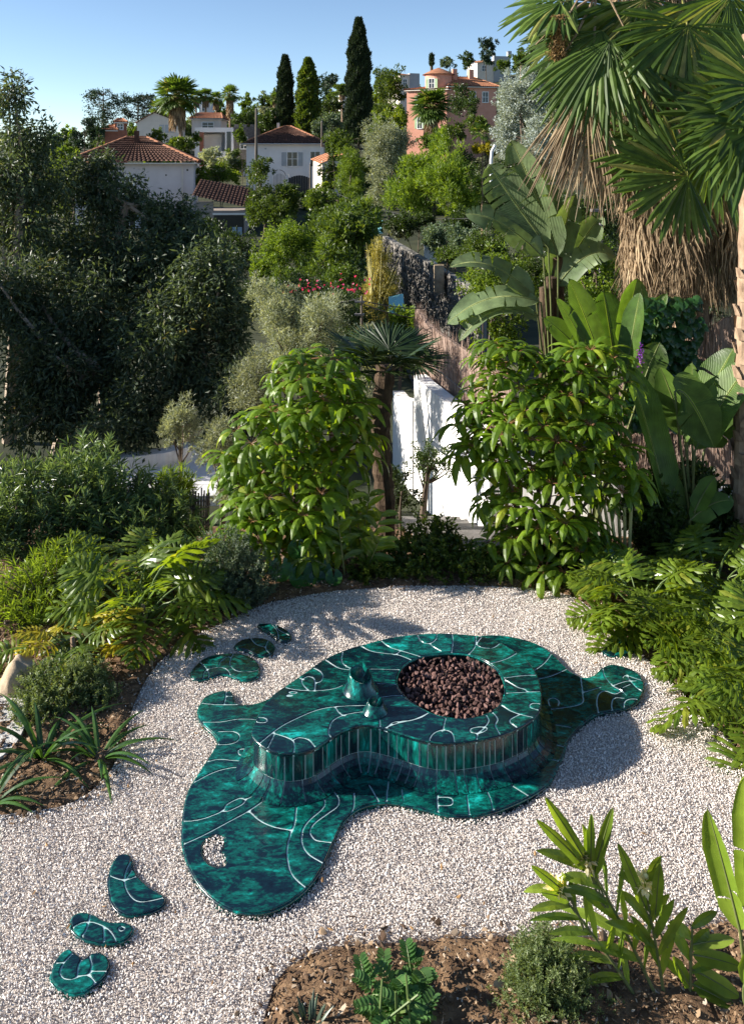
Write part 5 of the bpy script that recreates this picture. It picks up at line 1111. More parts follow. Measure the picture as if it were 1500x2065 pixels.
# heart-leaved climber on the fence and its purple flower
M_VINE = leaf_mat('vine_leaf', (0.02, 0.07, 0.02), (0.05, 0.13, 0.04), None, 0.3, 0.3, 0.5)
rt = thing('climbing_vine', 'heart leaved climber covering the fence between the paddle leaves and the brush screen', 'vine', (at(1340, 860, 10.4).x, 10.4, 0.2)); mb = MB(); m = 800
uv = np.column_stack([RNG.uniform(1262, 1412, m), RNG.uniform(600, 860, m)]); keep = vnoise(uv[:, 0], uv[:, 1], 0.03, 9)+vnoise(uv[:, 0], uv[:, 1], 0.011, 4)*0.8+0.25 > 0.5+np.maximum(0, np.abs(uv[:, 0]-1340)-40)/60+np.maximum(0, 650-uv[:, 1])/110; uv = uv[keep]; C = np.array([at(u, v, 10.45+RNG.uniform(-0.15, 0.15)) for u, v in uv])
for c in C:
    d = nrm(np.array([RNG.normal()*0.6, -0.5, -0.8])); sd = nrm(np.cross(d, [0.1, -0.8, 0.5])); l = RNG.uniform(0.09, 0.15); t = np.linspace(0, 1, 5)
    strip(mb, c+d*(l*t)[:, None]+np.array([0, -1, 0.4])*(0.02*np.sin(t*3))[:, None], sd, l*np.array([0.25, 0.46, 0.42, 0.22, 0.01]), 0.25, RNG.random())
mb.build('foliage', M_VINE, rt); mb = MB()
for k in range(10): tube(mb, [tuple(at(1290+k*11, 900, 10.5)), tuple(at(1300+k*9, 760, 10.5)), tuple(at(1305+k*9, 620+k % 3*20, 10.5))], 0.006, 4)
mb.build('stem', M_BARK, rt)
mb = MB(); c = np.array(at(1290, 718, 9.9)); m = 70; cards(mb, c+RNG.normal(size=(m, 3))*[0.02, 0.02, 0.055], nrm(RNG.normal(size=(m, 3))), 0.03, 0.018); tag(mb.build('flower_spike', leaf_mat('petal_purple', (0.18, 0.03, 0.4), (0.34, 0.08, 0.6), None, 0.4), None, tuple(c)), 'small purple flower spike beside the paddle leaves at the right', 'flower')

# ---------------------------------------------------------------- split leaf philodendrons
g_ = 'split leaf philodendrons at the right of the gravel'
for k, (u, v, n, s, lab) in enumerate([(1300, 1262, 26, 0.78, 'split leaf philodendron overhanging the far right edge of the gravel'), (1440, 1220, 26, 0.85, 'split leaf philodendron behind the others, in front of the white wall'), (1405, 1325, 27, 0.78, 'split leaf philodendron spreading over the arm of the fire pit'), (1510, 1380, 25, 0.85, 'split leaf philodendron at the right edge beside the gravel'), (1560, 1490, 23, 0.8, 'split leaf philodendron nearest the camera on the right edge')]):
    p = onz(u, v); philodendron(lab, p.x, p.y, n, PHIL, 60+k, s, 0.0, g_, 0.25, 1.25)
p = onz(285, 1265); philodendron('green split leaf philodendron left of the gravel, with long bare leaf stalks', p.x, p.y, 18, PHIL, 71, 0.92, 0, None, 0.2, 1.4)
p = onz(360, 1215); philodendron('split leaf philodendron between the grey shrub and the green one', p.x, p.y, 12, PHIL, 72, 0.6, 0, None, 0.3, 1.1)
p = onz(250, 1190); philodendron('split leaf philodendron in front of the oleander with arching leaves', p.x, p.y, 13, PHIL, 74, 0.74, 0, None, 0.4, 1.2)
p = onz(145, 1335); philodendron('yellow split leaf philodendron beside the pale boulder', p.x, p.y, 15, [PHIL[0], PHILY[0], PHILY[0]], 73, 0.62, 0, None, 0.25, 1.05)

# ---------------------------------------------------------------- strap leaved clumps, grasses
p = onz(85, 1530); straps('larger clump of dark green strap leaves in the left bed', 'strap_leaf_plant', p.x, p.y, 20, 0.52, 0.020, 81)
p = onz(200, 1530); straps('smaller clump of dark green strap leaves next to the gravel edge', 'strap_leaf_plant', p.x, p.y, 18, 0.44, 0.018, 82)
p = onz(-20, 1625); straps('clump of dark strap leaves cut by the left edge of the picture', 'strap_leaf_plant', p.x, p.y, 14, 0.4, 0.018, 85)
p = onz(440, 1150); straps('tuft of thin upright green grass behind the grey shrub', 'grass_tuft', p.x, p.y, 40, 0.62, 0.006, 83, None, 0, 'grass', 1.05, None, 0.35)
p = onz(690, 2120); straps('small dark agave like rosette in the front bed', 'succulent_rosette', onz(625, 2085).x, onz(625, 2085).y, 26, 0.13, 0.011, 84, leaf_mat('dark_rosette', (0.02, 0.04, 0.025), (0.06, 0.09, 0.05), None, 0.1), 0, 'plant', 0.9, None, 0.5)
# round leaved leopard plants
M_ROUND = leaf_mat('round_leaf', (0.015, 0.06, 0.014), (0.04, 0.12, 0.025), None, 0.25, 0.25, 0.5)
def round_leaves(label, spots, seed, D=8.7):
    rg = np.random.default_rng(seed); c = at(*spots[0][:2], D); root = thing('round_leaf_plant', label, 'plant', (c.x, c.y+0.15, 0))
    for u, v, r in spots:
        h = np.array(at(u, v, D+rg.uniform(-0.15, 0.1))); h[2] = max(h[2], 0.06); Nn = nrm(np.array([rg.normal()*0.3, -0.75, 0.75])); A = nrm(np.cross(Nn, [1, 0.1, 0])); B = np.cross(Nn, A); R = r*D/F; mb = MB()
        th = np.linspace(0.25, 2*PI-0.25, 22); V = [h]; rings = 4
        for q in range(1, rings+1):
            f = q/rings; V += [h+(A*math.cos(t)+B*math.sin(t))*R*f+Nn*R*(0.30*f*f-0.1*f+0.05*math.sin(t*7+q)*f) for t in th]
        m = len(th); Fq = [(1+(q-1)*m+j, 1+q*m+j, 1+q*m+j+1, 1+(q-1)*m+j+1) for q in range(1, rings) for j in range(m-1)]
        mb.add(V, Fq, rg.random()); mb.add(V, [(0, 1+j, 2+j) for j in range(m-1)], 0.5)
        tube(mb, [(c.x, c.y+0.15, 0), tuple((h+np.array([c.x, c.y, 0]))/2), tuple(h)], 0.006, 5, 0.5, 1); mb.build('leaf', [M_ROUND, M_STEM], root, smooth=True)
round_leaves('clump of big round glossy leaves at the foot of the left umbrella tree', [(610, 1162, 29), (566, 1150, 24), (600, 1108, 20), (648, 1150, 20), (560, 1180, 18), (640, 1180, 20), (585, 1190, 16), (673, 1165, 17)], 91)
round_leaves('few round glossy leaves beside the split leaf philodendron at the right', [(1222, 1148, 20), (1243, 1182, 15), (1202, 1205, 17), (1228, 1120, 12)], 92, 8.6)

# ---------------------------------------------------------------- ginger canes
rg = np.random.default_rng(95)
b0 = at(690, 1160, 8.9); root = thing('ginger_plant', 'clump of leafy ginger canes in front of the left umbrella tree', 'plant', (b0.x, b0.y, -0.02))
for (bu, bv, tu, tv, dD) in [(700, 1160, 620, 1060, 0), (705, 1160, 660, 1005, 0.1), (712, 1165, 700, 985, 0), (720, 1160, 745, 1000, 0.1), (700, 1165, 610, 1120, -0.1), (725, 1160, 770, 1040, 0), (695, 1160, 680, 1040, -0.15), (730, 1155, 720, 1030, 0.15), (690, 1165, 640, 1095, 0), (735, 1165, 765, 1090, -0.1), (715, 1150, 560, 1070, 0.2), (720, 1150, 690, 960, 0.3)]:
    cane(root, at(bu, bv, 8.9+dD), at(tu, tv, 8.75+dD), 11, 0.27, 0.030, rg, M_GING, 0.25, 1.0)
# front right, close to the camera
D = 4.35
def fcane(root, bp, tp, n, L, wd, sd=None, **kw): cane(root, at(*bp, D), at(*tp, D+kw.pop('dd', 0.0)), n, L, wd, rg, kw.pop('mat', M_GINGY), side=sd, **kw)
b0 = onz(1320, 2085); root = thing('ginger_plant', 'tall flowering ginger with pale green leaves close to the camera, left of the other', 'plant', (b0.x, b0.y, 0))
fcane(root, (1312, 2060), (1128, 1800), 14, 0.28, 0.018, first=0.25, flower=True, lead=0.9); fcane(root, (1345, 2060), (1185, 1740), 13, 0.36, 0.023, first=0.3, flower=True, lead=1.3)
fcane(root, (1345, 2050), (1300, 1790), 11, 0.36, 0.023, first=0.3, lead=1.4, flower=True)
for (s, t, w) in [((1200, 1770), (1098, 1606), 0.030), ((1190, 1760), (1080, 1652), 0.026), ((1195, 1770), (1235, 1628), 0.028), ((1190, 1765), (1192, 1640), 0.020), ((1150, 1810), (1070, 1745), 0.024), ((1150, 1815), (1090, 1800), 0.022), ((1300, 1830), (1245, 1700), 0.028), ((1320, 1850), (1330, 1740), 0.03)]:
    paddle(root, at(s[0]+25, s[1]+60, D), at(*s, D), at(*t, D-0.08), w, (-0.2, -0.8, 0.55), rg, None, 0.04, 0.35, 0, M_GINGY, 0.006)
b0 = onz(1395, 2100); root = thing('ginger_plant', 'shorter ginger cane with leaves pointing right at the bottom right', 'plant', (b0.x, b0.y, 0))
fcane(root, (1388, 2075), (1395, 1870), 7, 0.2, 0.026, first=0.3, lead=0.5)
for (s, t, w) in [((1395, 1905), (1480, 1895), 0.03), ((1395, 1925), (1495, 1950), 0.038), ((1395, 1955), (1490, 2010), 0.040), ((1395, 1985), (1480, 2030), 0.036), ((1395, 2010), (1440, 2045), 0.034), ((1390, 1990), (1355, 1930), 0.03)]:
    paddle(root, at(1393, s[1]+30, D), at(*s, D), at(*t, D-0.05), w, (-0.1, -0.6, 0.8), rg, None, 0.05, 0.3, 0, M_GINGY, 0.006)
D = 4.2; b0 = onz(1505, 2030); root = thing('canna_plant', 'tall broad pale green leaf cut by the right edge of the picture', 'plant', (b0.x, b0.y, 0))
for (s, t, w) in [((1492, 1880), (1425, 1628), 0.075), ((1515, 1860), (1500, 1560), 0.07), ((1500, 1990), (1560, 1850), 0.06)]: paddle(root, (b0.x, b0.y, 0), at(*s, D), at(*t, D), w, (-0.75, -0.6, 0.3), rg, None, 0.05, 0.4, 1, M_GINGY, 0.012)
# feathery plant and rosemary bushes in the front bed
rt_b = onz(800, 2110); honey_s = 0.72; root = thing('honey_flower_plant', 'plant with fresh green toothed feather leaves in the front bed', 'plant', (rt_b.x, rt_b.y, 0)); rg2 = np.random.default_rng(97)
M_HONEY = leaf_mat('toothed_leaf', (0.05, 0.13, 0.035), (0.11, 0.22, 0.06), None, 0.35, 0.4)
for k in range(44):
    c = onz(805+rg2.normal()*38, 2040+rg2.uniform(-60, 70), 0.0); a = rg2.uniform(0, 6.28); d = nrm(np.array([math.cos(a), math.sin(a), 0.75+rg2.uniform(0, 0.6)])); z0 = rg2.uniform(0.03, 0.13); s = np.array([c.x, c.y, z0]); L = rg2.uniform(0.10, 0.17); u = np.linspace(0, 1, 7); mb = MB()
    S_ = s+d*(L*u)[:, None]-np.array([0, 0, 1.])*(0.4*L*u*u)[:, None]; tube(mb, S_, 0.003, 4, 0.5, 1); sd = nrm(np.cross(d, [0, 0, 1.]))
    for j in range(1, 7):
        for sg in (-1, 1):
            e = nrm(d*0.5+sd*sg); q = np.linspace(0, 1, 5); strip(mb, S_[j]+e*(0.052*(1-0.4*abs(j/6-0.4))*q)[:, None], np.cross(e, [0, 0, 1.]), np.array([0.003, 0.010, 0.012, 0.009, 0.001]), 0.3, rg2.random())
    mb.build('leaf', [M_HONEY, M_STEM], root)
mb = MB(); 
for k in range(7): tube(mb, [(rt_b.x, rt_b.y, -0.02), (rt_b.x+rg2.normal()*0.04, rt_b.y+rg2.normal()*0.05, 0.12), (rt_b.x+rg2.normal()*0.08, rt_b.y+rg2.normal()*0.1, 0.25)], 0.006, 5)
mb.build('stem', M_STEM, root)
D = 4.35
shrub('rosemary_bush', 'bushy grey green rosemary like shrub in the middle of the front bed', [lobe(1105, 1985, D, 85, 70), lobe(1065, 2050, D-0.05, 75, 65), lobe(1165, 2040, D, 85, 60), lobe(1095, 1930, D+0.1, 60, 45)], 'rosemary', D, 1150, 0.11, 0.019, 0.0062, 101, up=0.9)
D = 6.75
shrub('rosemary_bush', 'low spreading grey green shrub beside the strap leaves in the left bed', [lobe(105, 1400, D, 70, 55), lobe(165, 1380, D+0.1, 55, 45), lobe(70, 1450, D-0.2, 55, 42), lobe(200, 1420, D, 40, 40)], 'rosemary', D, 900, 0.13, 0.026, 0.009, 102, up=0.8)
shrub('rosemary_bush', 'rounded grey green shrub between the philodendron and the left umbrella tree', [lobe(450, 1130, 8.4, 60, 55), lobe(500, 1165, 8.3, 60, 50), lobe(420, 1180, 8.2, 50, 40), lobe(470, 1190, 8.2, 60, 35)], 'grey', 8.4, 640, 0.14, 0.032, 0.010, 103, up=0.8)
shrub('ground_cover_shrub', 'dark green leafy ground cover below the white wall behind the gravel', [lobe(830, 1130, 8.9, 80, 45), lobe(920, 1140, 8.9, 80, 42), lobe(870, 1090, 9.3, 60, 40), lobe(1010, 1150, 8.9, 60, 35), lobe(760, 1150, 8.8, 50, 35)], 'mid', 9, 620, 0.16, 0.05, 0.028, 104, per=20, up=0.5)
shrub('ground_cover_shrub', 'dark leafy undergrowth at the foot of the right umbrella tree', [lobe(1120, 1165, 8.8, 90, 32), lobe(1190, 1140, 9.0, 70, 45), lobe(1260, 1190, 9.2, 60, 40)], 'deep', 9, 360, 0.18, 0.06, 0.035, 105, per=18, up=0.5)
# oleander hedge: long narrow leaves on upright shoots
def oleander(label, lobes, n_shoot, seed, L=0.15, wd=0.022, kind='deep2', D=9.5):
    rng = np.random.default_rng(seed); c0 = np.mean([c for c, r in lobes], 0); base = (c0[0], c0[1], gz(c0[0], c0[1])); root = thing('oleander_shrub', label, 'shrub', base)
    P, d, _ = sample_lobes(lobes, n_shoot, rng, 0.3); A = nrm(d*0.8+np.array([0, 0, 0.9])+rng.normal(size=d.shape)*0.2); per = 22
    q = rng.random((n_shoot, per)); C = P[:, None]+A[:, None]*((q-0.6)*0.34)[..., None]; E = A[:, None]*(0.35+0.6*q[..., None])+nrm(rng.normal(size=(n_shoot, per, 3)))*0.75
    mb = MB(); cards(mb, C.reshape(-1, 3), E.reshape(-1, 3), L*rng.uniform(0.7, 1.2, n_shoot*per), wd, 0.25, 0.12, rng, np.clip(0.55*rng.random((n_shoot, per))+0.4*q, 0, 0.99).ravel(), 0.5); mb.build('foliage', GREENS[kind], root); ms = MB()
    for k in range(0, n_shoot, 4): tube(ms, bez((base[0]+rng.normal()*0.1, base[1]+rng.normal()*0.1, base[2]), (P[k]+np.array(base))/2, P[k]+A[k]*0.1, 5), np.linspace(0.012, 0.004, 5), 4, cap=False)
    ms.build('stem', M_BARK, root); return root
GREENS['deep2'] = leaf_mat('oleander_leaf', (0.05, 0.09, 0.03), (0.13, 0.19, 0.075), (0.22, 0.27, 0.12), 0.28, 0.36, 0.45)
oleander('tall dark green oleander at the left edge, below the gum tree', [lobe(40, 1010, 9.8, 90, 70), lobe(60, 1100, 9.4, 90, 70), lobe(-30, 1080, 9.4, 80, 90)], 230, 111)
oleander('oleander with long narrow leaves standing highest in the left hedge', [lobe(165, 960, 10.2, 70, 70), lobe(170, 1050, 9.8, 80, 70), lobe(240, 1000, 10.2, 60, 65)], 230, 112)
oleander('oleander at the right end of the left hedge, beside the pale terrace', [lobe(300, 1030, 10.2, 70, 60), lobe(350, 1070, 9.9, 50, 60), lobe(260, 1090, 9.6, 70, 60)], 200, 113)
oleander('pale feathery narrow leaved shrub in front of the oleanders', [lobe(60, 1210, 8.3, 80, 65), lobe(130, 1170, 8.6, 70, 60), lobe(30, 1270, 7.9, 60, 45), lobe(180, 1230, 8.3, 45, 55), lobe(110, 1260, 8.0, 50, 40)], 560, 114, 0.11, 0.012, 'bright')
shrub('garden_shrub', 'bushy yellow green shrub at the right end of the oleander hedge', [lobe(345, 1000, 10.6, 32, 38), lobe(370, 985, 10.8, 20, 25)], 'bright', 10.6, 110, 0.3, 0.12, 0.016, 115, per=20)
# wicker tree guard
p = at(403, 1035, 10.3); root = thing('wicker_guard', 'small cylindrical wicker tree guard of upright sticks beyond the grey shrub', 'tree guard', (p.x, p.y, p.z-0.2))
for k in range(20):
    a = k*2*PI/20; mb = MB(); tube(mb, [(p.x+0.1*math.cos(a), p.y+0.1*math.sin(a), p.z-0.22), (p.x+0.112*math.cos(a), p.y+0.112*math.sin(a), p.z+0.2+0.03*(k % 3))], 0.010, 5); mb.build('stick', M_WOOD, root)
for z in (-0.1, 0.1):
    mb = MB(); tube(mb, [(p.x+0.12*math.cos(a), p.y+0.12*math.sin(a), p.z+z) for a in np.linspace(0, 2*PI, 25)], 0.008, 4, cap=False); mb.build('hoop', M_WOOD, root)
# small dark tree against the white wall
plant('small_tree', 'small dark leaved tree with a crooked trunk against the white wall', 'tree', [lobe(868, 915, 11.3, 45, 45), lobe(890, 935, 11.3, 35, 35), lobe(845, 945, 11.3, 30, 30)], 'deep', 11.3, 1.3, 0.035, 0.6, trunk_r=0.05, base=tuple(at(852, 1050, 11.3)), seed=5, shell=0.5, ntips=14)
plant('small_shrub', 'dark rounded shrub at the foot of the small palm trunk', 'shrub', [lobe(810, 1000, 10.8, 42, 60)], 'deep', 10.8, 2.6, 0.04, 0.6, seed=6, trunk_r=0.02)

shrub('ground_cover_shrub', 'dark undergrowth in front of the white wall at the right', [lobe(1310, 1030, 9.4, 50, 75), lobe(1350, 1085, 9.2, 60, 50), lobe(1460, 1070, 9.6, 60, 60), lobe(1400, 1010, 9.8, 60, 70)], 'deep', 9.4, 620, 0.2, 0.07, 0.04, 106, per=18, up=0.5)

# fallen leaves on the gravel
n = 130; P = np.column_stack([RNG.uniform(-3.2, 3.6, n), RNG.uniform(4.3, 8.4, n), np.full(n, 0.042)]); k = inside(P[:, 0], P[:, 1], GRAVEL) & ~inside(P[:, 0], P[:, 1], base_w); P = P[k]
lm = []
for kk in range(3):
    mb = MB(); t = np.linspace(0, 1, 6); strip(mb, np.column_stack([t-0.5, 0*t, 0.12*np.sin(t*3+kk)]), (0, 1, 0), 0.2*np.array([0.15, 0.8, 1, 0.85, 0.5, 0.02]), 0.5, 0.3+0.3*kk); lm.append(mb.mesh('fallen_leaf', leaf_mat('dry_leaf', (0.16, 0.08, 0.03), (0.34, 0.2, 0.08), None, 0.15, 0.8)))
scatter('leaf_litter', P, np.column_stack([RNG.normal(0, 0.3, len(P)), RNG.normal(0, 0.3, len(P)), RNG.uniform(0, 6, len(P))]), RNG.uniform(0.018, 0.045, len(P)), lm)
# ---------------------------------------------------------------- middle distance trees
def gum(label, lobes, seed, D, cover=5.0, base=None, r=0.16, bark=M_GUM, kind='gum', real=0.14, aspect=0.31, group=None, ntips=14):
    return plant('gum_tree', label, 'tree', lobes, kind, D, cover, real, aspect, group, r, base, seed, True, bark, minpx=12.0, droop=0.75, out=0.35, rand=0.55, per=30, clump=0.3, fold=0.15, upbias=0.3, shell=0.42, ntips=ntips, zs=1.7, tone=0.55)
def bs(u, D): p = at(u, 900, D); return (p.x, p.y, gz(p.x, p.y))
gum('tall gum tree with sparse upper leaves against the sky at the left edge', [lobe(30, 215, 19, 45, 70), lobe(55, 290, 19, 60, 70), lobe(75, 370, 19, 80, 75), lobe(10, 380, 19, 80, 90), lobe(50, 470, 19, 100, 80)], 1, 19, 3.6, bs(20, 19))
gum('broad dark gum tree with weeping leaves in front of the left house', [lobe(230, 400, 20, 80, 60), lobe(170, 360, 20, 65, 60), lobe(215, 330, 20, 40, 40), lobe(330, 450, 20, 70, 55), lobe(180, 500, 20, 120, 90), lobe(380, 500, 19.5, 80, 70), lobe(290, 540, 19.5, 150, 90)], 2, 20, 5, bs(220, 20))
gum('dark gum tree with leaves hanging low beside the olive', [lobe(420, 560, 18, 90, 70), lobe(330, 660, 17.5, 130, 90), lobe(470, 650, 18, 60, 80), lobe(420, 740, 17.5, 80, 80)], 3, 17.5, 5.5, bs(380, 18))
gum('dense shaded gum tree at the lower left above the oleanders', [lobe(60, 600, 18, 110, 100), lobe(170, 650, 18, 120, 90), lobe(60, 740, 17, 110, 100), lobe(190, 780, 17, 120, 90), lobe(300, 810, 16.5, 100, 80), lobe(80, 850, 16.5, 120, 60), lobe(230, 870, 15.8, 110, 50), lobe(480, 800, 16.5, 70, 70)], 4, 17, 5, bs(120, 17.5), 0.2)
gum('gum tree standing just beyond the left edge of the picture', [lobe(-190, 560, 17, 130, 120), lobe(-260, 700, 16, 130, 130), lobe(-170, 800, 15.5, 110, 110), lobe(-330, 560, 17, 120, 120)], 5, 17, 3.5, bs(-200, 17), 0.2)  # out of view, added to cast shade on the left trees and terrace
D = 13.5
plant('olive_tree', 'silvery olive tree in full sun in the middle of the garden', 'tree', [lobe(640, 650, D, 60, 75), lobe(570, 640, D+0.3, 55, 70), lobe(540, 590, D+0.6, 45, 45), lobe(600, 710, D, 75, 60)], 'olive', D, 3.2, 0.05, 0.24, None, 0.09, None, 11, minpx=8, updir=0.6, out=0.5, per=30)
plant('olive_tree', 'small grey olive tree in front of the dark gum tree', 'tree', [lobe(372, 845, 13, 38, 48), lobe(345, 870, 13, 25, 35)], 'olive', 13, 3.0, 0.045, 0.24, None, 0.04, None, 12, minpx=8, updir=0.6)
plant('olive_tree', 'rounded grey olive shrub behind the left umbrella tree', 'tree', [lobe(432, 895, 12, 48, 50), lobe(465, 920, 12, 30, 50), lobe(455, 980, 11.5, 30, 45)], 'olive', 12, 3.0, 0.045, 0.24, None, 0.04, None, 13, minpx=8, updir=0.6)
plant('olive_tree', 'shaded olive tree between the sunny olive and the left umbrella tree', 'tree', [lobe(560, 730, 14.5, 70, 60), lobe(500, 780, 14, 50, 60), lobe(640, 760, 14.5, 70, 50), lobe(740, 690, 14.5, 50, 50), lobe(720, 800, 12, 55, 60)], 'olive', 14, 2.2, 0.05, 0.24, None, 0.08, None, 14, minpx=8, updir=0.6)
plant('bougainvillea', 'dark bougainvillea bush with pink flowers behind the sunny olive', 'shrub', [lobe(670, 600, 17, 65, 40), lobe(730, 640, 17, 50, 50), lobe(600, 580, 18, 60, 25)], 'deep', 17, 2.8, 0.06, 0.5, None, 0.05, None, 15)
mb = MB(); m = 60; uv = np.column_stack([RNG.uniform(570, 745, m), 572+RNG.normal(0, 9, m)+np.abs(RNG.uniform(-85, 90, m))*0.2]); rt = [o for o in bpy.data.objects if o.name == 'bougainvillea'][0]
cards(mb, np.array([at(u, v, 16.2+RNG.uniform(-0.3, 0.3)) for u, v in uv]), nrm(RNG.normal(size=(m, 3))), 0.062, 0.05); mb.build('blossom', GREENS['pink'], rt)
D = 21
plant('bamboo_clump', 'upright feathery golden bamboo beside the road', 'bamboo', [lobe(765, 530, D, 26, 50), lobe(775, 575, D, 34, 50), lobe(755, 620, D, 32, 50), lobe(770, 600, D, 35, 60)], 'bamboo', D, 2.6, 0.09, 0.16, None, 0.03, None, 16, minpx=8, droop=-0.5, out=0.3, rand=0.4)
rt = [o for o in bpy.data.objects if o.name == 'bamboo_clump'][0]; rg = np.random.default_rng(5)
for k in range(26):
    b = at(750+rg.uniform(-15, 20), 665, D); t = at(768+rg.normal()*22, 480+rg.uniform(0, 60), D+rg.normal()*0.3); mb = MB(); tube(mb, [tuple(b), tuple((b+t)/2), tuple(t)], [0.012, 0.010, 0.003], 4); mb.build('cane', rough_mat('pale_cane', (0.4, 0.36, 0.14), (0.56, 0.5, 0.22), 4, 0.5, 0.1), rt)
plant('citrus_tree', 'small bright green citrus tree next to the golden bamboo', 'tree', [lobe(822, 645, 18, 36, 40), lobe(845, 670, 17.5, 28, 26), lobe(800, 640, 18, 20, 22)], 'bright', 18, 3.0, 0.07, 0.45, None, 0.04, None, 17)
for lab, lbs, kind, D, sd in [
 ('bright green leafy climber mass left of the bird-of-paradise trunk', [lobe(985, 560, 13.5, 60, 60), lobe(1040, 590, 13.5, 60, 70), lobe(960, 630, 13, 40, 60), lobe(1010, 660, 13, 60, 50)], 'bright', 13.5, 18),
 ('bright green hedge behind the straw palm skirt', [lobe(1190, 500, 14, 60, 60), lobe(1230, 560, 14, 60, 60), lobe(1180, 620, 13.5, 60, 50)], 'bright', 14, 19),
 ('dark green shrub under the skirted palm', [lobe(1300, 620, 13, 70, 70), lobe(1270, 700, 12.5, 70, 60), lobe(1420, 560, 14, 90, 90)], 'deep', 13, 20),
 ('green shrub behind the palms at the right', [lobe(1180, 420, 17, 70, 60), lobe(1290, 430, 17, 80, 80), lobe(1430, 420, 18, 110, 130)], 'deep', 17, 21)]:
    plant('garden_shrub', lab, 'shrub', lbs, kind, D, 2.8, 0.06, 0.55, None, 0.04, None, sd, minpx=7)
# ---------------------------------------------------------------- street beyond: retaining wall of single stones, road, covers
def stone_wall(label, A, B, zb, zt, seed, dw=0.42, dh=0.28):
    """rubble wall from A to B (plan); stones laid one by one"""
    rg = random.Random(seed); A = np.array(A); B = np.array(B); L = np.hypot(*(B-A)); T = (B-A)/L; Nn = np.array([T[1], -T[0]])
    if Nn[1] > 0: Nn = -Nn
    root = thing('retaining_wall', label, 'wall', (A[0], A[1], zb)); mb = MB()
    for s in range(8):
        a = A+T*L*s/8; b = A+T*L*(s+1)/8; top = [np.interp(s/8, [0, 1], zt), np.interp((s+1)/8, [0, 1], zt)]; q = Nn*0.30
        V = [(*a, zb-2), (*b, zb-2), (*(b-q), zb-2), (*(a-q), zb-2), (*a, top[0]), (*b, top[1]), (*(b-q), top[1]), (*(a-q), top[0])]; mb.add(V, [(0, 1, 5, 4), (1, 2, 6, 5), (2, 3, 7, 6), (3, 0, 4, 7), (4, 5, 6, 7)])
    mb.build('mortar', M_MORTAR, root); pr = [hull_mesh('stone', M_STONE, 14, (1, 0.45, 0.75), 300+k) for k in range(6)]; n = 0; z = zb; stuff = MB()
    while z < max(zt):
        s = rg.uniform(0, dw)
        while s < L:
            w = dw*rg.uniform(0.7, 1.35)
            if z+dh*0.7 < np.interp(s/L, [0, 1], zt) and n < 300:
                p = A+T*(s+w/2)+Nn*0.03; o = link('stone', pr[rg.randrange(6)], root); o.location = Vector((p[0], p[1], z+dh/2))-Vector(root['og']); o.rotation_euler = (rg.uniform(-0.2, 0.2), rg.uniform(-0.25, 0.25), math.atan2(T[1], T[0])+(PI if rg.random() < 0.5 else 0)); o.scale = (w*1.04, 0.15, dh*1.3); n += 1
            s += w
        z += dh
    return root
wa, wb = at(772, 560, 52), at(965, 650, 31)
stone_wall('long rubble stone retaining wall in the shade along the road', (wa.x, wa.y), (wb.x, wb.y), -3.6, [at(772, 476, 52).z, at(965, 590, 31).z], 3, 0.75, 0.42)
pst = at(868, 500, 42); root = thing('gate_pillar', 'sunlit pale stone pillar on top of the retaining wall', 'pillar', (pst.x, pst.y, pst.z-0.9)); mb = MB(); box(mb, pst.x-0.3, pst.x+0.3, pst.y-0.3, pst.y+0.3, pst.z-1.0, pst.z+0.2); mb.build('shaft', M_WHITE, root); mb = MB(); box(mb, pst.x-0.36, pst.x+0.36, pst.y-0.36, pst.y+0.36, pst.z+0.2, pst.z+0.3); mb.build('cap', M_STONE, root)
pst = at(884, 555, 36); root = thing('gate_pillar', 'broken pale stone pillar stub lower on the retaining wall', 'pillar', (pst.x, pst.y, pst.z-0.9)); mb = MB(); box(mb, pst.x-0.2, pst.x+0.2, pst.y-0.35, pst.y+0.1, pst.z-0.7, pst.z+0.45); mb.build('shaft', M_LIME, root)
rd = []
for D_ in (17, 22, 28, 36, 46, 60): rd.append((np.interp(D_, [17, 28, 46, 60], [1.3, 1.9, 0.9, 0.4]), D_, np.interp(D_, [17, 28, 46, 60], [3.6, 4.0, 2.6, 1.6])))
mb = MB(); V = []
for x0, y, x1 in rd:
    z = max(gz(x0, y), gz(x1, y))+0.25; z = np.interp(y, [17, 28, 46, 60], [-2.4, -2.9, -3.4, -3.2]); V += [(x0-0.6, y, z), (x1+0.3, y, z)]
for k in range(len(rd)-1): mb.add(V[2*k:2*k+4], [(0, 1, 3, 2)])
mb.build('road', M_ASPH, kind='structure')
M_TURQ = plain('turquoise_sheet', (0.22, 0.50, 0.50), 0.5)
def cover(label, u, v, D, w, h):
    p = at(u, v, D); mb = MB(); n = 9; X, Z_ = np.meshgrid(np.linspace(-w/2, w/2, n), np.linspace(0, 1, 6)); Y = 0.9*Z_; Zz = h*Z_**0.6+0.05*np.sin(X*5)*Z_; grid_mesh(mb, X+p.x, Y+p.y, Zz+p.z-h)
    grid_mesh(mb, (X+p.x)[::-1], (Y+p.y+0.03)[::-1], (Zz+p.z-h)[::-1]); o = mb.build('tarpaulin', M_TURQ, None, (p.x, p.y, p.z-h), True); tag(o, label, 'tarpaulin')
cover('turquoise tarpaulin beside the golden bamboo', 800, 608, 19.5, 0.34, 0.26); cover('turquoise tarpaulin glimpsed above the retaining wall', 765, 448, 50, 0.4, 0.65)

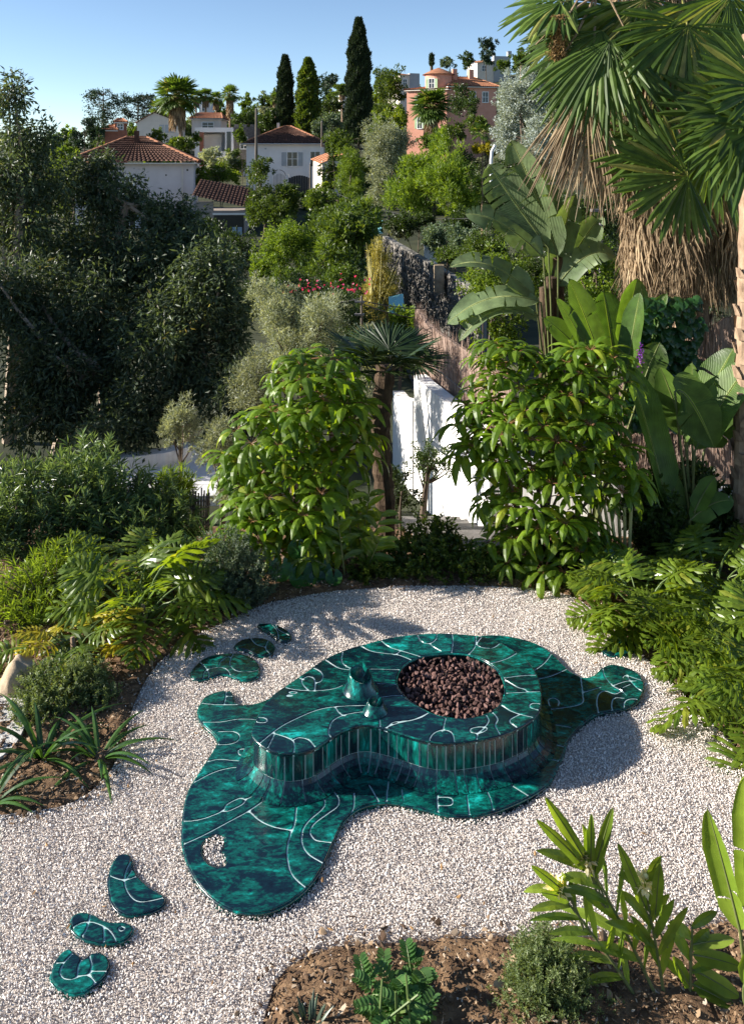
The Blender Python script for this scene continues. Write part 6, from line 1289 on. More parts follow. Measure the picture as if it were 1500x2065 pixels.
# ---------------------------------------------------------------- trees and bushes of the valley and hillside: (label, name, kind, [boxes u0,u1,v0,v1], D, options)
T_ = [
 ('dark shady hedge below the left house', 'hedge', 'deep', [(385, 530, 455, 570), (400, 470, 540, 620)], 40, {}),
 ('pale green climber covered bush left of the dark ivy mound', 'bush', 'bright', [(520, 640, 440, 545), (500, 580, 500, 570)], 33, {}),
 ('large dark ivy mound in the middle of the valley', 'bush', 'mid', [(620, 760, 405, 560), (600, 700, 440, 570), (640, 765, 410, 500), (650, 765, 415, 520), (600, 700, 420, 540), (650, 768, 420, 520)], 38, dict(spreadD=10.0, minpx=9)),
 ('round bush in front of the ivy mound', 'bush', 'mid', [(530, 640, 535, 600), (640, 740, 530, 590)], 27, {}),
 ('spiky yucca like bush at the foot of the ivy mound', 'bush', 'bright', [(620, 700, 470, 560)], 29, dict(aspect=0.12, minpx=16)),
 ('spiky yucca like crown on top of the ivy mound', 'bush', 'bright', [(690, 760, 400, 450)], 34, dict(aspect=0.12, minpx=14)),
 ('clipped thuja column beside the small garage', 'thuja', 'mid', [(494, 550, 320, 370), (494, 552, 350, 470)], 60, {}),
 ('round leafy tree in front of the iron gate', 'broad_tree', 'mid', [(545, 620, 370, 440), (500, 590, 390, 460)], 58, {}),
 ('leafy green tree with a yellow top left of the pepper tree', 'broad_tree', 'mid', [(610, 700, 375, 440), (680, 740, 390, 430)], 56, {}),
 ('small orange tinted tree beyond the ivy mound', 'broad_tree', 'lime', [(635, 672, 370, 392)], 57, {}),
 ('light green weeping pepper tree beside the white house', 'pepper_tree', 'bright', [(675, 735, 285, 400), (690, 730, 350, 420)], 58, dict(droop=0.6, aspect=0.25)),
 ('tall grey green gum tree right of the pepper tree', 'gum_tree', 'olive', [(722, 820, 240, 350), (735, 800, 320, 420), (760, 830, 250, 330)], 55, dict(droop=0.4, aspect=0.3, cover=5.0)),
 ('big bright green pine in front of the pink villa', 'pine_tree', 'bright', [(780, 900, 350, 440), (840, 965, 300, 420), (810, 900, 300, 380), (880, 970, 380, 450), (865, 915, 262, 330)], 45, dict(updir=0.8, aspect=0.2, minpx=9)),
 ('dark tree between the pine and the bird-of-paradise leaves', 'broad_tree', 'deep', [(930, 1010, 340, 440), (900, 960, 300, 360)], 48, {}),
 ('silver leaved gum tree against the pink villa', 'silver_tree', 'silver', [(990, 1060, 150, 250), (1020, 1110, 130, 240), (985, 1060, 210, 320), (1040, 1120, 220, 330)], 40, dict(aspect=0.5, cover=5.0)),
 ('dark tree below the silver gum', 'broad_tree', 'deep', [(1010, 1110, 300, 390), (1090, 1200, 200, 340)], 42, {}),
 ('yellow flowering shrub below the small palm', 'bush', 'yellow', [(950, 1003, 282, 322)], 46, {}),
 ('green bushes hiding the foot of the pink villa', 'bush', 'mid', [(885, 940, 235, 285), (940, 990, 225, 275), (840, 900, 262, 300)], 88, {}),
 ('ivy curtain hanging on the front of the pink villa', 'bush', 'deep', [(908, 945, 172, 232), (938, 962, 180, 235)], 103, dict(bump=False)),
 ('sunny shrub left of the pink villa', 'bush', 'lime', [(775, 822, 210, 262), (748, 790, 225, 262)], 95, {}),
 ('dark leafy tree right of the tallest cypress', 'broad_tree', 'mid', [(745, 790, 125, 205), (770, 818, 115, 200), (760, 820, 160, 215)], 128, dict(cover=5.0)),
 ('hedge line under the leafy tree right of the cypress', 'hedge', 'mid', [(745, 825, 205, 235)], 110, {}),
 ('dark clipped hedge left of the tallest cypress', 'hedge', 'deep', [(640, 702, 200, 228)], 118, {}),
 ('grey green agave bushes behind the white house', 'bush', 'grey', [(636, 700, 222, 262), (625, 660, 240, 282), (655, 705, 250, 290)], 100, {}),
 ('dark cedar with a flat crown on the skyline left of the tallest cypress', 'cedar_tree', 'pine', [(632, 680, 142, 180), (640, 672, 170, 205)], 165, {}),
 ('leafy tree beside the tallest cypress on the ridge', 'broad_tree', 'mid', [(676, 702, 168, 200), (656, 690, 180, 210)], 150, {}),
 ('round light green tree right of the small palms', 'broad_tree', 'mid', [(480, 520, 188, 235)], 125, {}),
 ('low trees between the round tree and the first cypress', 'broad_tree', 'mid', [(520, 566, 185, 225), (545, 565, 180, 215)], 135, {}),
 ('clipped hedge below the first cypress', 'hedge', 'deep', [(470, 530, 225, 262), (520, 580, 215, 262), (490, 560, 240, 275)], 112, {}),
 ('olive green bush above the white house roof', 'bush', 'olive', [(515, 552, 212, 236)], 110, {}),
 ('bushes in front of the cream gabled house', 'bush', 'mid', [(300, 345, 255, 290), (335, 395, 268, 315), (380, 410, 262, 300)], 92, {}),
 ('yellow green shrub left of the tall palm trunk', 'bush', 'lime', [(335, 368, 275, 305)], 90, {}),
 ('grey olive like shrub below the modern house', 'bush', 'olive', [(400, 450, 295, 340), (430, 490, 310, 335)], 86, {}),
 ('bushy dark shrub right of the modern house', 'bush', 'mid', [(450, 500, 300, 350), (470, 500, 255, 300)], 84, {}),
 ('small weeping palm like shrub beside the garage', 'bush', 'bright', [(420, 466, 320, 375)], 78, dict(droop=0.8, aspect=0.15, minpx=10)),
 ('yellow green shrubs above the garage fence', 'bush', 'lime', [(392, 425, 335, 385), (455, 490, 340, 375)], 76, {}),
 ('light green tree at the left of the left house', 'broad_tree', 'bright', [(105, 160, 295, 345), (120, 175, 320, 380)], 62, {}),
 ('dark conifer beside the araucarias', 'conifer', 'pine', [(165, 200, 225, 290), (140, 175, 262, 300)], 120, {}),
 ('thin green conifer next to the brick tower', 'conifer', 'pine', [(198, 216, 235, 300)], 90, {}),
 ('dark shrubs on the far left skyline', 'bush', 'mid', [(100, 150, 285, 315), (60, 120, 290, 330)], 130, {}),
 ('round dark tree on the ridge right of the pink turret', 'broad_tree', 'deep', [(924, 960, 105, 142)], 165, {}),
 ('flat topped cedar on the skyline beside the hilltop house', 'cedar_tree', 'pine', [(958, 1002, 76, 108), (965, 1000, 100, 130)], 178, {}),
 ('small grey tree on the ridge behind the pink turret', 'broad_tree', 'grey', [(888, 925, 112, 140)], 170, {}),
 ('shrubs on the slope right of the hilltop house', 'bush', 'mid', [(1030, 1085, 100, 135), (1000, 1050, 122, 145), (1068, 1100, 85, 125)], 150, {}),
 ('dark tree on the skyline behind the fan palms', 'broad_tree', 'deep', [(1060, 1110, 60, 120), (1090, 1180, 90, 190)], 120, {}),
 ('scrubby grey bushes on top of the retaining wall', 'bush', 'grey', [(840, 910, 440, 505), (900, 965, 450, 520)], 41, {}),
 ('purple tinged shrub on the slope above the retaining wall', 'bush', 'olive', [(850, 900, 455, 490), (780, 850, 440, 480)], 45, {}),
 ('leafy shrub hanging over the retaining wall', 'bush', 'mid', [(870, 935, 495, 540)], 36, {}),
 ('dark bank of shrubs below the big pine', 'bush', 'deep', [(780, 880, 430, 475), (900, 980, 420, 480), (930, 1010, 470, 540)], 43, {}),
 ('dark hedge right of the white house', 'hedge', 'deep', [(640, 690, 315, 380), (655, 690, 270, 330)], 84, {}),
 ('low shrubs under the tallest cypress', 'bush', 'mid', [(655, 720, 265, 310), (740, 780, 255, 300)], 78, {}),
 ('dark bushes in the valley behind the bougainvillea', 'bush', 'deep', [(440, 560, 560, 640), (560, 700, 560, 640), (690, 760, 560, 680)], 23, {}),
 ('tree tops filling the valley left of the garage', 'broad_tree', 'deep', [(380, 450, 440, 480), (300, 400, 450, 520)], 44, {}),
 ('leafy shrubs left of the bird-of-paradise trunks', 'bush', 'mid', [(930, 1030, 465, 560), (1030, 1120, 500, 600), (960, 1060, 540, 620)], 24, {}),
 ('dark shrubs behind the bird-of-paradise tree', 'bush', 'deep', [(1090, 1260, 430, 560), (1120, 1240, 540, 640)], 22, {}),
 ('low green shrub between the citrus tree and the white wall', 'bush', 'mid', [(775, 860, 640, 740), (740, 800, 650, 740)], 18, {}),
 ('greenery on the slope between the villa and the road', 'bush', 'mid', [(965, 1080, 380, 480), (1060, 1200, 380, 480)], 46, {}),
]
for i, (lab, name, kind, bxs, D, op) in enumerate(T_):
    op = dict(op); sD = op.pop('spreadD', 0.03*D); plant(name, lab, {'hedge': 'hedge', 'bush': 'shrub'}.get(name, 'tree'), [P_(*b, D+sD*(-1)**j*((j+1)//2)/max(1, len(bxs)//2)) for j, b in enumerate(bxs)], kind, D, op.pop('cover', 6.0), 0.06, op.pop('aspect', 0.5), None, 0.10 if name not in ('bush', 'hedge') else 0.04, None, 200+i, **op)
plant('hedge', 'tall dark hedge along the left side of the road, shading the stone wall', 'hedge', [(np.array([-1.5-0.02*(D_-40), D_, -1.1]), np.array([1.3, 2.4, 2.3])) for D_ in (29, 32.5, 36, 39.5, 43, 46.5, 50, 53.5)], 'deep', 40, 7.0, 0.06, 0.5, None, 0.05, (-1.5, 40, -3.4), 400, bump=False, minpx=9, shell=0.3)  # hedge added to keep sun off the retaining wall
# cypresses
def cypress(label, u, v0, v1, w, D, kind='cypress', seed=0, ivy=False):
    rng = np.random.default_rng(seed); k = D/F; c = at(u, v1, D); base = (c.x, c.y, min(c.z, gz(c.x, c.y))); root = thing('cypress_tree', label, 'tree', base); Ht = (v1-v0)*k; n = int(w*(v1-v0)*(2.2 if not ivy else 1.6))
    q = rng.random(n); a = rng.uniform(0, 2*PI, n); prof = np.minimum(1, 0.25+2.2*(1-q)**0.8)*np.minimum(1, 0.8+q*2)*np.sqrt(np.clip(1.02-q, 0, 1))**0.45
    lump = 1+0.16*np.sin(a*3+q*22)+0.13*np.sin(a*5-q*41+1)+rng.normal(0, 0.06, n); r = w/2*k*prof*lump*rng.uniform(0.75, 1, n)
    C = np.column_stack([c.x+np.cos(a)*r, c.y+np.sin(a)*r, c.z+q*Ht]); Dv = np.column_stack([np.cos(a)*0.5, np.sin(a)*0.5, np.full(n, 1.0)])+rng.normal(size=(n, 3))*(0.25 if not ivy else 0.7)
    mb = MB(); cards(mb, C, Dv, (7.5 if not ivy else 6)*k*rng.uniform(0.7, 1.3, n), (2.6 if not ivy else 4.2)*k, 0.3, 0, rng, upbias=0.2)
    m = 40; zc = np.linspace(0, 0.97, 14); tube(mb, [(c.x, c.y, c.z+z*Ht) for z in zc], w/2*k*0.74*np.minimum(1, 0.25+2.2*(1-zc)**0.8)*np.sqrt(1.02-zc)**0.45, 9, 0.0)
    mb.build('crown', GREENS[kind], root); mb = MB(); tube(mb, [base, (c.x, c.y, c.z+0.1*Ht)], 3*k, 7); mb.build('trunk', M_BARK, root)
cypress('slim dark cypress left of the ivy clad one on the hill', 575, 115, 262, 31, 108, seed=1)
cypress('ivy clad shaggy cypress between the two slim dark ones', 621, 119, 268, 46, 106, 'mid', 2, True)
cypress('tallest slim dark cypress rising against the sky', 723, 40, 290, 49, 82, seed=3)
cypress('small cypress on the ridge behind the pink turret', 870, 112, 135, 6, 175, seed=4)
# umbrella crowned araucarias
def araucaria(label, u, v0, v1, w, D, seed):
    rng = np.random.default_rng(seed); k = D/F; c = at(u, v1, D); base = (c.x, c.y, min(c.z, gz(c.x, c.y))); root = thing('araucaria_tree', label, 'tree', base); mb = MB(); bm_ = MB(); top = at(u, v0, D); tiers = 8
    for t in range(tiers):
        z = top.z-(v1-v0)*k*(0.04+0.8*(t/tiers)); R = w/2*k*(0.5+0.5*math.sin(min(1, (t+1.2)/3.0)*PI/2))*(1 if t < 4 else rng.uniform(0.7, 1))
        for b in range(9 if t < 3 else 6):
            a = rng.uniform(0, 2*PI); m = 46; q = rng.uniform(0.55, 1.05, m)**0.8; d = np.array([math.cos(a), math.sin(a), 0]); e = np.array([c.x, c.y, z])+d*R+np.array([0, 0, 0.12*R])
            tube(bm_, [(c.x, c.y, z-0.1*R), tuple(e)], [0.8*k, 0.4*k], 4, cap=False)
            C = e+rng.normal(size=(m, 3))*R*np.array([0.2, 0.2, 0.12]); cards(mb, C, nrm(rng.normal(size=(m, 3))+np.array([0, 0, 0.5])), 5*k, 2.2*k, rng=rng)
    tube(bm_, [base, tuple(top)], [2.6*k, 1.2*k], 7); bm_.build('trunk', M_BARK, root); mb.build('crown', GREENS['pine'], root)
araucaria('umbrella crowned araucaria on the left skyline', 209, 186, 290, 58, 128, 1)
araucaria('wider umbrella crowned araucaria behind the cream gabled house', 279, 196, 262, 64, 140, 2)
# palms on the hill
far_palm('tall fan palm with a long bare trunk left of the modern house', 358, 190, 52, 95, 312, 0.6, 0.3, 44, 7, base_u=369)
for lab, u, v, r, D, vb, sk in [('smallest slender palm of the row left of the round tree', 396, 194, 19, 140, 240, 0.3), ('second slender palm in the row behind the tiled house', 415, 192, 20, 140, 238, 0.3), ('third slender palm in the row behind the tiled house', 436, 198, 19, 142, 240, 0.3), ('palm with a straw skirt at the right end of the row', 464, 188, 24, 135, 250, 0.9), ('low palm half hidden behind the tall palm', 322, 217, 26, 130, 260, 0.3), ('small palm tuft left of the first cypress', 556, 197, 18, 130, 235, 0.4), ('small palm on the ridge right of the cedar', 690, 180, 17, 150, 215, 0.3), ('spiky palm just under the pink villa roof line at the far right', 1050, 102, 10, 160, 125, 0.3)]:
    far_palm(lab, u, v, r, D, vb, sk+0.2, 0, 26, 3.4)
far_palm('stout fan palm in front of the pink villa', 869, 212, 47, 92, 285, 0.9, 0, 52, 12)
far_palm('young slender palm above the yellow shrub', 972, 266, 26, 46, 330, 0.0, 0, 11, 3.2)

# ---------------------------------------------------------------- houses
M_HW = rough_mat('house_white', (0.68, 0.66, 0.65), (0.78, 0.76, 0.75), 0.8, 0.9, 0.15)
M_HC = rough_mat('house_cream', (0.60, 0.53, 0.46), (0.70, 0.63, 0.56), 0.8, 0.9, 0.15)
M_HP = rough_mat('house_pink', (0.52, 0.235, 0.16), (0.64, 0.33, 0.24), 0.7, 0.9, 0.2)
M_HPW = rough_mat('house_mauve', (0.56, 0.49, 0.49), (0.66, 0.59, 0.59), 0.6, 0.9, 0.2)
M_HSHADE = rough_mat('garage_wall_shaded', (0.27, 0.23, 0.21), (0.36, 0.31, 0.28), 0.6, 0.9, 0.2)  # garage walls: shade from the neighbouring house is put into this darker colour
M_HG = rough_mat('house_grey', (0.30, 0.31, 0.33), (0.38, 0.39, 0.41), 0.7, 0.9, 0.15)
M_BRICK = rough_mat('house_brick', (0.22, 0.085, 0.055), (0.34, 0.14, 0.09), 3, 0.9, 0.4)
def tiles(mb, a, b, c, d, ncol, nrow, r=0.05):
    """roof slope a-b (eave) to d-c (ridge) as rows of round tiles, real relief"""
    a, b, c, d = (np.array(tuple(p), float) for p in (a, b, c, d)); nv = nrm(np.cross(b-a, d-a)); nv = nv if nv[2] > 0 else -nv
    s = np.linspace(0, 1, ncol*3+1); V = []
    hs = r*np.abs(np.sin(s*ncol*PI))
    for j in range(nrow):
        for t, lift in ((j/nrow, r*0.7), ((j+1)/nrow, 0.0)):
            e0 = a*(1-t)+d*t; e1 = b*(1-t)+c*t; V.append(e0*(1-s[:, None])+e1*s[:, None]+nv*(hs+lift)[:, None])
    m = len(s); V = np.concatenate(V); i = np.arange(2*nrow-1)[:, None]*m; j = np.arange(m-1)[None]; mb.add(V, np.stack([i+j, i+j+1, i+m+j+1, i+m+j], -1).reshape(-1, 4))
def hip(root, x0, x1, y0, y1, ze, zr, rx0, rx1, ry, mat, col=26, row=12, r=0.1):
    A = [(x0, y0, ze), (x1, y0, ze), (x1, y1, ze), (x0, y1, ze)]; R0, R1_ = (rx0, ry, zr), (rx1, ry, zr)
    mb = MB(); tiles(mb, A[0], A[1], R1_, R0, col, row, r); tiles(mb, A[1], A[2], R1_, R1_, col*2//3, row, r); tiles(mb, A[2], A[3], R0, R1_, col, row, r); tiles(mb, A[3], A[0], R0, R0, col*2//3, row, r)
    roof = mb.build('roof', mat, root, origin=(0, 0, 0), kind=None); mb = MB()
    for p, q in ((A[0], R0), (A[1], R1_), (A[2], R1_), (A[3], R0), (R0, R1_)):
        p, q = np.array(p), np.array(q)
        if np.linalg.norm(q-p) > 0.01: tube(mb, [tuple(p+(q-p)*t+np.array([0, 0, 0.05+0.02*(i % 2)])) for i, t in enumerate(np.linspace(0, 1, 20))], r*1.5, 6)
    mb.build('ridge_tiles', M_TILEO, roof, origin=(0, 0, 0)); mb = MB(); box(mb, x0+0.03, x1-0.03, y0+0.03, y1-0.03, ze-0.14, ze-0.03); mb.build('eave', M_HC, root, origin=(0, 0, 0)); return roof
def window(root, x, z, w, h, y, shutters=True, face=0, arch=False):
    """face 0: towards -y at wall plane y; face 1: towards -x at wall plane x=y"""
    def bx(mb, a0, a1, d0, d1, z0, z1):
        if face == 0: box(mb, a0, a1, y-d1, y-d0, z0, z1)
        else: box(mb, y-d1, y-d0, a0, a1, z0, z1)
    mb = MB(); t = 0.09
    bx(mb, x-w/2-t, x-w/2, -0.02, 0.07, z-t, z+h+t); bx(mb, x+w/2, x+w/2+t, -0.02, 0.07, z-t, z+h+t); bx(mb, x-w/2, x+w/2, -0.02, 0.07, z+h, z+h+t); bx(mb, x-w/2, x+w/2, -0.02, 0.11, z-t, z); bx(mb, x-0.03, x+0.03, 0.012, 0.05, z, z+h); bx(mb, x-w/2, x-0.03, 0.012, 0.04, z+h*0.5, z+h*0.5+0.05); bx(mb, x+0.03, x+w/2, 0.012, 0.04, z+h*0.5, z+h*0.5+0.05)
    f = mb.build('window', M_WHITE, root, origin=(0, 0, 0)); mb = MB(); bx(mb, x-w/2, x+w/2, -0.02, 0.008, z, z+h); mb.build('pane', M_DARKG, f, origin=(0, 0, 0))
    if shutters:
        for s in (-1, 1):
            mb = MB(); a = x+s*(w/2+t+0.01); b_ = x+s*(w/2+t+0.01+w*0.5)
            for k in range(8): bx(mb, min(a, b_), max(a, b_), 0.02, 0.06+0.015*(k % 2), z+h*k/8, z+h*(k+0.86)/8)
            bx(mb, min(a, b_), max(a, b_), 0.005, 0.02, z, z+h); mb.build('shutter', M_SHUT if shutters is True else shutters, f, origin=(0, 0, 0))
def house(label, u0, u1, vb, vt, D, depth, mat, rz=0.0, cat='house', name='house', wall=True):
    p0 = at(u0, vb, D); w = (u1-u0)*D/F; h = (vb-vt)*D/F; root = thing(name, label, cat, (p0.x, p0.y, p0.z), rz, local=True)
    if wall:
        mb = MB(); box(mb, 0, w, 0, depth, -4, h); mb.build('wall', mat, root, origin=(0, 0, 0))
    return root, w, h
def bxp(root, name, mat, *a):
    mb = MB(); box(mb, *a); return mb.build(name, mat, root, origin=(0, 0, 0))
# white house with the red brown hip roof
R_, w, h = house('white house with a red brown hipped tile roof and grey shutters', 497, 651, 378, 292, 95, 8.5, M_HW, 0.03)
hip(R_, -0.5, w+0.6, -0.5, 9.0, h+0.12, h+2.15, w*0.47, w*0.55, 4.2, M_TILE, 26, 13, 0.09)
window(R_, w*0.6, 2.35, 1.05, 1.5, 0.0); window(R_, w*0.90, 2.3, 1.0, 1.6, 0.0, False); bxp(R_, 'chimney', M_HC, 3.0, 3.3, 4.0, 4.4, h+1.2, h+2.6); bxp(R_, 'eave_vent', M_SHUT, 2.0, 2.2, -0.04, 0.01, h-0.5, h-0.35)
bxp(R_, 'gutter', M_SHUT, -0.5, w+0.6, -0.62, -0.52, h+0.05, h+0.15)
# pink-white house on the left
R_, w, h = house('pale pinkish house with a brown tiled roof behind the gum trees', 150, 386, 460, 330, 70, 9.5, M_HPW, 0.16)
hip(R_, -0.6, w+0.45, -0.6, 10.0, h+0.1, h+2.2, w*0.38, w*0.56, 4.6, M_TILE, 28, 12, 0.11)
window(R_, w*0.46, h-1.9, 0.55, 0.8, 0.0, False); bxp(R_, 'drain_pipe', M_HC, w*0.90, w*0.90+0.1, -0.1, 0.0, -3, h-0.2); window(R_, w*0.46, h-5.2, 0.9, 1.3, 0.0)
bxp(R_, 'vent', M_DARKG, w*0.76, w*0.76+0.12, -0.02, 0.01, h-1.0, h-0.88); bxp(R_, 'vent', M_DARKG, w*0.94, w*0.94+0.14, -0.02, 0.01, h-0.6, h-0.45)
bxp(R_, 'chimney', M_TILE, w*0.46, w*0.46+0.4, 3.2, 3.6, h+1.3, h+2.8)
# lean-to garage
R_, w, h = house('small shaded garage with a sloping tile roof right of the pale pinkish house', 396, 494, 478, 425, 66, 5.0, M_HSHADE, 0.06)
mb = MB(); tiles(mb, (-0.3, -0.5, h+1.1), (w+0.3, -0.5, h+0.15), (w+0.3, 4.5, h+1.5), (-0.3, 4.5, h+2.3), 16, 9, 0.09); mb.build('roof', M_TILE, R_, origin=(0, 0, 0))
bxp(R_, 'gable_wall', M_HSHADE, 0.0, w*0.35, -0.02, 0.2, h-0.3, h+0.72); bxp(R_, 'dark_doorway_sheet', M_DARKG, w*0.36, w-0.1, -0.04, 0.02, -1.2, h-0.35); bxp(R_, 'lintel', M_HW, w*0.34, w, -0.1, 0.03, h-0.32, h-0.18)  # dark sheet on the wall stands in for the shade inside the doorway
for k in range(2): bxp(R_, 'glass_panel', plain('glass_reflection_blue', (0.25, 0.36, 0.5), 0.1, 0.8), w*0.74+k*0.4, w*0.74+0.32+k*0.4, -0.08, -0.05, -0.4, 0.75)  # blue of a reflection is put into the pane colour
R_ = thing('plank_fence', 'dark plank fence above the garage roof', 'fence', tuple(at(432, 402, 72)), 0.05, local=True)
for k in range(24): bxp(R_, 'plank', M_WOOD, k*0.125, k*0.125+0.112, 0, 0.03, -0.2, 1.15+0.03*(k % 3 == 0))
# modern white house with a stone wing
R_, w, h = house('modern white box house with a wide blind and a stone wing', 393, 470, 318, 257, 103, 7, M_HW, 0.05, wall=False)
for nm, a in (('wall', (0, 0.55, 0, 7, -3, h)), ('wall', (w-0.95, w, 0, 7, -3, h)), ('roof_slab', (0.55, w-0.95, 0, 7, h-0.55, h)), ('back_wall', (0.55, w-0.95, 2.0, 7, -3, h-0.55)), ('balcony', (0.55, w-0.95, 0, 2, -0.2, 0.75))): bxp(R_, nm, M_HW, *a)
bxp(R_, 'blind', M_HC, 0.75, w-1.5, 1.2, 1.3, 0.75, h-0.8); bxp(R_, 'glass', M_DARKG, w-0.75, w-0.25, -0.04, 0.01, 0.6, h-0.5); bxp(R_, 'brick_pier', M_BRICK, 0.56, 1.0, 0.05, 0.5, -1, h-0.56); bxp(R_, 'stone_wing', M_STONE, w+0.01, w+2.7, 0.6, 6, -3, h+0.1)
window(R_, w+1.2, 1.1, 0.75, 1.3, 0.6, False)
for k in range(3): bxp(R_, 'merlon', M_STONE, w+0.05+k*0.95, w+0.55+k*0.95, 0.6, 1.1, h+0.1, h+0.4)
# cream gabled house
R_, w, h = house('cream house with a low gable behind the tall palm', 277, 362, 272, 247, 118, 6, M_HC, 0.1)
mb = MB(); mb.add([(0, 0, h), (w, 0, h), (w*0.4, 0, h+1.35), (0, 6, h), (w, 6, h), (w*0.4, 6, h+1.35)], [(0, 1, 2), (4, 3, 5)]); mb.build('gable', M_HC, R_, origin=(0, 0, 0))
mb = MB(); tiles(mb, (-0.3, -0.3, h-0.1), (-0.3, 6.2, h-0.1), (w*0.4, 6.2, h+1.4), (w*0.4, -0.3, h+1.4), 14, 6, 0.05); tiles(mb, (w+0.3, 6.2, h-0.1), (w+0.3, -0.3, h-0.1), (w*0.4, -0.3, h+1.4), (w*0.4, 6.2, h+1.4), 14, 8, 0.05); mb.build('roof', M_TILE, R_, origin=(0, 0, 0))
for k in range(3): bxp(R_, 'window', M_SHUT, w*0.52+k*0.75, w*0.52+0.6+k*0.75, -0.05, 0.02, 0.3, 1.4)
# house with the flat tiled front
R_, w, h = house('small cream house with a wide tiled roof above the modern house', 387, 446, 275, 239, 128, 6, M_HC, 0.02)
hip(R_, -0.3, w+0.3, -0.4, 6, h, h+0.95, w*0.1, w*0.9, 3, M_TILEO, 22, 5, 0.06); window(R_, w*0.55, h-1.5, 1.6, 0.9, 0, False)
R_, w, h = house('little white flat roofed house among the row of palms', 402, 424, 232, 205, 150, 4, M_HW, 0)
window(R_, w*0.5, h-1.6, 0.8, 0.9, 0, False); bxp(R_, 'parapet', M_HW, -0.08, w+0.08, -0.08, 4.08, h, h+0.2)
# brick tower house
R_, w, h = house('brick red tower house with a tiled cap left of the cream gable', 212, 254, 300, 262, 90, 4, M_BRICK, 0.25)
hip(R_, -0.25, w*0.62, -0.25, 4.2, h, h+0.55, 0.4, w*0.4, 2, M_TILEO, 10, 4, 0.05); bxp(R_, 'upper_tower', M_BRICK, w*0.45, w*0.98, 0.6, 3.4, h-0.5, h+0.85)
hip(R_, w*0.40, w*1.05, 0.3, 3.7, h+0.87, h+1.25, w*0.6, w*0.8, 2, M_TILEO, 8, 4, 0.05); window(R_, w*0.7, h+0.1, 0.5, 0.55, 0.6, False)
# pink villa with round turret
R_, w, h = house('pink villa with a round turret and orange tile roofs on the hill', 820, 905, 268, 182, 113, 9, M_HP, -0.42)
k_ = 113/F; hip(R_, -0.3, w+0.3, -0.3, 9.3, h, h+0.75, w*0.4, w*0.7, 4.5, M_TILEO, 18, 6, 0.07)
M_GSH = plain('pale_green_shutter', (0.42, 0.55, 0.33), 0.6)
for z in (h-2.2, h-5.0): window(R_, 0.33*w, z, 0.6, 1.4, 0, M_GSH); 
mb = MB(); lathe(mb, [(1.75, h-3), (1.75, h+1.9), (1.9, h+1.95), (1.9, h+2.05)], (3.6, 2.2, 0), 28); mb.build('turret', M_HP, R_, origin=(0, 0, 0), smooth=False)
mb = MB(); lathe(mb, [(2.15, h+2.05), (1.45, h+2.42), (0.7, h+2.75), (0.02, h+3.0)], (3.6, 2.2, 0), 40); V = mb.v[0]; a = np.arctan2(V[:, 1]-2.2, V[:, 0]-3.6); V[:, 2] += 0.05*np.abs(np.sin(a*20)); mb.build('turret_roof', M_TILEO, R_, origin=(0, 0, 0))
window(R_, 3.3, h+0.2, 0.7, 1.2, 0.40, M_GSH)
n0_ = set(R_.children); bxp(R_, 'east_wing', M_HP, w+0.01, w+6.4, 0.8, 8, -4, h+0.35); hip(R_, w-0.3, w+6.8, 0.4, 8.5, h+0.4, h+1.9, w+2.2, w+4.6, 4.4, M_TILEO, 26, 9, 0.07)
for x, y in ((w+1.2, 3.0), (w+3.6, 3.4)): bxp(R_, 'chimney', M_HP, x, x+0.6, y, y+0.6, h+0.9, h+2.9)
for x in (w+3.2, w+4.9): window(R_, x, h-1.6, 0.7, 1.3, 0.8, False)
pv = Matrix.Translation((w, 0.8, 0))@Matrix.Rotation(0.62, 4, 'Z')@Matrix.Translation((-w, -0.8, 0))
for ch in R_.children:
    if ch not in n0_: ch.matrix_local = pv
R_, w, h = house('cream villa with a dark grey side wall behind the pink turret', 806, 848, 180, 150, 140, 6, M_HC, 0.3)
bxp(R_, 'grey_side', M_HG, w*0.5, w+0.02, -0.05, 6, -2, h+0.25); mb = MB(); tiles(mb, (-0.3, -0.4, h-0.1), (w*0.5, -0.4, h-0.1), (w*0.5, 4, h+0.5), (-0.3, 4, h+0.5), 10, 4, 0.06); mb.build('roof', M_TILEO, R_, origin=(0, 0, 0)); window(R_, w*0.25, 0.6, 0.6, 1.0, 0, False)
R_, w, h = house('pale hilltop house with a tall grey chimney wall on the skyline', 962, 1010, 148, 125, 178, 7, M_HC, 0.2)
bxp(R_, 'chimney_wall', M_HG, w*0.72, w*1.45, -0.2, 1.2, -2, h+1.3); bxp(R_, 'chimney', M_HG, w*1.35, w*1.5, -0.25, 0.8, h+1.3, h+2.4); bxp(R_, 'chimney', M_HG, w*0.72, w*0.8, -0.25, 0.8, h+1.3, h+1.9)
mb = MB(); tiles(mb, (-0.3, -0.4, h-0.2), (w*0.75, -0.4, h+0.1), (w*0.75, 6, h+1.2), (-0.3, 6, h+0.6), 14, 6, 0.06); mb.build('roof', M_TILEO, R_, origin=(0, 0, 0)); window(R_, w*0.3, 0.5, 0.9, 1.1, 0, False)
R_, w, h = house('little pink house between the tallest cypress and the cedar', 686, 712, 205, 176, 160, 5, M_HC, 0.1)
mb = MB(); tiles(mb, (-0.3, -0.4, h), (w+0.3, -0.4, h), (w+0.3, 4, h+0.9), (-0.3, 4, h+0.9), 10, 5, 0.06); mb.build('roof', M_TILEO, R_, origin=(0, 0, 0)); window(R_, w*0.4, 0.8, 0.7, 1.0, 0, False)
R_, w, h = house('small orange walled house left of the first cypress', 541, 556, 230, 206, 140, 4, M_TILEO, 0.1)
bxp(R_, 'parapet', M_HC, -0.1, w+0.1, -0.1, 4.1, h, h+0.15); window(R_, w*0.5, h-1.4, 0.45, 0.8, 0, False)
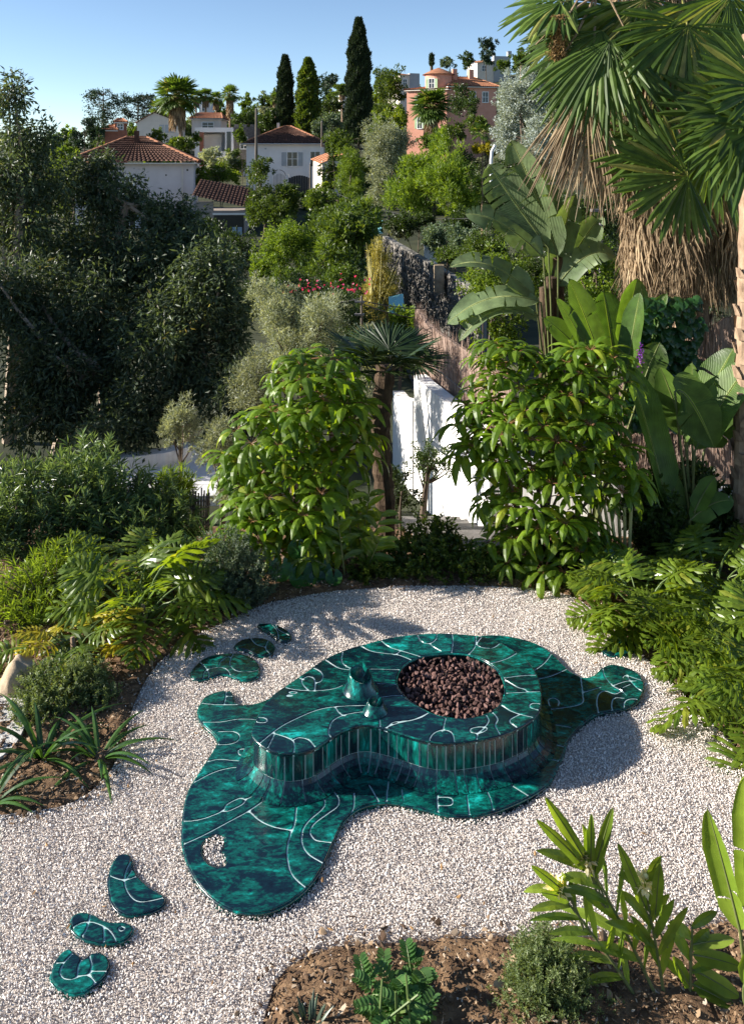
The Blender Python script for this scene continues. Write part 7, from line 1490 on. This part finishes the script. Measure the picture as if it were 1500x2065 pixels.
R_, w, h = house('low tiled outbuilding right of the white house', 650, 690, 345, 325, 88, 4, M_HC, 0.3)
mb = MB(); tiles(mb, (-0.3, -0.4, h-0.3), (w+0.2, -0.4, h+0.7), (w+0.2, 4, h+1.2), (-0.3, 4, h+0.2), 12, 5, 0.06); mb.build('roof', M_TILEO, R_, origin=(0, 0, 0)); window(R_, w*0.4, h-1.0, 0.5, 0.6, 0, False)
# iron gate and dark fence in front of the white house, white balustrade
p = at(562, 378, 90); R_ = thing('iron_gate', 'arched wrought iron gate between white posts below the white house', 'gate', tuple(p), local=True); M_IRON = plain('wrought_iron', (0.02, 0.02, 0.022), 0.5)
for x in (-0.85, 0.75): bxp(R_, 'post', M_HW, x, x+0.28, 0, 0.28, -0.4, 1.35)
for k in range(9):
    x = -0.5+k*0.14; bxp(R_, 'bar', M_IRON, x, x+0.035, 0.1, 0.135, -0.3, 1.1+0.35*math.sin((k+0.5)/9*PI))
mb = MB(); tube(mb, [(-0.72*math.cos(t), 0.12, 1.2+0.62*math.sin(t)) for t in np.linspace(0, PI, 17)], 0.03, 5); mb.build('arch', M_IRON, R_, origin=(0, 0, 0))
p = at(582, 384, 89); R_ = thing('metal_fence', 'dark sheet fence right of the arched iron gate', 'fence', tuple(p), local=True)
for k in range(9): bxp(R_, 'panel', M_IRON, k*0.25, k*0.25+0.24, 0, 0.03, -0.3, 1.25+0.30*math.sin((k+0.5)/9*PI))
p = at(466, 352, 88); R_ = thing('balustrade', 'short white balustrade left of the white house', 'balustrade', tuple(p), local=True); bxp(R_, 'rail', M_HW, -0.1, 1.9, -0.02, 0.16, 0.75, 0.9)
for k in range(9): mb = MB(); lathe(mb, [(0.05, -0.2), (0.07, 0.2), (0.04, 0.5), (0.06, 0.75)], (k*0.21+0.06, 0.07, 0), 8); mb.build('baluster', M_HW, R_, origin=(0, 0, 0))
# poles and cables
def pole(label, u, v0, v1, D, w, arms=0):
    b, t = at(u, v1, D), at(u, v0, D); r = w/2*D/F; root = thing('utility_pole', label, 'utility pole', (b.x, b.y, b.z-0.5)); mb = MB(); tube(mb, [(b.x, b.y, b.z-0.6), tuple(t)], [r*1.15, r*0.85], 9); mb.build('shaft', M_WOOD, root)
    for k in range(arms): mb = MB(); z = t.z-0.1-0.22*k; box(mb, t.x-0.12, t.x+0.05, t.y-0.03, t.y+0.03, z-0.015, z+0.015); mb.build('arm', M_STEEL, root)
    mb = MB(); lathe(mb, [(r*0.9, 0), (r*0.6, r*0.6), (0.003, r*0.8)], (t.x, t.y, t.z-0.01), 9); mb.build('cap', M_STEEL, root); return t
p1 = pole('tall wooden utility pole standing left of the white house', 517, 220, 330, 86, 5.5); p2 = pole('concrete pole right of the dark sheet fence', 626, 330, 385, 80, 4); p3 = pole('grey post with a short crossarm in front of the golden bamboo', 729, 597, 690, 15, 5, 2)
p4 = pole('short pole behind the white house roof', 649, 245, 285, 92, 4, 0)
M_CABLE = plain('black_cable', (0.015, 0.015, 0.015), 0.6)
def cable(label, a, b, sag, r):
    a = np.array(tuple(a)); b = np.array(tuple(b)); mb = MB(); tube(mb, [tuple(a*(1-t)+b*t-np.array([0, 0, sag*4*t*(1-t)])) for t in np.linspace(0, 1, 20)], r, 5); tag(mb.build('overhead_cable', M_CABLE, None, tuple(a)), label, 'cable')
cable('overhead cable sagging from the grey post towards the right', at(729, 606, 15), at(1010, 585, 19), 0.25, 0.009); cable('lower overhead cable running from the grey post across the road', at(729, 612, 15), at(960, 625, 22), 0.25, 0.009)
cable('overhead cable from the grey post up to the far left', at(729, 601, 15), at(560, 560, 24), 0.3, 0.009); cable('cable strung in front of the big pine', at(680, 390, 52), at(960, 440, 40), 0.5, 0.018)
p = at(990, 322, 30); R_ = thing('roof_vent', 'white bent metal vent pipe above the paddle leaves', 'vent', (p.x, p.y, p.z-0.6)); mb = MB(); tube(mb, [(p.x, p.y, p.z-0.8), (p.x, p.y, p.z), (p.x+0.03, p.y, p.z+0.3), (p.x+0.14, p.y, p.z+0.5)], 0.055, 9); mb.build('pipe', M_HW, R_); mb = MB(); lathe(mb, [(0.1, -0.1), (0.1, 0.0), (0.06, 0.04)], (p.x, p.y, p.z-0.25), 10); mb.build('collar', M_HW, R_)
p = at(1205, 425, 16); R_ = thing('metal_post', 'narrow grey post behind the straw palm fronds', 'post', (p.x, p.y, p.z-1)); mb = MB(); tube(mb, [(p.x+0.05, p.y, p.z-1.2), (p.x+0.05, p.y, p.z)], 0.03, 8); mb.build('shaft', M_STEEL, R_); mb = MB(); box(mb, p.x-0.12, p.x+0.06, p.y-0.05, p.y+0.1, p.z-0.02, p.z+0.03); mb.build('head', M_STEEL, R_)

# ---------------------------------------------------------------- undergrowth: single shrubs filling the slopes between the houses
KEEP = [(80, 400, 60, 455, 74), (385, 500, 215, 475, 130), (488, 668, 235, 385, 97), (270, 470, 180, 275, 150), (205, 260, 235, 300, 92), (800, 1000, 120, 240, 118), (950, 1040, 90, 150, 185), (770, 990, 455, 660, 53), (500, 540, 210, 340, 88)]
protos_ = []
for k, kd in enumerate(('mid', 'deep', 'bright', 'olive', 'lime', 'mid', 'deep')):
    rg = np.random.default_rng(900+k); mb = MB(); foliage(mb, bumpy((np.array([0, 0, 0.55]), np.array([1.0, 1.0, 0.75])), rg, 9, 0.5, 0.55), 1500, 0.19, 0.10, rg); protos_.append((mb.mesh('foliage', GREENS[kd]), kd))
LAND = [(575, 190, 'the slim first cypress'), (723, 165, 'the tallest cypress'), (580, 315, 'the white house'), (300, 350, 'the pale pinkish house'), (435, 285, 'the modern house'), (445, 450, 'the small garage'), (320, 250, 'the cream gabled house'), (210, 240, 'the araucaria'), (860, 200, 'the pink villa'), (985, 120, 'the hilltop house'), (865, 350, 'the big bright pine'), (1045, 220, 'the silver leaved tree'), (690, 470, 'the ivy mound'), (770, 560, 'the golden bamboo'), (860, 540, 'the stone retaining wall'), (1080, 420, 'the bird-of-paradise leaves'), (60, 300, 'the sparse gum tree'), (300, 560, 'the dark gum trees'), (600, 640, 'the sunny olive tree')]
rr = random.Random(77); cnt = 0
WHERE = [(70, 190, 'on the upper hillside'), (44, 70, 'on the lower slope below the houses'), (20, 44, 'down in the valley')]
COLN = {'mid': 'mid green', 'deep': 'dark green', 'bright': 'fresh green', 'olive': 'grey green', 'lime': 'yellow green'}
for a_, b_, wh in WHERE:
    for t_ in range(1500):
        if t_ > (420 if a_ == 70 else 260): break
        D = math.exp(rr.uniform(math.log(a_), math.log(b_))); u = rr.uniform(-40, 1240); x = (u-UC)/F*D; z = gz(x, D); s = D*rr.uniform(14, 30)/F*(1.0 if a_ >= 44 else 1.3); v1 = VH+(H-z)*F/D; v0 = v1-1.35*s*F/D; hw = s*F/D
        if any(u+hw > k0 and u-hw < k1 and v1 > k2 and v0 < k3 and D < k4 for k0, k1, k2, k3, k4 in KEEP): continue
        me, kd = protos_[rr.randrange(7)]; cnt += 1
        if cnt > 290: break
        o = link('shrub', me, None, (x, D, z-0.1*s)); o.scale = (s, s, s*rr.uniform(0.8, 1.3)); o.rotation_euler = (0, 0, rr.uniform(0, 6.28)); um, vm = u, (v0+v1)/2; nm = min(LAND, key=lambda q: abs(q[0]-um)+abs(q[1]-vm)); du, dv = um-nm[0], vm-nm[1]
        pos = ('right of ' if du > 0 else 'left of ') if abs(du) > abs(dv) else ('below ' if dv > 0 else 'above '); tag(o, 'small rounded '+COLN[kd]+' shrub '+pos+nm[2], 'shrub', COLN[kd]+' shrubs '+wh)
